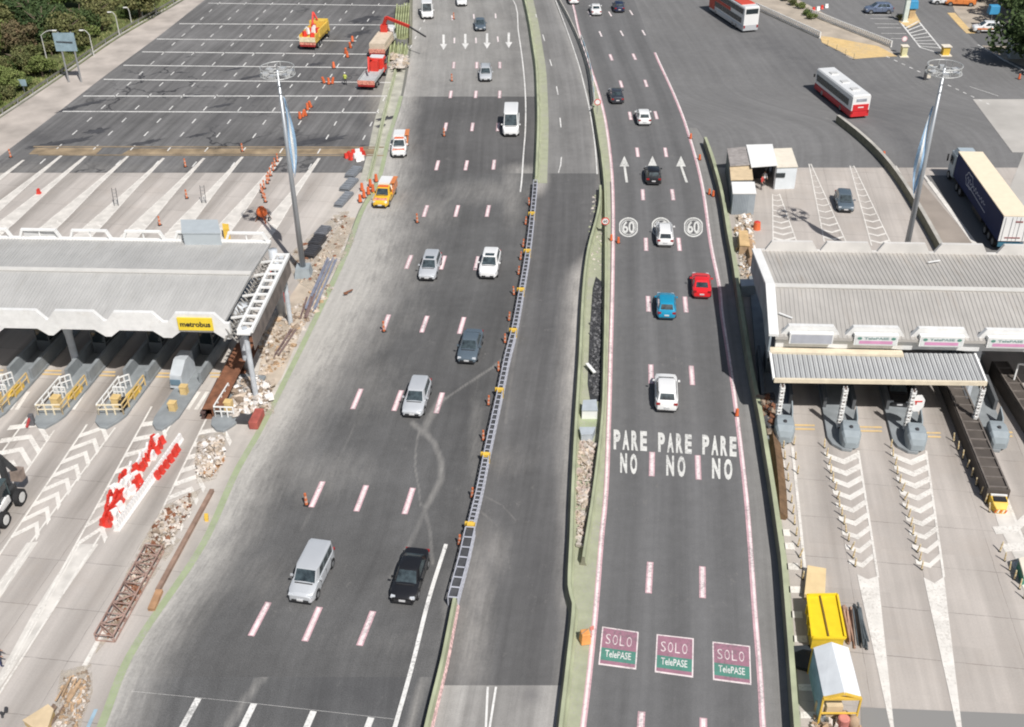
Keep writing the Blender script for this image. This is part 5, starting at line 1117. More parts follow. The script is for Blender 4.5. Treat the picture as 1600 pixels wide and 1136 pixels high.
def trunkmesh(seed,R,Hh):
    r=random.Random(seed); b=MB(); h0=Hh*.45; b.tube((0,0,-.2),(.1,.05,h0),R*.075,R*.05,8)
    for i in range(6):
        a=i*1.05+r.uniform(0,.5); q=R*r.uniform(.4,.7); m_=(q*.45*math.cos(a),q*.45*math.sin(a),h0+Hh*.12); b.tube((.1,.05,h0*.85),m_,R*.04,R*.025,6); b.tube(m_,(q*math.cos(a),q*math.sin(a),Hh*r.uniform(.6,.8)),R*.025,R*.01,5)
    o=b.build('trunk',Bark); me=o.data; bpy.data.objects.remove(o); return me
TV=[(crownmesh(10+i,3.4,6.4,3400,.42,LM[i%5]),trunkmesh(i,3.4,6.4)) for i in range(5)]
SV=[(crownmesh(40+i,1.5,2.0,1300,.26,LM[(1,4,0)[i]]),trunkmesh(50+i,1.5,2.0)) for i in range(3)]
def tree(px,py,v,sc,label,group,small=False,h=0,cat=None):
    cm,tm=(SV if small else TV)[v]; t=thing('shrub' if small else 'tree',label,cat or ('shrub' if small else 'tree'),g(px,py,-.02),h,group)
    t.scale=(sc,sc,sc*(.9+.2*((px*7+py*3)%5)/5))
    for nm,me in (('crown',cm),('trunk',tm)): o=bpy.data.objects.new(nm,me); COL.objects.link(o); o.parent=t
    return t
rr=random.Random(3)
kinds=['green leafy','olive toned','dark green','russet tinged','lime green']
for row,y in enumerate((-120,-80,-45,-12,20,50,82,112,140)):
    xr=cr([(500,-160),(288,0),(185,60),(103,115),(0,184),(-150,280)],y); x=xr-rr.uniform(34,46)
    k=0
    while x>-90 and k<9:
        v=rr.choice((0,1,1,2,2,3,4)) if y<90 else rr.choice((0,1,4,4))
        near='first row from the guard rail' if k==0 else 'deep in the wood'
        band='top left' if y<10 else 'beside the grey sign' if y<90 else 'below the grey sign'
        tree(x+rr.uniform(-7,7),y+rr.uniform(-9,9),v,(1.0 if y<90 else .62)*rr.uniform(.85,1.2),kinds[v]+' tree, '+near+', '+band,'trees of the wood beside the shoulder',h=rr.uniform(0,6)); 
        x-=rr.uniform(32,42)*(1. if y<90 else .8); k+=1
for i,(x,y,s) in enumerate(((20,160,.9),(-5,172,1.),(42,142,.8),(60,125,.8),(75,118,.7),(128,88,.8),(140,78,.9),(8,140,1.1),(30,118,1.2),(90,92,1.1),(150,66,1.),(205,34,.8),(-20,190,1.2),(235,14,.8),(110,80,1.1),(55,98,1.2),(0,120,1.3),(-30,215,1.3),(-60,230,1.3))):
    tree(x-8,y-6,i%3,s*1.15,('%s shrub on the grassy verge '%('olive','lime green','green')[i%3])+('below the small grey sign' if y>150 else 'beside the grey sign back' if y>75 else 'near the thin street lamps'),'shrubs of the verge',True,h=i)
b=MB(); r=np.random.RandomState(9)     # grass blades, uncountable
for i in range(5200):
    y=r.uniform(-60,230); xr=cr([(470,-150),(284,0),(181,60),(99,115),(-6,186),(-240,320)],y); x=xr-abs(r.normal())*20-2; p=g(x,y,0); s=r.uniform(.15,.4); a=r.uniform(0,3.14)
    b._a([p+Vector((-s*math.cos(a)*.4,-s*math.sin(a)*.4,0)),p+Vector((s*math.cos(a)*.4,s*math.sin(a)*.4,0)),p+Vector((r.normal()*.1,r.normal()*.1,s))],[(0,1,2)],int(r.randint(2)))
o=b.build('grass',[mat('grass_olive',(.22,.22,.09),.9,var=.3,vs=.3),mat('grass_green',(.12,.17,.045),.9,var=.3,vs=.3)]); o['kind']='stuff'; tag(o,'rough olive grass growing between the guard rail and the trees','grass')
for i,(x,y,v,s,l) in enumerate(((1618,108,2,1.75,'large dark tree overhanging the white and orange patrol car'),(1588,34,2,1.5,'dark tree behind the patrol car'),(1610,20,0,1.4,'leafy tree at the top right corner of the frame'),(1528,0,2,1.1,'dark tree shading the orange utility vehicle'),(1494,-14,0,.95,'green tree beyond the pink white car'),(1575,-40,1,1.2,'olive tree behind the first row of trees at top right'),(1640,60,2,1.5,'dark tree just beyond the right frame edge'),(1448,-34,2,.9,'tree casting shade beside the blue hooded pay point'),(1520,-50,0,1.2,'tall tree furthest back at the top right'))): tree(x,y,v,s,l,'trees at the top right',h=i)
for i,(x,y) in enumerate(((1238,8),(1250,14),(1260,24),(1228,2),(1268,30),(1215,-8),(1240,-14),(1260,-10))): tree(x,y,(0,1,2)[i%3],.6,'low shrub of the hedge left of the red and white blocks, %s'%('front row' if y>0 else 'back row'),'hedge beside the red and white blocks',True,h=i)
# ================================================================ SMALL THINGS
def proto_post(h,r,cols,base=True):
    b=MB(); n=5
    for k in range(n): b.tube((0,0,.06+(h-.06)*k/n),(0,0,.06+(h-.06)*(k+1)/n),r*(1.25-.35*k/n),r*(1.25-.35*(k+1)/n),8,mi=k%2)
    o=b.build('post_body',cols); me=o.data; bpy.data.objects.remove(o)
    b=MB(); q_=min(r*4.2,.4) if r>.08 else r*3; b.box((0,0,.04),(q_,q_,.08),0,0,.85); o=b.build('base',Black); m2=o.data; bpy.data.objects.remove(o); return me,m2
DP=proto_post(1.05,.10,[mat('post_orange',(.60,.16,.06),.6,var=.15),mat('cone_pale',(.62,.36,.27),.5,var=.1)]); CP=proto_post(.75,.14,[Orange,Orange]); FP=proto_post(.8,.05,[mat('post_cream',(.66,.56,.36),.6,var=.2),mat('post_ochre',(.55,.40,.20),.6,var=.2)])
def post(pr,x,y,label,group,name='traffic_post',cat='traffic post',lean=0,sc=1.):
    t=thing(name,label,cat,g(x,y,.01),0,group); t.rotation_euler=(lean*.3,lean,random.uniform(0,3)); t.scale=(sc,)*3
    for nm,me in (('body',pr[0]),('base',pr[1])): o=bpy.data.objects.new(nm,me); COL.objects.link(o); o.parent=t
    return t
G1='orange posts along the steel lattice barrier'
for i,(x,y) in enumerate(((829,321),(823,351),(819,386),(815,406),(812,429),(805,461),(797,501),(791,536),(781,580),(765,633),(757,688),(739,777),(719,851))):
    post(DP,x-2,y,'orange post at the foot of the lattice barrier, '+('near the white hatchback' if 380<y<470 else 'beyond the white hatchback' if y<380 else 'near the dark sedan' if y<600 else 'level with the silver wagon' if y<700 else 'at the barrier\'s near end'),G1,lean=.1,sc=.85)
for i,(x,y,l) in enumerate(((652,348,'beside the dashes beyond the silver sedan'),(600,518,'against a lane dash level with the dark sedan'),(479,789,'against a lane dash above the silver van'),(694,213,'left of the white minibus'),(706,127,'left of the silver car'),(709,30,'between the white van and the grey sedan'))): post(DP,x,y,'lone orange traffic post '+l,None)
for i,(x,y) in enumerate(((17,246),(290,261),(379,237),(250,352),(292,310))): post(DP,x,y,'slim orange post standing '+('on the far left of the ochre drain line','just below the ochre drain line','on the ochre drain line','on a white wedge behind the left canopy','upright on the concrete behind the left canopy')[i],None)
for i,(x,y) in enumerate(((548,75),(543,90),(522,107),(507,130),(514,132),(519,131),(486,168),(481,172),(473,183),(478,181),(469,186),(551,66),(540,84))): post(CP,x,y,'orange cone in the loose line left of the works trucks, '+('top part' if y<100 else 'middle part' if y<150 else 'lower part'),'cones left of the works trucks','traffic_cone','cone',lean=.25*(i%3-1),sc=1.25)
for i,(x,y) in enumerate(((434,253),(430,260),(427,267),(423,275),(420,282),(418,287),(413,295),(409,301),(412,309),(415,316))): post(DP,x,y,'orange post in the tight row leading to the orange mixer, '+('upper' if i<5 else 'lower')+' half','posts leading to the mixer')
for i,(x,y) in enumerate(((583,300),(576,304),(569,309),(563,316),(566,298),(579,292),(588,284))): post(CP,x,y,'orange cone beside the near yellow service pickup','cones beside the service pickup','traffic_cone','cone',sc=1.2)
for x,y,l in ((1380,246,'orange cone on the curved wall of the truck lane'),(1592,124,'orange cone at the right edge near the broad kerb')): post(CP,x,y,l,None,'traffic_cone','cone',sc=1.)
for nm,a,c,n in (('first',(1224,700),(1254,905),13),('inner first',(1240,695),(1246,740),3),('second',(1288,700),(1336,885),15),('third',(1392,700),(1440,890),15),('fourth',(1490,690),(1546,800),9),('fifth',(1562,862),(1600,935),6)):
    for i in range(n):
        f=i/(n-1); post(FP,a[0]+(c[0]-a[0])*f,a[1]+(c[1]-a[1])*f,'thin cream post in the %s row of the right plaza chevron fields'%nm,'cream posts, %s row'%nm,'flexible_post','post',lean=.2*random.uniform(-1,1),sc=1.)
# round signs
def rsign(x,y,label,h=1.7,r=.32,ring=Red,txt=None,face=White,name='road_sign'):
    t=thing(name,label,'road sign',g(x,y,0)); b=MB(); b.tube((0,0,0),(0,0,h),.035); b.build('post',Steel,t)
    b=MB(); b.tube((0,-.03,h),(0,-.06,h+.0),r,n=20); b.build('rim',ring,t); b=MB(); b.tube((0,-.06,h),(0,-.075,h),r*.75,n=20); f=b.build('face',face,t)
    if txt: b=MB(); text_mb(b,txt,[(-r*.5,-.085,h-r*.35),(r*.5,-.085,h-r*.35),(r*.5,-.085,h+r*.35),(-r*.5,-.085,h+r*.35)],bold=.02); b.build('digits',Black,f)
    return t
rsign(933,178,'round red rimmed sign on the island beside the dark grey car',1.6,.42); rsign(945,366,'round pale red rimmed speed sign on the island near the painted 60',1.5,.42,txt='60')
rsign(1409,84,'round pale sign standing above the yellow strip pillar',2.2,.4,ring=mat('sign_pink_rim',(.7,.35,.4),.5,var=0))
for i,(x,y) in enumerate(((955,376),(1079,217),(1093,250),(1108,304),(1114,307),(1151,650),(966,380))):
    post(CP,x,y,'small red and orange bollard '+('beside the speed sign','on the right edge line beyond the arrows','on the right edge line level with the arrows','by the edge line left of the containers','beside another bollard left of the containers','by the edge line below the canopy shadow','near the left edge line by the roundels')[i],None,'bollard','bollard',sc=.9)
# sign plate on the third mast
t=thing('prohibition_sign','white octagonal sign with a red mark on the third lattice mast','road sign',g(1421,672,0)+Vector((0,-.35,0)))
b=MB(); b._a([(.62*math.cos(a)*.85,dy_,2.75+.8*math.sin(a)) for dy_ in (0,.06) for a in [math.pi/8+k*math.pi/4 for k in range(8)]],[tuple(range(8)),tuple(range(8,16))[::-1]]+[(i,(i+1)%8,8+(i+1)%8,8+i) for i in range(8)]); b.build('plate',White,t)
b=MB(); b.box((0,-.02,2.95),(.6,.03,.1)); b.box((-.15,-.02,2.82),(.1,.03,.3)); b.build('mark',Red,t)
# plastic water barriers (red and white)
def jmesh(L,m):
    b=MB(); b.loft([[Vector((q[0]*.8,y,q[1]*.72)) for q in JER] for y in (-L/2,L/2)]); o=b.build('x',m,bevel=0); me=o.data; bpy.data.objects.remove(o); return me
JR,JW=jmesh(.42,Red),jmesh(.55,PWhite)
def jb(x,y,hd,red,label,group,z=0,tip=0):
    o=bpy.data.objects.new('plastic_barrier',JR if red else JW); COL.objects.link(o); o.location=g(x,y,z); o.rotation_euler=(tip,0,-hd); return tag(o,label,'plastic barrier',group)
GJ='red and white plastic barriers stacked on the left plaza'
rr=random.Random(11)
def part_(y): return 'far' if y<730 else 'middle' if y<790 else 'near'
for i in range(30):
    f=i/29; y=690+f*136; jb(281-f*96,y,.12,False,'white plastic barrier in the straight central row, %s end'%part_(y) if part_(y)!='middle' else 'white plastic barrier midway along the straight central row',GJ)
for x,y in ((274,705),(270,712),(264,721),(257,730),(250,739),(243,747),(222,765),(216,774),(219,770)): jb(x+3,y,.2+rr.uniform(-.2,.2),True,'red plastic barrier to the right of the white row, %s group'%('upper' if y<755 else 'isolated lower'),GJ)
for x,y in ((240,690),(238,697),(254,692),(250,700),(246,708),(236,712),(230,720),(226,728),(236,706),(222,734),(213,735),(211,742),(196,745),(190,752),(218,752),(212,760),(174,778),(171,785),(184,776),(182,784),(192,775),(190,784),(180,792),(186,790),(176,798),(170,806),(166,812),(162,820),(170,822),(174,812),(168,800),(183,800)): jb(x,y,.2+rr.uniform(-.5,.5),True,'red plastic barrier left of the white row, %s part of the heap'%part_(y),GJ,tip=rr.uniform(-.1,.1))
for x,y in ((246,690),(232,704),(228,712),(221,720),(218,728),(206,734),(204,744),(212,748),(200,754),(192,762),(186,768),(200,764),(206,756),(178,768),(188,796),(176,790),(180,806),(183,812),(240,716),(208,770),(198,776)): jb(x,y,.2+rr.uniform(-.5,.5),False,'white plastic barrier among the red ones, %s part of the heap'%part_(y),GJ)
for i,(x,y,rd) in enumerate(((541,247,1),(545,244,1),(548,250,1),(552,241,1),(556,247,0),(559,240,0),(562,246,0),(565,238,1),(568,243,1),(560,252,0),(550,246,1),(566,250,0))): jb(x,y,1.2+rr.uniform(-.8,.8),rd,('red' if rd else 'white')+' plastic barrier in the small heap at the bend of the green kerb','red and white heap by the green kerb')
for i,(x,y,rd) in enumerate(((1271,17,1),(1278,16,0),(1284,14,1),(1291,12,0))): jb(x,y,math.pi/2-.2,rd,('%s block of the red and white barrier by the parking bays, '%('red' if rd else 'white'))+('left end','second from left','third from left','right end')[i],'blocks by the parking bays')
for x,y,l in ((444,470,'upright red plastic barrier between the frame and the sandy ground'),(447,458,'orange red plastic barrier beside the frame column'),(61,303,'red half round plastic piece lying on the concrete behind the left canopy'),(423,427,'small red barrier at the mast foot')): jb(x,y,.1,True,l,None)
# ---------------------------------------------------------------- rubble, beams, stores
def rubble(pts_,n,s0,s1,cols,label,seed,hz=.4,name='rubble_heap',cat='rubble',dust_=False):
    r=random.Random(seed); b=MB(); xs=[p[0] for p in pts_]; ys=[p[1] for p in pts_]
    def ins(x,y):
        c=False; j=len(pts_)-1
        for i in range(len(pts_)):
            if (pts_[i][1]>y)!=(pts_[j][1]>y) and x<(pts_[j][0]-pts_[i][0])*(y-pts_[i][1])/(pts_[j][1]-pts_[i][1])+pts_[i][0]: c=not c
            j=i
        return c
    k=0
    n=int(n*1.9)
    while k<n:
        x=r.uniform(min(xs),max(xs)); y=r.uniform(min(ys),max(ys))
        if not ins(x,y): continue
        p=g(x,y,r.uniform(0,hz)); s=s0*.6*(s1*1.15/(s0*.6))**(r.random()**1.7); q=len(b.v); b.box(p,(s*r.uniform(.5,1.5),s*r.uniform(.5,1.5),s*r.uniform(.3,.8)),r.uniform(0,3),r.randrange(len(cols)),r.uniform(.3,.95))
        for m_ in range(q,q+8): v=b.v[m_]; b.v[m_]=(v[0]+r.uniform(-.22,.22)*s,v[1]+r.uniform(-.22,.22)*s,max(.0,v[2]+r.uniform(-.2,.25)*s))
        k+=1
    cx_,cy_=sum(xs)/len(xs),sum(ys)/len(ys)
    if dust_:
        d_=MB(); P_=[(cx_+(p[0]-cx_)*(1.25+.25*math.sin(i*2.3)),cy_+(p[1]-cy_)*(1.2+.2*math.cos(i*1.7))) for i,p in enumerate(pts_)]; pq(d_,P_,.046+seed*.0007); d_.build('dirt_patch',MATS['dust_film'])['kind']='structure'
    c=g(sum(xs)/len(xs),sum(ys)/len(ys),0); o=b.build(name,cols,local=(c.x,c.y,0)); o['kind']='stuff'; return tag(o,label,cat)
T=NT('dust_film'); v=T.uv(src='Object'); tr=T.n('ShaderNodeBsdfTransparent'); mx=T.n('ShaderNodeMixShader'); T.l(T.ramp(T.noise(v,1.1,7,.72),.42,.62,0,.85),mx.inputs[0]); T.l(tr.outputs[0],mx.inputs[1]); T.l(T.b.outputs[0],mx.inputs[2]); T.b.inputs['Base Color'].default_value=(.50,.44,.36,1); T.b.inputs['Roughness'].default_value=.95
T.l(mx.outputs[0],[n for n in T.t.nodes if n.type=='OUTPUT_MATERIAL'][0].inputs[0])
TarM=mat('tar_dark',(.055,.055,.06),.85,var=.3,vs=.8)
Gv=mat('gravel_pale',(.52,.47,.42),.95,var=.3,vs=2); Gv2=mat('gravel_brown',(.26,.20,.15),.95,var=.35,vs=2); Wh2=mat('plaster_white',(.72,.69,.66),.9,var=.1)
rubble([(372,592),(402,585),(425,600),(418,640),(365,650),(360,628)],460,.1,.5,[Wh2,Gv,Sand,Gv2],'white and sandy demolition rubble heaped on the fifth left toll island',1,.5,dust_=True)
rubble([(410,520),(470,470),(505,440),(520,450),(470,520),(440,575),(405,585)],300,.1,.45,[Sand,Gv,Wood,Gv2],'sandy debris spread between the steel frame and the green line',2,.12)
rubble([(455,400),(520,340),(545,330),(540,380),(500,440),(470,440)],150,.1,.4,[Sand,Gv,Gv2,Rust],'mixed debris around the dark pallet stacks',3,.15,dust_=True)
rubble([(312,690),(345,680),(352,700),(335,740),(312,745),(305,720)],420,.08,.36,[Gv2,Gv,Sand,Gv,Sand,Wh2,Gv],'brown broken rubble heap at the top of the last chevron field',4,.5,dust_=True)
rubble([(255,800),(300,770),(295,800),(262,850),(225,870),(232,840)],420,.06,.34,[Gv2,Gv,Gv,Sand,Gv,Rust],'grey and brown debris around the rusty truss end',5,.35,dust_=True)
rubble([(100,1060),(135,1045),(145,1080),(120,1136),(85,1136)],200,.06,.25,[Wood,Gv2,Gv],'splintered timber scraps at the bottom left',6,.2,dust_=True)
rubble([(905,690),(932,690),(922,790),(906,860),(900,800)],260,.12,.4,[mat('rubble_pink',(.47,.38,.33),.95,var=.3,vs=3),Gv,Sand],'pinkish brick rubble filling the gap between the island walls',7,.25)
rubble([(1150,335),(1172,335),(1184,420),(1178,440),(1160,430),(1152,380)],240,.12,.5,[Gv,Sand,Wood,Wh2],'sandy rubble strip between the green topped wall and the right canopy',8,.3,dust_=True)
rubble([(926,300),(940,300),(940,425),(918,425),(916,400)],120,.08,.25,[Gv,Green],'pale gravel in the narrow top of the island',12,.05)
rubble([(1270,1115),(1330,1110),(1345,1136),(1340,1200),(1275,1200)],120,.12,.5,[Gv2,Wood,Steel,Gv],'small scrap beside the awning at the bottom edge',9,.3)
rubble([(610,84),(636,86),(636,104),(612,106)],150,.25,.8,[mat('mound_tan',(.46,.38,.29),.95,var=.25,vs=2),Gv],'big pale tan mound beside the crane truck',10,1.0)
rubble([(236,840),(262,850),(180,985),(165,1000),(200,900)],260,.06,.3,[Gv2,Gv,Rust,Sand],'loose brown scrap lying inside and around the rusty lattice truss',16,.25,dust_=True)
# ground stains
b=MB()
for P_ in ([(403,585),(415,520),(462,450),(500,395),(540,340),(556,340),(520,420),(470,520),(440,590),(405,640)],): pq(b,P_,.012)
b.build('dirt_patch',mat('sandy_dirt',(.47,.40,.32),.95,var=.28,vs=.5))['kind']='structure'
for i_,(x,y,a_,c_) in enumerate(((75,226,34,5),(120,219,26,5),(150,205,22,6),(470,224,42,6),(515,218,22,8),(450,215,16,5),(545,232,26,4),(604,185,14,5),(595,196,9,4),(140,162,26,4),(105,172,16,4),(230,222,26,4),(305,212,18,3),(345,165,18,3),(300,150,14,2.5),(395,120,22,3),(365,108,14,2),(575,30,26,7),(560,52,20,6),(495,100,12,3))):
    r_=random.Random(i_+40); b=MB(); P_=[]; sl=-.18
    for k in range(26):
        an=2*math.pi*k/26; q=r_.uniform(.45,1.15); xx=a_*1.2*math.cos(an)*q; P_.append((x+xx,y+c_*.8*math.sin(an)*q+xx*sl))
    cx=g(x,y,.0185+i_*.0002); V_=[cx]+[g(px_,py_,.0185+i_*.0002) for px_,py_ in P_]; b._a(V_,[(0,k+1,(k+1)%26+1) for k in range(26)]); b.build('road_tar_patch',TarM)['kind']='structure'
# dark trench in the island
b=MB(); P_=[(931,432),(940,440),(941,628),(922,626),(918,600),(921,520),(926,450)]; pq(b,P_,.036); o=b.build('path_trench',mat('trench_black',(.035,.036,.04),.9,var=.5,vs=1.5)); struct(o)
rubble([(929,440),(940,445),(939,620),(922,618),(922,520)],330,.08,.26,[mat('spoil_dark',(.06,.06,.065),.9,var=.5,vs=2),mat('spoil_grey',(.15,.15,.155),.9,var=.4,vs=2)],'black broken asphalt filling the trench in the island',13,.1)
for i,(a,c,l) in enumerate((((917,568),(929,582),'white plank lying across the dark trench'),)): 
    b=MB(); b.bar(g(*a,.45),g(*c,.45),.28,.1); tag(b.build('plank',White),l,'plank')
def boxpx(name,Q,z,mw,mr,label,cat,group=None,overhang=0,z0=0,extra=None,thick=.1):
    T4=[g(x,y,z) for x,y in Q]; c=sum(T4,Vector())/4; c.z=0; t=thing(name,label,cat,c,0,group); P4=[(v.x-c.x,v.y-c.y) for v in T4]
    b=MB(); b.prism([(p[0]*.96,p[1]*.96) for p in P4],z0,z-thick); b.build('walls',mw,t); b=MB(); b.prism([(p[0]*(1+overhang),p[1]*(1+overhang)) for p in P4],z-thick,z); b.build('roof',mr,t); return t,P4,c
t,P4,c=boxpx('storage_bin',[(911,625),(932,624),(934,641),(909,641)],.9,White,mat('bin_grey',(.42,.46,.49),.6,var=.1),'small white bin with a grey lid between the island walls','bin')
t,P4,c=boxpx('storage_bin',[(905,667),(931,667),(926,678),(908,679)],.7,mat('bin_grey',(0,0,0)),mat('bin_grey',(0,0,0)),'low grey box just below the green crossing of the island','bin')
b=MB(); pq(b,[(902,648),(936,648),(934,667),(903,667)],.042); b.build('path_crossing',Gp)['kind']='structure'
# containers and kiosks by the right plaza
CG=mat('container_grey',(.33,.37,.40),.5,.1,var=.08)
t,P4,c=boxpx('site_container',[(1143,284),(1179,284),(1182,302),(1145,302)],2.5,CG,White,'blue grey ribbed container with a white roof, nearest of the site cabins','container')
b=MB()
for k in range(14): 
    f=(k+.5)/14; x=P4[3][0]*.97+(P4[2][0]-P4[3][0])*f*.97; b.box((x,P4[3][1]*.96-.02,1.2),(.07,.05,2.3))
b.build('ribs',mat('rib_dark',(.22,.25,.28),.5,var=.05),t)
boxpx('site_cabin',[(1140,259),(1174,258),(1177,280),(1142,281)],2.6,mat('cabin_wall',(.25,.25,.25),.7,var=.1),Tan,'site cabin with a tan roof between the brown roof and the container','cabin')
boxpx('site_cabin',[(1136,232),(1165,229),(1173,257),(1141,259)],2.8,mat('cabin_wall_dark',(.16,.18,.20),.7,var=.1),mat('roof_brown',(.30,.275,.26),.8,var=.25,vs=2),'site cabin with a brown grey roof at the far left','cabin')
t,P4,c=boxpx('site_cabin',[(1209,232),(1237,231),(1247,260),(1214,261)],2.7,mat('cabin_pale',(.66,.70,.72),.6,var=.05),Cream,'cream roofed white cabin right of the flat white awning','cabin')
b=MB(); b.box((P4[3][0]*.5-.2,P4[3][1]*.97-.02,1.7),(1.0,.05,.5)); b.build('window',Glass,t)
Tq=[g(x,y,2.95) for x,y in ((1166,226),(1207,225),(1215,258),(1174,261))]; c=sum(Tq,Vector())/4; c.z=0; t=thing('awning','flat bright white awning between the cabins','awning',c)
b=MB(); b.prism([(v.x-c.x,v.y-c.y) for v in Tq],2.87,2.95); b.build('roof',White,t)
for v in Tq: b=MB(); b.tube(((v.x-c.x)*.93,(v.y-c.y)*.93,0),((v.x-c.x)*.93,(v.y-c.y)*.93,2.87),.05); b.build('post',Steel,t)
b=MB(); b.prism([((v.x-c.x)*.9,(v.y-c.y)*.35+1.3) for v in Tq],0,2.3); b.build('awning_shade_block',mat('awning_shade_dark',(.04,.04,.045),.8,var=.3),t)  # dark block stands in for the shade inside the awning
t,P4,c=boxpx('crate',[(1154,360),(1168,360),(1172,384),(1156,383)],1.1,Wood,mat('crate_tan',(.58,.40,.20),.8,var=.2),'tan timber crate beside the sandy rubble strip','crate')
t,P4,c=boxpx('crate',[(1166,372),(1174,374),(1180,398),(1172,400)],.9,Wood,mat('crate_brown',(.40,.26,.15),.8,var=.25),'brown timber crate right of the tan crate','crate')
b=MB(); R=[]
for y_,w_ in ((-1.6,.25),(-.8,.5),(.5,.55),(1.5,.2)): R.append([Vector((w_*math.cos(a),y_,.3+w_*.7*math.sin(a))) for a in [k*math.pi/4 for k in range(8)]])
b.loft(R); o=b.build('tarp_bundle',mat('tarp_brown',(.45,.30,.20),.8,var=.3,vs=2),smooth=True); o.location=g(1175,412,0); o.rotation_euler=(0,0,-.1); tag(o,'brown tarpaulin bundle lying left of the right canopy','bundle')
t,P4,c=boxpx('equipment_box',[(1156,436),(1181,436),(1182,446),(1158,447)],1.2,CG,mat('box_pale',(.40,.43,.45),.6,var=.1),'grey equipment box against the side of the right canopy','box')
t=thing('orange_barrel','bright orange barrel on the concrete behind the right canopy','barrel',g(1182,358,0)); b=MB(); b.tube((0,0,0),(0,0,.8),.42,.34,14); b.build('drum',Orange,t); b=MB(); b.tube((0,0,.8),(0,0,.88),.3,.2,14); b.build('lid',Red,t)
t=thing('orange_barrel','orange drum with a warning plate on the island beside the first mauve panel','barrel',g(914,1003,.03)); b=MB(); b.box((0,0,.45),(.62,.6,.85),.2,0,.85); b.build('drum',mat('drum_orange',(.75,.33,.10),.6,var=.15),t,bevel=.05); b=MB(); b.box((.42,.35,.8),(.25,.06,.3),.4); b.bar((.42,.35,0),(.42,.35,.7),.04); b.build('plate',mat('plate_pinkred',(.7,.25,.2),.5,var=.1),t); b=MB(); b.bar((-.25,-.2,.9),(.3,.3,.95),.04); b.build('handle',Wood,t)
t=thing('mixer','orange mortar mixer on the concrete behind the left canopy','mixer',g(411,345,0),.4); b=MB(); b.loft([[Vector((r_*math.cos(a),r_*math.sin(a)*.9,z)) for a in [k*math.pi/5 for k in range(10)]] for r_,z in ((.25,.5),(.6,.8),(.6,1.2),(.3,1.6))]); b.build('drum',mat('mixer_orange',(.75,.16,.04),.5,var=.15),t,smooth=True)
b=MB(); 
for s_ in (-1,1): b.bar((s_*.6,-.5,0),(s_*.4,.3,1.),.08); b.bar((s_*.6,.7,0),(s_*.4,.3,1.),.08)
b.build('legs',Rust,t); wheel(t,-.7,.2,.25,.12); wheel(t,.7,.2,.25,.12); b=MB(); b.bar((.2,-.3,1.2),(1.3,-1.3,.5),.12); b.build('handle',mat('mixer_orange',(0,0,0)),t)
# dark pallets, slabs, scaffold bundle, poles
for i,(x,y,w_,l_,h_,m_,lb) in enumerate(((488,397,1.2,2.1,.5,Dgrey,'nearest dark pallet stack beside the left mast'),(497,381,1.15,2.,.6,Dgrey,'middle dark pallet stack beside the left mast'),(505,365,1.1,2.,.45,mat('pallet_grey',(.14,.145,.16),.8,var=.3),'farthest dark pallet stack beside the left mast'),(538,314,.9,3.4,.4,mat('slab_grey',(.20,.215,.235),.7,var=.15),'long blue grey slab stack nearest the pale kerb'),(546,291,1.1,3.,.4,mat('slab_grey',(0,0,0)),'blue grey slab stack between the cones and the kerb'),(553,272,1.1,2.6,.45,mat('slab_grey',(0,0,0)),'blue grey slab stack nearest the red and white heap'))):
    b=MB(); t=thing('pallet_stack' if i<3 else 'slab_stack',lb,'pallet stack' if i<3 else 'slab stack',g(x,y,0),A8+.12)
    for k in range(4): b.box((.03*((k*7)%3-1),.05*((k*5)%3-1),h_*(k+.5)/4),(w_,l_,h_/4*.8))
    for sx_ in (-.4,0,.4): b.box((sx_*w_,0,h_/2),(.1,l_*.96,h_*.98))
    b.build('stack',m_,t); b=MB()
    for k in range(5): b.box((0,-l_/2+l_*(k+.5)/5,h_+.03),(w_*.98,l_*.13,.05))
    b.build('top_boards',m_,t)
def bundle(name,a,c,n,r,spread,m_,label,cat,seed=1,z=.1):
    rr_=random.Random(seed); A_=g(*a,z); B_=g(*c,z); o_=(A_+B_)/2; o_.z=0; b=MB(); d=(B_-A_).normalized(); nx=Vector((d.y,-d.x,0))
    for i in range(n): q=nx*rr_.uniform(-spread,spread)+Vector((0,0,rr_.uniform(0,.3))); e=nx*rr_.uniform(-.2,.2); b.tube(A_-o_+q+d*rr_.uniform(0,.8),B_-o_+q+e-d*rr_.uniform(0,.8),r,n=6)
    o=b.build(name,m_); o.location=o_; return tag(o,label,cat)
Pg=mat('pipe_grey',(.30,.32,.40),.5,.3,var=.2)
bundle('pipe_bundle',(484,488),(520,405),9,.07,.5,Pg,'bluish scaffold tubes lying along the green line','tubes',1); bundle('pipe_bundle',(474,500),(486,462),6,.09,.35,mat('pipe_brown',(.20,.14,.13),.7,.1,var=.3),'short brown tubes at the near end of the scaffold tubes','tubes',2)
bundle('pipe_bundle',(430,560),(460,512),5,.06,.2,mat('pipe_brown',(0,0,0)),'thin dark rods lying on the sandy ground','rods',3)
bundle('pipe_bundle',(1336,945),(1350,1016),10,.06,.3,mat('pipe_dark',(.12,.14,.15),.5,.3,var=.3),'dark metal tubes beside the yellow skip','tubes',4); bundle('timber_bundle',(1323,945),(1334,1016),7,.07,.3,mat('timber_rosy',(.40,.25,.18),.8,var=.3),'brown timber lengths between the yellow skip and the dark tubes','timber',5)
bundle('pipe_bundle',(534,463),(551,456),2,.08,.08,Rust,'short fallen rod lying alone on the pale asphalt margin','rod',6)
bundle('timber_bundle',(60,1150),(92,1100),5,.09,.25,mat('timber_dark',(.17,.12,.09),.85,var=.3),'dark planks running off the bottom left edge','timber',7); bundle('timber_bundle',(100,1105),(125,1062),10,.06,.6,Wood,'loose thin timbers on the splintered heap','timber',8)
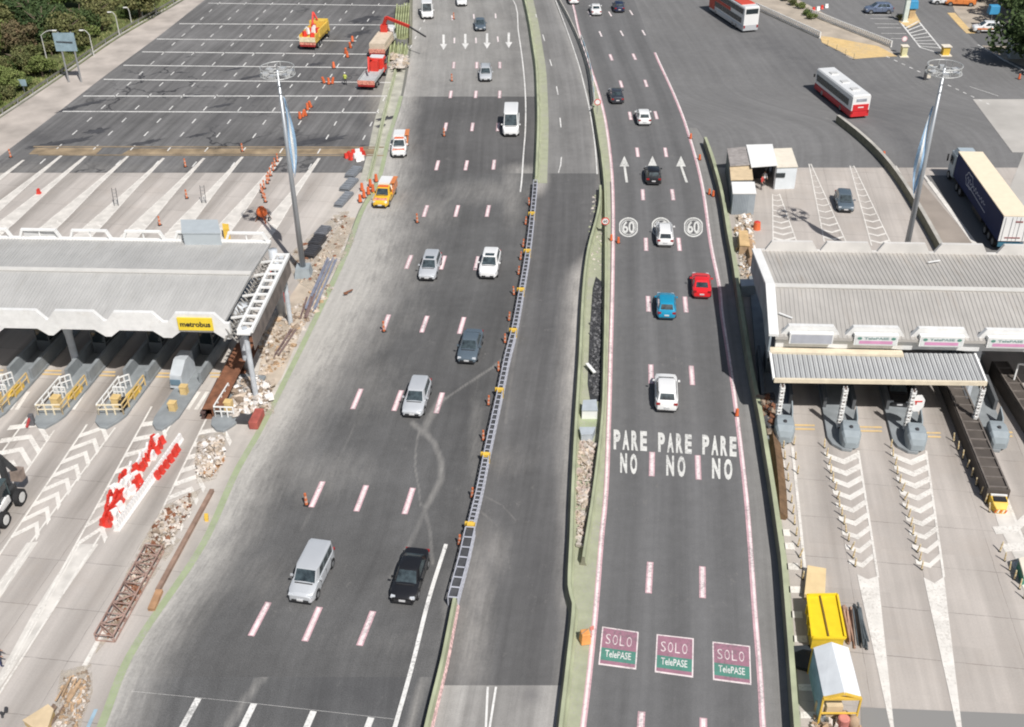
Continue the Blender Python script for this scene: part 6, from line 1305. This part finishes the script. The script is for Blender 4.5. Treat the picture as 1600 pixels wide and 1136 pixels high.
bundle('pipe_bundle',(0,1130),(14,1108),3,.1,.1,Dgrey,'dark rod at the bottom left corner of the plaza','rod',9)
def beam(a,c,wd,ht,m_,label,name='steel_beam'):
    A_=g(*a,0); C_=g(*c,0); o_=(A_+C_)/2; d=(C_-A_); hd=math.atan2(d.x,d.y); L=d.length; b=MB()
    b.box((0,0,.04),(wd,L,.08)); b.box((0,0,ht/2),(.07,L,ht-.1)); b.box((0,0,ht-.04),(wd,L,.08)); o=b.build(name,m_); o.location=o_; o.rotation_euler=(0,0,-hd); return tag(o,label,'steel beam')
beam((334,655),(392,540),1.5,1.0,Rust,'deep rust brown steel beam beside the rubble topped island'); beam((318,655),(345,600),.4,.6,mat('rust_dark',(.09,.055,.05),.85,var=.3),'dark short beam along the left of the rust brown beam')
beam((237,955),(250,925),.45,.25,mat('beam_tan',(.38,.22,.12),.85,var=.25),'short tan beam joined to the long brown beam'); beam((247,925),(332,768),.3,.25,mat('beam_brown',(.27,.18,.135),.85,var=.25),'long brown beam parallel to the green line'); beam((322,745),(344,718),.8,.3,mat('beam_orange',(.42,.22,.10),.85,var=.25),'tan orange plate beam beside the brown rubble heap')
# lattice truss lying
A_=g(165,1003,0); C_=g(243,862,0); o_=(A_+C_)/2; d=C_-A_; hd=math.atan2(d.x,d.y); L=d.length; t=thing('lattice_truss','rusty lattice truss lying on its side along the chevron field','truss',o_,hd); b=MB(); W=.6
for x in (-W,W):
    for z in (.08,.6): b.bar((x,-L/2,z),(x,L/2,z),.08)
n=9; b.build('chords',mat('truss_rust',(.36,.24,.20),.8,.1,var=.35),t); b=MB()
for k in range(n+1):
    y=-L/2+L*k/n; y2=-L/2+L*(k+1)/n
    for z in (.08,.6): b.bar((-W,y,z),(W,y,z),.06)
    for x in (-W,W): b.bar((x,y,.08),(x,y,.6),.05)
    if k<n: b.bar((-W if k%2 else W,y,.6),(W if k%2 else -W,y2,.6),.06); b.bar((-W if k%2 else W,y,.08),(W if k%2 else -W,y2,.08),.05)
b.build('web_bars',mat('truss_rust',(0,0,0)),t)
t,P4,c=boxpx('marker_box',[(319,802),(325,802),(325,810),(319,810)],.3,Yel,Yel,'small yellow box on the pale strip left of the green line','box')
t,P4,c=boxpx('machine_panel',[(35,1125),(75,1100),(84,1108),(70,1150)],.5,YelP,Tan,'yellow and tan plant part cut by the bottom left edge','machine part')
b=MB(); lin(b,(150,1108),(118,1180),.22,.026); b.build('lane_marking_blue',mat('paint_blue',(.30,.42,.50),.8,var=.15))['kind']='structure'
# brown leaf shaped sheet by the right wall
b=MB(); P_=[(1206,690),(1212,715),(1214,760),(1214,806),(1218,812),(1221,780),(1220,730),(1214,696)]; A_=[g(x,y,.03) for x,y in P_[:5]]
pr=[g(1205,672,0),g(1212,720,0),g(1217,770,0),g(1219,812,0)]; b=MB(); b.path(pr,[(-.35,0),(-.5,.25),(.1,.75),(.3,.1)]); c=pr[1]; tag(b.build('tarp',mat('tarp_rust',(.14,.085,.045),.9,var=.35,vs=1.5),local=(c.x,c.y,0)),'rust brown tarpaulin heap along the foot of the wall','tarpaulin')
rubble([(1186,625),(1200,612),(1212,640),(1210,675),(1198,668)],90,.2,.7,[Gv2,Rust,mat('spoil_dark',(0,0,0))],'dark brown scrap at the corner below the right canopy',15,.8)
# yellow skip, tan sheet, awning tent
t,P4,c=boxpx('tan_sheet',[(1262,883),(1291,888),(1289,930),(1257,928)],.55,Tan,mat('sheet_tan',(.70,.53,.29),.7,var=.08),'tan flat board box behind the yellow skip','board')
Q=[(1261,931),(1308,930),(1321,998),(1269,998)]; t,P4,c=boxpx('skip',Q,1.2,mat('skip_side',(.60,.42,.03),.6,var=.15),mat('skip_yellow',(.82,.58,.02),.5,var=.08),'bright yellow skip with two lid panels','skip')
b=MB(); m0=Vector(((P4[0][0]*.58+P4[1][0]*.42),(P4[0][1]*.58+P4[1][1]*.42),1.24)); m1=Vector(((P4[3][0]*.5+P4[2][0]*.5),(P4[3][1]*.5+P4[2][1]*.5),1.24)); b.bar(m0,m1,.1,.08); b.build('lid_gap',mat('gap_brown',(.18,.11,.02),.8,var=.1),t)
b=MB(); e=[Vector((p[0],p[1],1.28)) for p in P4]
for k in range(4): b.bar(e[k],e[(k+1)%4],.12,.12)
for f in (.25,.5,.75): b.bar(e[0].lerp(e[3],f)-Vector((.05,0,.7)),e[0].lerp(e[3],f)-Vector((.05,0,0)),.12)
b.build('rim',mat('skip_yellow',(0,0,0)),t)
# gabled tent
zr,ze=2.75,2.2; r0_=g(1299,1003,zr); r1_=g(1320,1083,zr); el0=g(1271,1012,ze); el1=g(1287,1090,ze); er0=g(1326,1012,ze); er1=g(1346,1090,ze); c=(el0+er1)/2; c.z=0
t=thing('market_tent','white gabled tent with a yellow frame at the bottom of the right plaza','tent',c); V=[v-c for v in (r0_,r1_,el0,el1,er0,er1)]; b=MB(); dn=Vector((0,0,-.05))
b._a(V+[v+dn for v in V],[(0,2,3,1),(0,1,5,4),(6,7,9,8),(6,10,11,7),(2,8,9,3),(4,5,11,10),(0,4,10,6),(0,6,8,2),(1,3,9,7),(1,7,11,5)]); b.build('canvas_roof',mat('canvas',(.70,.73,.75),.8,var=.08,vs=1.2),t)
b=MB()
for p in (V[2],V[3],V[4],V[5]): b.bar((p.x,p.y,0),p-Vector((0,0,.05)),.1)
b.bar(V[3]+dn,V[5]+dn,.18,.16); b.bar(V[3]+dn,V[1]+dn,.12); b.bar(V[5]+dn,V[1]+dn,.12); b.bar((V[3].x,V[3].y,.9),(V[5].x,V[5].y,.9),.08); b.build('frame',Yel,t)
b=MB(); a_=V[2]; e_=V[3]; b._a([a_,e_,(e_.x,e_.y,.1),(a_.x,a_.y,.1)]+[v+Vector((.04,0,0)) for v in (a_,e_,Vector((e_.x,e_.y,.1)),Vector((a_.x,a_.y,.1)))],[(0,1,2,3),(7,6,5,4),(0,4,5,1),(3,2,6,7),(0,3,7,4),(1,5,6,2)]); b.build('side_curtain',mat('curtain_blue',(.25,.42,.52),.7,var=.2),t)
m_=V[3]*.7+V[5]*.3
b=MB(); b.box((m_.x+.3,m_.y+.7,.5),(.9,.7,1.)); b.box((m_.x-.3,m_.y+.8,.4),(.5,.5,.8),.3); b.build('stored_boxes',Tan,t)
t=thing('red_drum','reddish round drum in front of the white tent','drum',g(1316,1136,0)); b=MB(); b.tube((0,0,0),(0,0,.75),.32,.32,16); b.build('drum_body',mat('drum_rose',(.50,.18,.15),.6,var=.2),t); b=MB(); b.tube((0,0,.75),(0,0,.78),.28,.26,16); b.build('lid',mat('drum_rose_lid',(.60,.24,.20),.6,var=.1),t)
t=thing('tan_drum','tan sack beside the reddish drum','sack',g(1332,1134,0)); b=MB(); b.loft([[Vector((r_*math.cos(a),r_*math.sin(a),z)) for a in [k*math.pi/5 for k in range(10)]] for r_,z in ((.25,0),(.34,.2),(.32,.55),(.15,.75))]); b.build('sack_body',mat('sack_tan',(.42,.30,.20),.9,var=.2),t,smooth=True)
t,P4,c=boxpx('crate',[(1322,1142),(1338,1142),(1340,1156),(1324,1156)],.5,Blue,mat('crate_blue',(.06,.13,.27),.6,var=.1),'blue crate cut by the bottom edge below the tent','crate')
t=thing('tent_shadow_slab','dark slab painted as the shadow left of the white tent','painted shadow',g(1255,1030,.03)); b=MB(); b.prism([(-.9,-.6),(.1,-1.0),(.8,-.4),(.8,.9),(-.8,.8)],0,.25); b.build('sheet',mat('shadow_black',(.02,.025,.03),.7,var=.3),t)  # black slab laid where the tent's cast shadow falls
t,P4,c=boxpx('white_box',[(1592,872),(1625,862),(1640,890),(1600,900)],.9,mat('box_green',(.05,.22,.15),.5,var=.1),Cream,'pale topped green sided box cut by the right edge','box')
# grey box and yellow unit behind the left canopy
t,P4,c=boxpx('roof_unit',[(282,343),(340,343),(345,364),(284,364)],8.0,mat('unit_blue',(.42,.46,.48),.5,var=.05),mat('unit_blue',(0,0,0)),'big pale grey box sign behind the rear edge of the left canopy','box sign',z0=5.5)
t,P4,c=boxpx('marker_box',[(347,349),(357,350),(358,358),(348,358)],1.2,Yel,Yel,'yellow box with a mark behind the left canopy','box')
for x,y,l in ((182,322,'slim dark ladder stand on the white wedge beyond the left canopy'),(319,318,'second dark ladder stand, right of the first')):
    t=thing('ladder_stand',l,'ladder',g(x,y,0)); 
    for s_ in (-1,1): b=MB(); b.bar((s_*.22,0,0),(s_*.22,.3,2.),.05); b.build('stile',Dgrey,t)
    b=MB()
    for k in range(5): b.bar((-.22,.06+.05*k,.3+.38*k),(.22,.06+.05*k,.3+.38*k),.04)
    b.build('rungs',Steel,t)
t=thing('barrier_arm_post','grey and red barrier post at the tip of the second left island','barrier post',g(52,664,0)); b=MB(); b.box((0,0,.5),(.35,.35,1.)); b.build('housing',mat('housing_dark',(.12,.12,.13),.6,var=.2),t); b=MB(); b.bar((0,0,.95),(-.3,-.5,.15),.14); b.build('arm',mat('arm_red',(.45,.06,.06),.5,var=.2),t)
t=thing('red_cabinet','red and white low cabinet against the green line','cabinet',g(402,660,0),.1); b=MB(); b.box((0,0,.35),(.7,1.9,.7)); b.build('casing',mat('casing_red',(.36,.09,.07),.7,var=.25),t,bevel=.04); b=MB(); b.box((-1.0,.1,.2),(1.2,.9,.4)); b.build('foot',Dgrey,t)
# lamps and signs on the verge
t=thing('road_sign_gantry','large blue grey sign seen from behind on two posts by the shoulder','road sign',g(116,116,0)); c=t.location
Tq=[g(85,57,7.2),g(117,57,7.2)]; b=MB(); a_=g(88,80,4.4)-c; e_=g(121,80,4.4)-c; h_=Vector((0,0,2.5)); b._a([a_,e_,e_+h_,a_+h_]+[v+Vector((0,.15,0)) for v in (a_,e_,e_+h_,a_+h_)],[(0,1,2,3),(7,6,5,4),(0,4,5,1),(1,5,6,2),(2,6,7,3),(3,7,4,0)]); b.build('panel',mat('sign_back',(.27,.37,.42),.5,.1,var=.15),t)
b=MB(); b.bar(a_+h_*.5+Vector((.3,-.06,.1)),e_+h_*.5+Vector((-.4,-.06,-.0)),.1); b.build('stiffener',Dgrey,t)
for f in (.25,.85): q=a_.lerp(e_,f); b=MB(); b.tube((q.x,q.y,0),(q.x,q.y+.2,7),.13); b.build('post',Steel,t)
def lamp(x,y,h,label,arm=1.2,sd=1):
    t=thing('street_lamp',label,'street lamp',g(x,y,0)); b=MB(); b.tube((0,0,0),(0,0,h),.11,.06); p=Vector((0,0,h))
    for k in range(4): q=p+Vector((sd*arm/4,0,.35*(1-k/3.))); b.tube(p,q,.06); p=q
    b.build('pole',mat('lamp_pole_pale',(.55,.55,.52),.5,.2,var=.1),t); b=MB(); b.box(tuple(p+Vector((sd*.25,0,0))),(.6,.22,.12)); b.build('lantern',White,t)
lamp(78,112,5.2,'pale curved street lamp left of the grey sign back',1.8); lamp(147,88,3.2,'short curved street lamp right of the grey sign back',.8,-1); lamp(187,56,3.,'thin street lamp at the wood edge, middle one',.6,-1); lamp(223,27,3.4,'thin leaning street lamp near the top of the verge',.8,-1); lamp(243,18,2.4,'small street lamp farthest up the verge',.4,-1); lamp(206,38,2.,'shortest post of the verge lamps',.3,-1)
t=thing('road_sign','small grey sign on the grass at the left','road sign',g(39,146,0)); b=MB(); b.box((0,0,1.5),(1.1,.08,.9)); b.build('plate',mat('sign_back',(0,0,0)),t); b=MB(); b.bar((0,.05,0),(0,.05,1.6),.07); b.build('post',Steel,t)
# railings, bollards and pay points of the far pavement
def railing(a,c,n,label,h=.95):
    A_=g(*a,.02); C_=g(*c,.02); t=thing('railing',label,'railing',A_); L=C_-A_
    b=MB(); b.bar(Vector((0,0,h)),L+Vector((0,0,h)),.12,.1); b.bar(Vector((0,0,.25)),L+Vector((0,0,.25)),.08); b.build('rail',White,t); K=MB(); K.path([Vector((0,0,0)),L],[(-.2,0),(-.2,.16),(.2,.16),(.2,0)]); K.build('plinth',Conc,t)
    for i in range(n+1): b=MB(); q=L*i/n; b.box((q.x,q.y,.5),(.16,.16,.95)); b.build('baluster',White,t)
railing((1181,14),(1281,60),38,'white railing along the road edge above the yellow corner'); railing((1266,24),(1392,74),44,'white railing between the pavement and the parking bays')
for i,(x,y) in enumerate(((1293,72),(1307,79),(1321,86),(1334,93))): post(FP,x,y,'%s thin post on the yellow edged corner'%('first','second','third','fourth')[i],None,'flexible_post','post',sc=1.2)
def pillar(x,y,h,wd,m_,label,name='pillar'): 
    t=thing(name,label,'pillar',g(x,y,0)); b=MB(); b.box((0,0,h/2),(wd,wd,h)); b.build('shaft',m_,t,bevel=.05); b=MB(); b.box((0,0,h+.05),(wd*1.3,wd*1.3,.1)); b.box((0,0,.06),(wd*1.6,wd*1.6,.12)); b.build('cap_and_foot',Cream,t)
pillar(1411,88,1.5,.8,mat('pillar_cream',(.66,.62,.36),.7,var=.1),'pale yellow pillar at the end of the white railing'); pillar(1476,86,1.3,1.0,Yel,'bright yellow pillar at the tip of the hatched island'); pillar(1413,34,3.6,.7,mat('pillar_white_green',(.62,.68,.62),.6,var=.1),'tall white pillar beside the blue hooded pay point')
t=thing('pay_point','blue hooded pay point on the tan island','pay point',g(1423,28,0)); b=MB(); b.box((0,0,.7),(.9,.8,1.4)); b.build('cabinet',mat('cabinet_tan',(.5,.36,.2),.7,var=.2),t); b=MB(); b.box((0,0,2.2),(1.5,1.3,1.3),0,0,.8); b.build('hood',mat('hood_blue',(.05,.28,.50),.5,var=.08),t,bevel=.1); b=MB(); b.bar((0,0,1.3),(0,0,1.7),.3); b.build('neck',White,t)
t=thing('pay_point','blue square hood standing above the patrol car','pay point',g(1546,44,0)); b=MB(); b.box((0,0,2.9),(1.6,1.2,1.3),0,0,.9); b.build('hood',mat('hood_blue',(0,0,0)),t,bevel=.08); b=MB(); b.bar((0,0,0),(0,0,2.4),.14); b.build('post',Steel,t)
tree(1405,30,0,.45,'small bush at the foot of the tall white pillar',None,True)
t=thing('shelter','grey roofed shelter with pale top at the right edge under the trees','shelter',g(1600,88,0)); b=MB(); b.prism([(-2.6,-1.2),(3.,-1.2),(3.,2.),(-2.,2.)],0,1.9); b.build('walls',mat('shelter_blue',(.36,.42,.47),.5,var=.1),t); b=MB(); b.prism([(-2.3,-.8),(3.2,-.8),(3.2,2.4),(-2.0,2.4)],1.9,2.1); b.build('roof',mat('shelter_roof',(.5,.5,.45),.7,var=.15),t)
# standing panels seen near the mast on the far road
t=thing('floodlight_panel','pale panel on a short pole beside the right mast head, far on the road','sign',g(1450,125,0)); b=MB(); b.box((0,0,1.2),(.5,.2,1.8)); b.build('panel',Cream,t); b=MB(); b.box((-.5,0,1.),(.3,.2,1.9)); b.build('frame',Dgrey,t)
# ================================================================ PEOPLE
def person(px,py,hd,label,top,legs,skin=(.45,.28,.2),hat=None,z=0,reach=0,sc=1.):
    K={'pel':(0,0,.95,.15),'che':(0,0,1.3,.17),'nec':(0,0,1.5,.065),'hea':(0,.02,1.62,.10),'top':(0,.01,1.72,.085)}
    names=list(K); V=[K[n][:3] for n in names]; R=[K[n][3] for n in names]; E=[(0,1),(1,2),(2,3),(3,4)]
    for s in (-1,1):
        i=len(V); V+=[(s*.19,0,1.42),(s*.27,.03+reach*.1,1.15),(s*.25,.14+reach*.25,.94+reach*.15),(s*.245,.19+reach*.28,.86+reach*.18)]; R+=[.075,.055,.042,.035]; E+=[(1,i),(i,i+1),(i+1,i+2),(i+2,i+3)]
        for f in range(4): j=len(V); V.append((s*(.225+.015*f),.22+reach*.3,.79-.006*(f in(0,3))+reach*.18)); R.append(.009); E.append((i+3,j))
        j=len(V); V.append((s*.20,.23+reach*.3,.84+reach*.18)); R.append(.010); E.append((i+3,j))
        i=len(V); V+=[(s*.10,0,.88),(s*.12,.03*s,.5),(s*.13,-.02+.05*s,.09),(s*.14,.13+.05*s,.04)]; R+=[.10,.07,.05,.04]; E+=[(0,i),(i,i+1),(i+1,i+2),(i+2,i+3)]
    me=bpy.data.meshes.new('person'); me.from_pydata(V,E,[]); o=bpy.data.objects.new('person',me); COL.objects.link(o); o.modifiers.new('skin','SKIN'); 
    for k,r_ in enumerate(R): me.skin_vertices[0].data[k].radius=(r_,r_*(.72 if k in(0,1) else 1)); 
    me.skin_vertices[0].data[0].use_root=True; o.modifiers.new('sub','SUBSURF').levels=1
    dg=bpy.context.evaluated_depsgraph_get(); m2=bpy.data.meshes.new_from_object(o.evaluated_get(dg)); bpy.data.objects.remove(o)
    for q in (legs,top,mat('skin_%d'%int(skin[0]*100),skin,.6,var=.05)): m2.materials.append(q)
    for p in m2.polygons: 
        zc=p.center.z; p.material_index=0 if (zc<.93 and abs(p.center.x)<.21) else (2 if (zc>1.5 or (abs(p.center.x)>.2 and zc<1.0+reach*.15)) else 1)
    m2.polygons.foreach_set('use_smooth',[True]*len(m2.polygons))
    o=bpy.data.objects.new('person',m2); COL.objects.link(o); o.location=g(px,py,z); o.rotation_euler=(0,0,-hd); o.scale=(sc,)*3; tag(o,label,'person')
    b=MB(); b.loft([[Vector((r_*math.cos(a),.01+r_*1.1*math.sin(a),zz)) for a in [k*math.pi/6 for k in range(12)]] for r_,zz in ((.112,1.66),(.115,1.72),(.09,1.79),(.03,1.82))]); b.build('helmet' if hat else 'hair',hat or mat('hair_dark',(.03,.02,.015),.8,var=.1),o,smooth=True)
    return o
HV=mat('vest_yellow',(.55,.62,.12),.7,var=.15); NV=mat('cloth_navy',(.03,.04,.10),.85,var=.15); DK=mat('cloth_dark',(.05,.05,.055),.85,var=.1); RD=mat('cloth_red',(.5,.06,.05),.8,var=.1); WHc=mat('cloth_white',(.65,.65,.65),.8,var=.1)
person(540,133,.3,'worker in a yellow vest standing left of the flatbed truck',HV,DK,hat=White)
person(2,1040,1.2,'person in navy clothes cut by the left frame edge',NV,NV,reach=.3)
person(1193,290,2.8,'person in a white shirt standing in the shade of the awning',WHc,DK); person(1189,296,2.2,'person in red standing before the awning',RD,DK)
person(596,106,3.,'worker in orange beside the red flatbed crane',mat('cloth_orange',(.65,.22,.04),.8,var=.1),DK,hat=White)
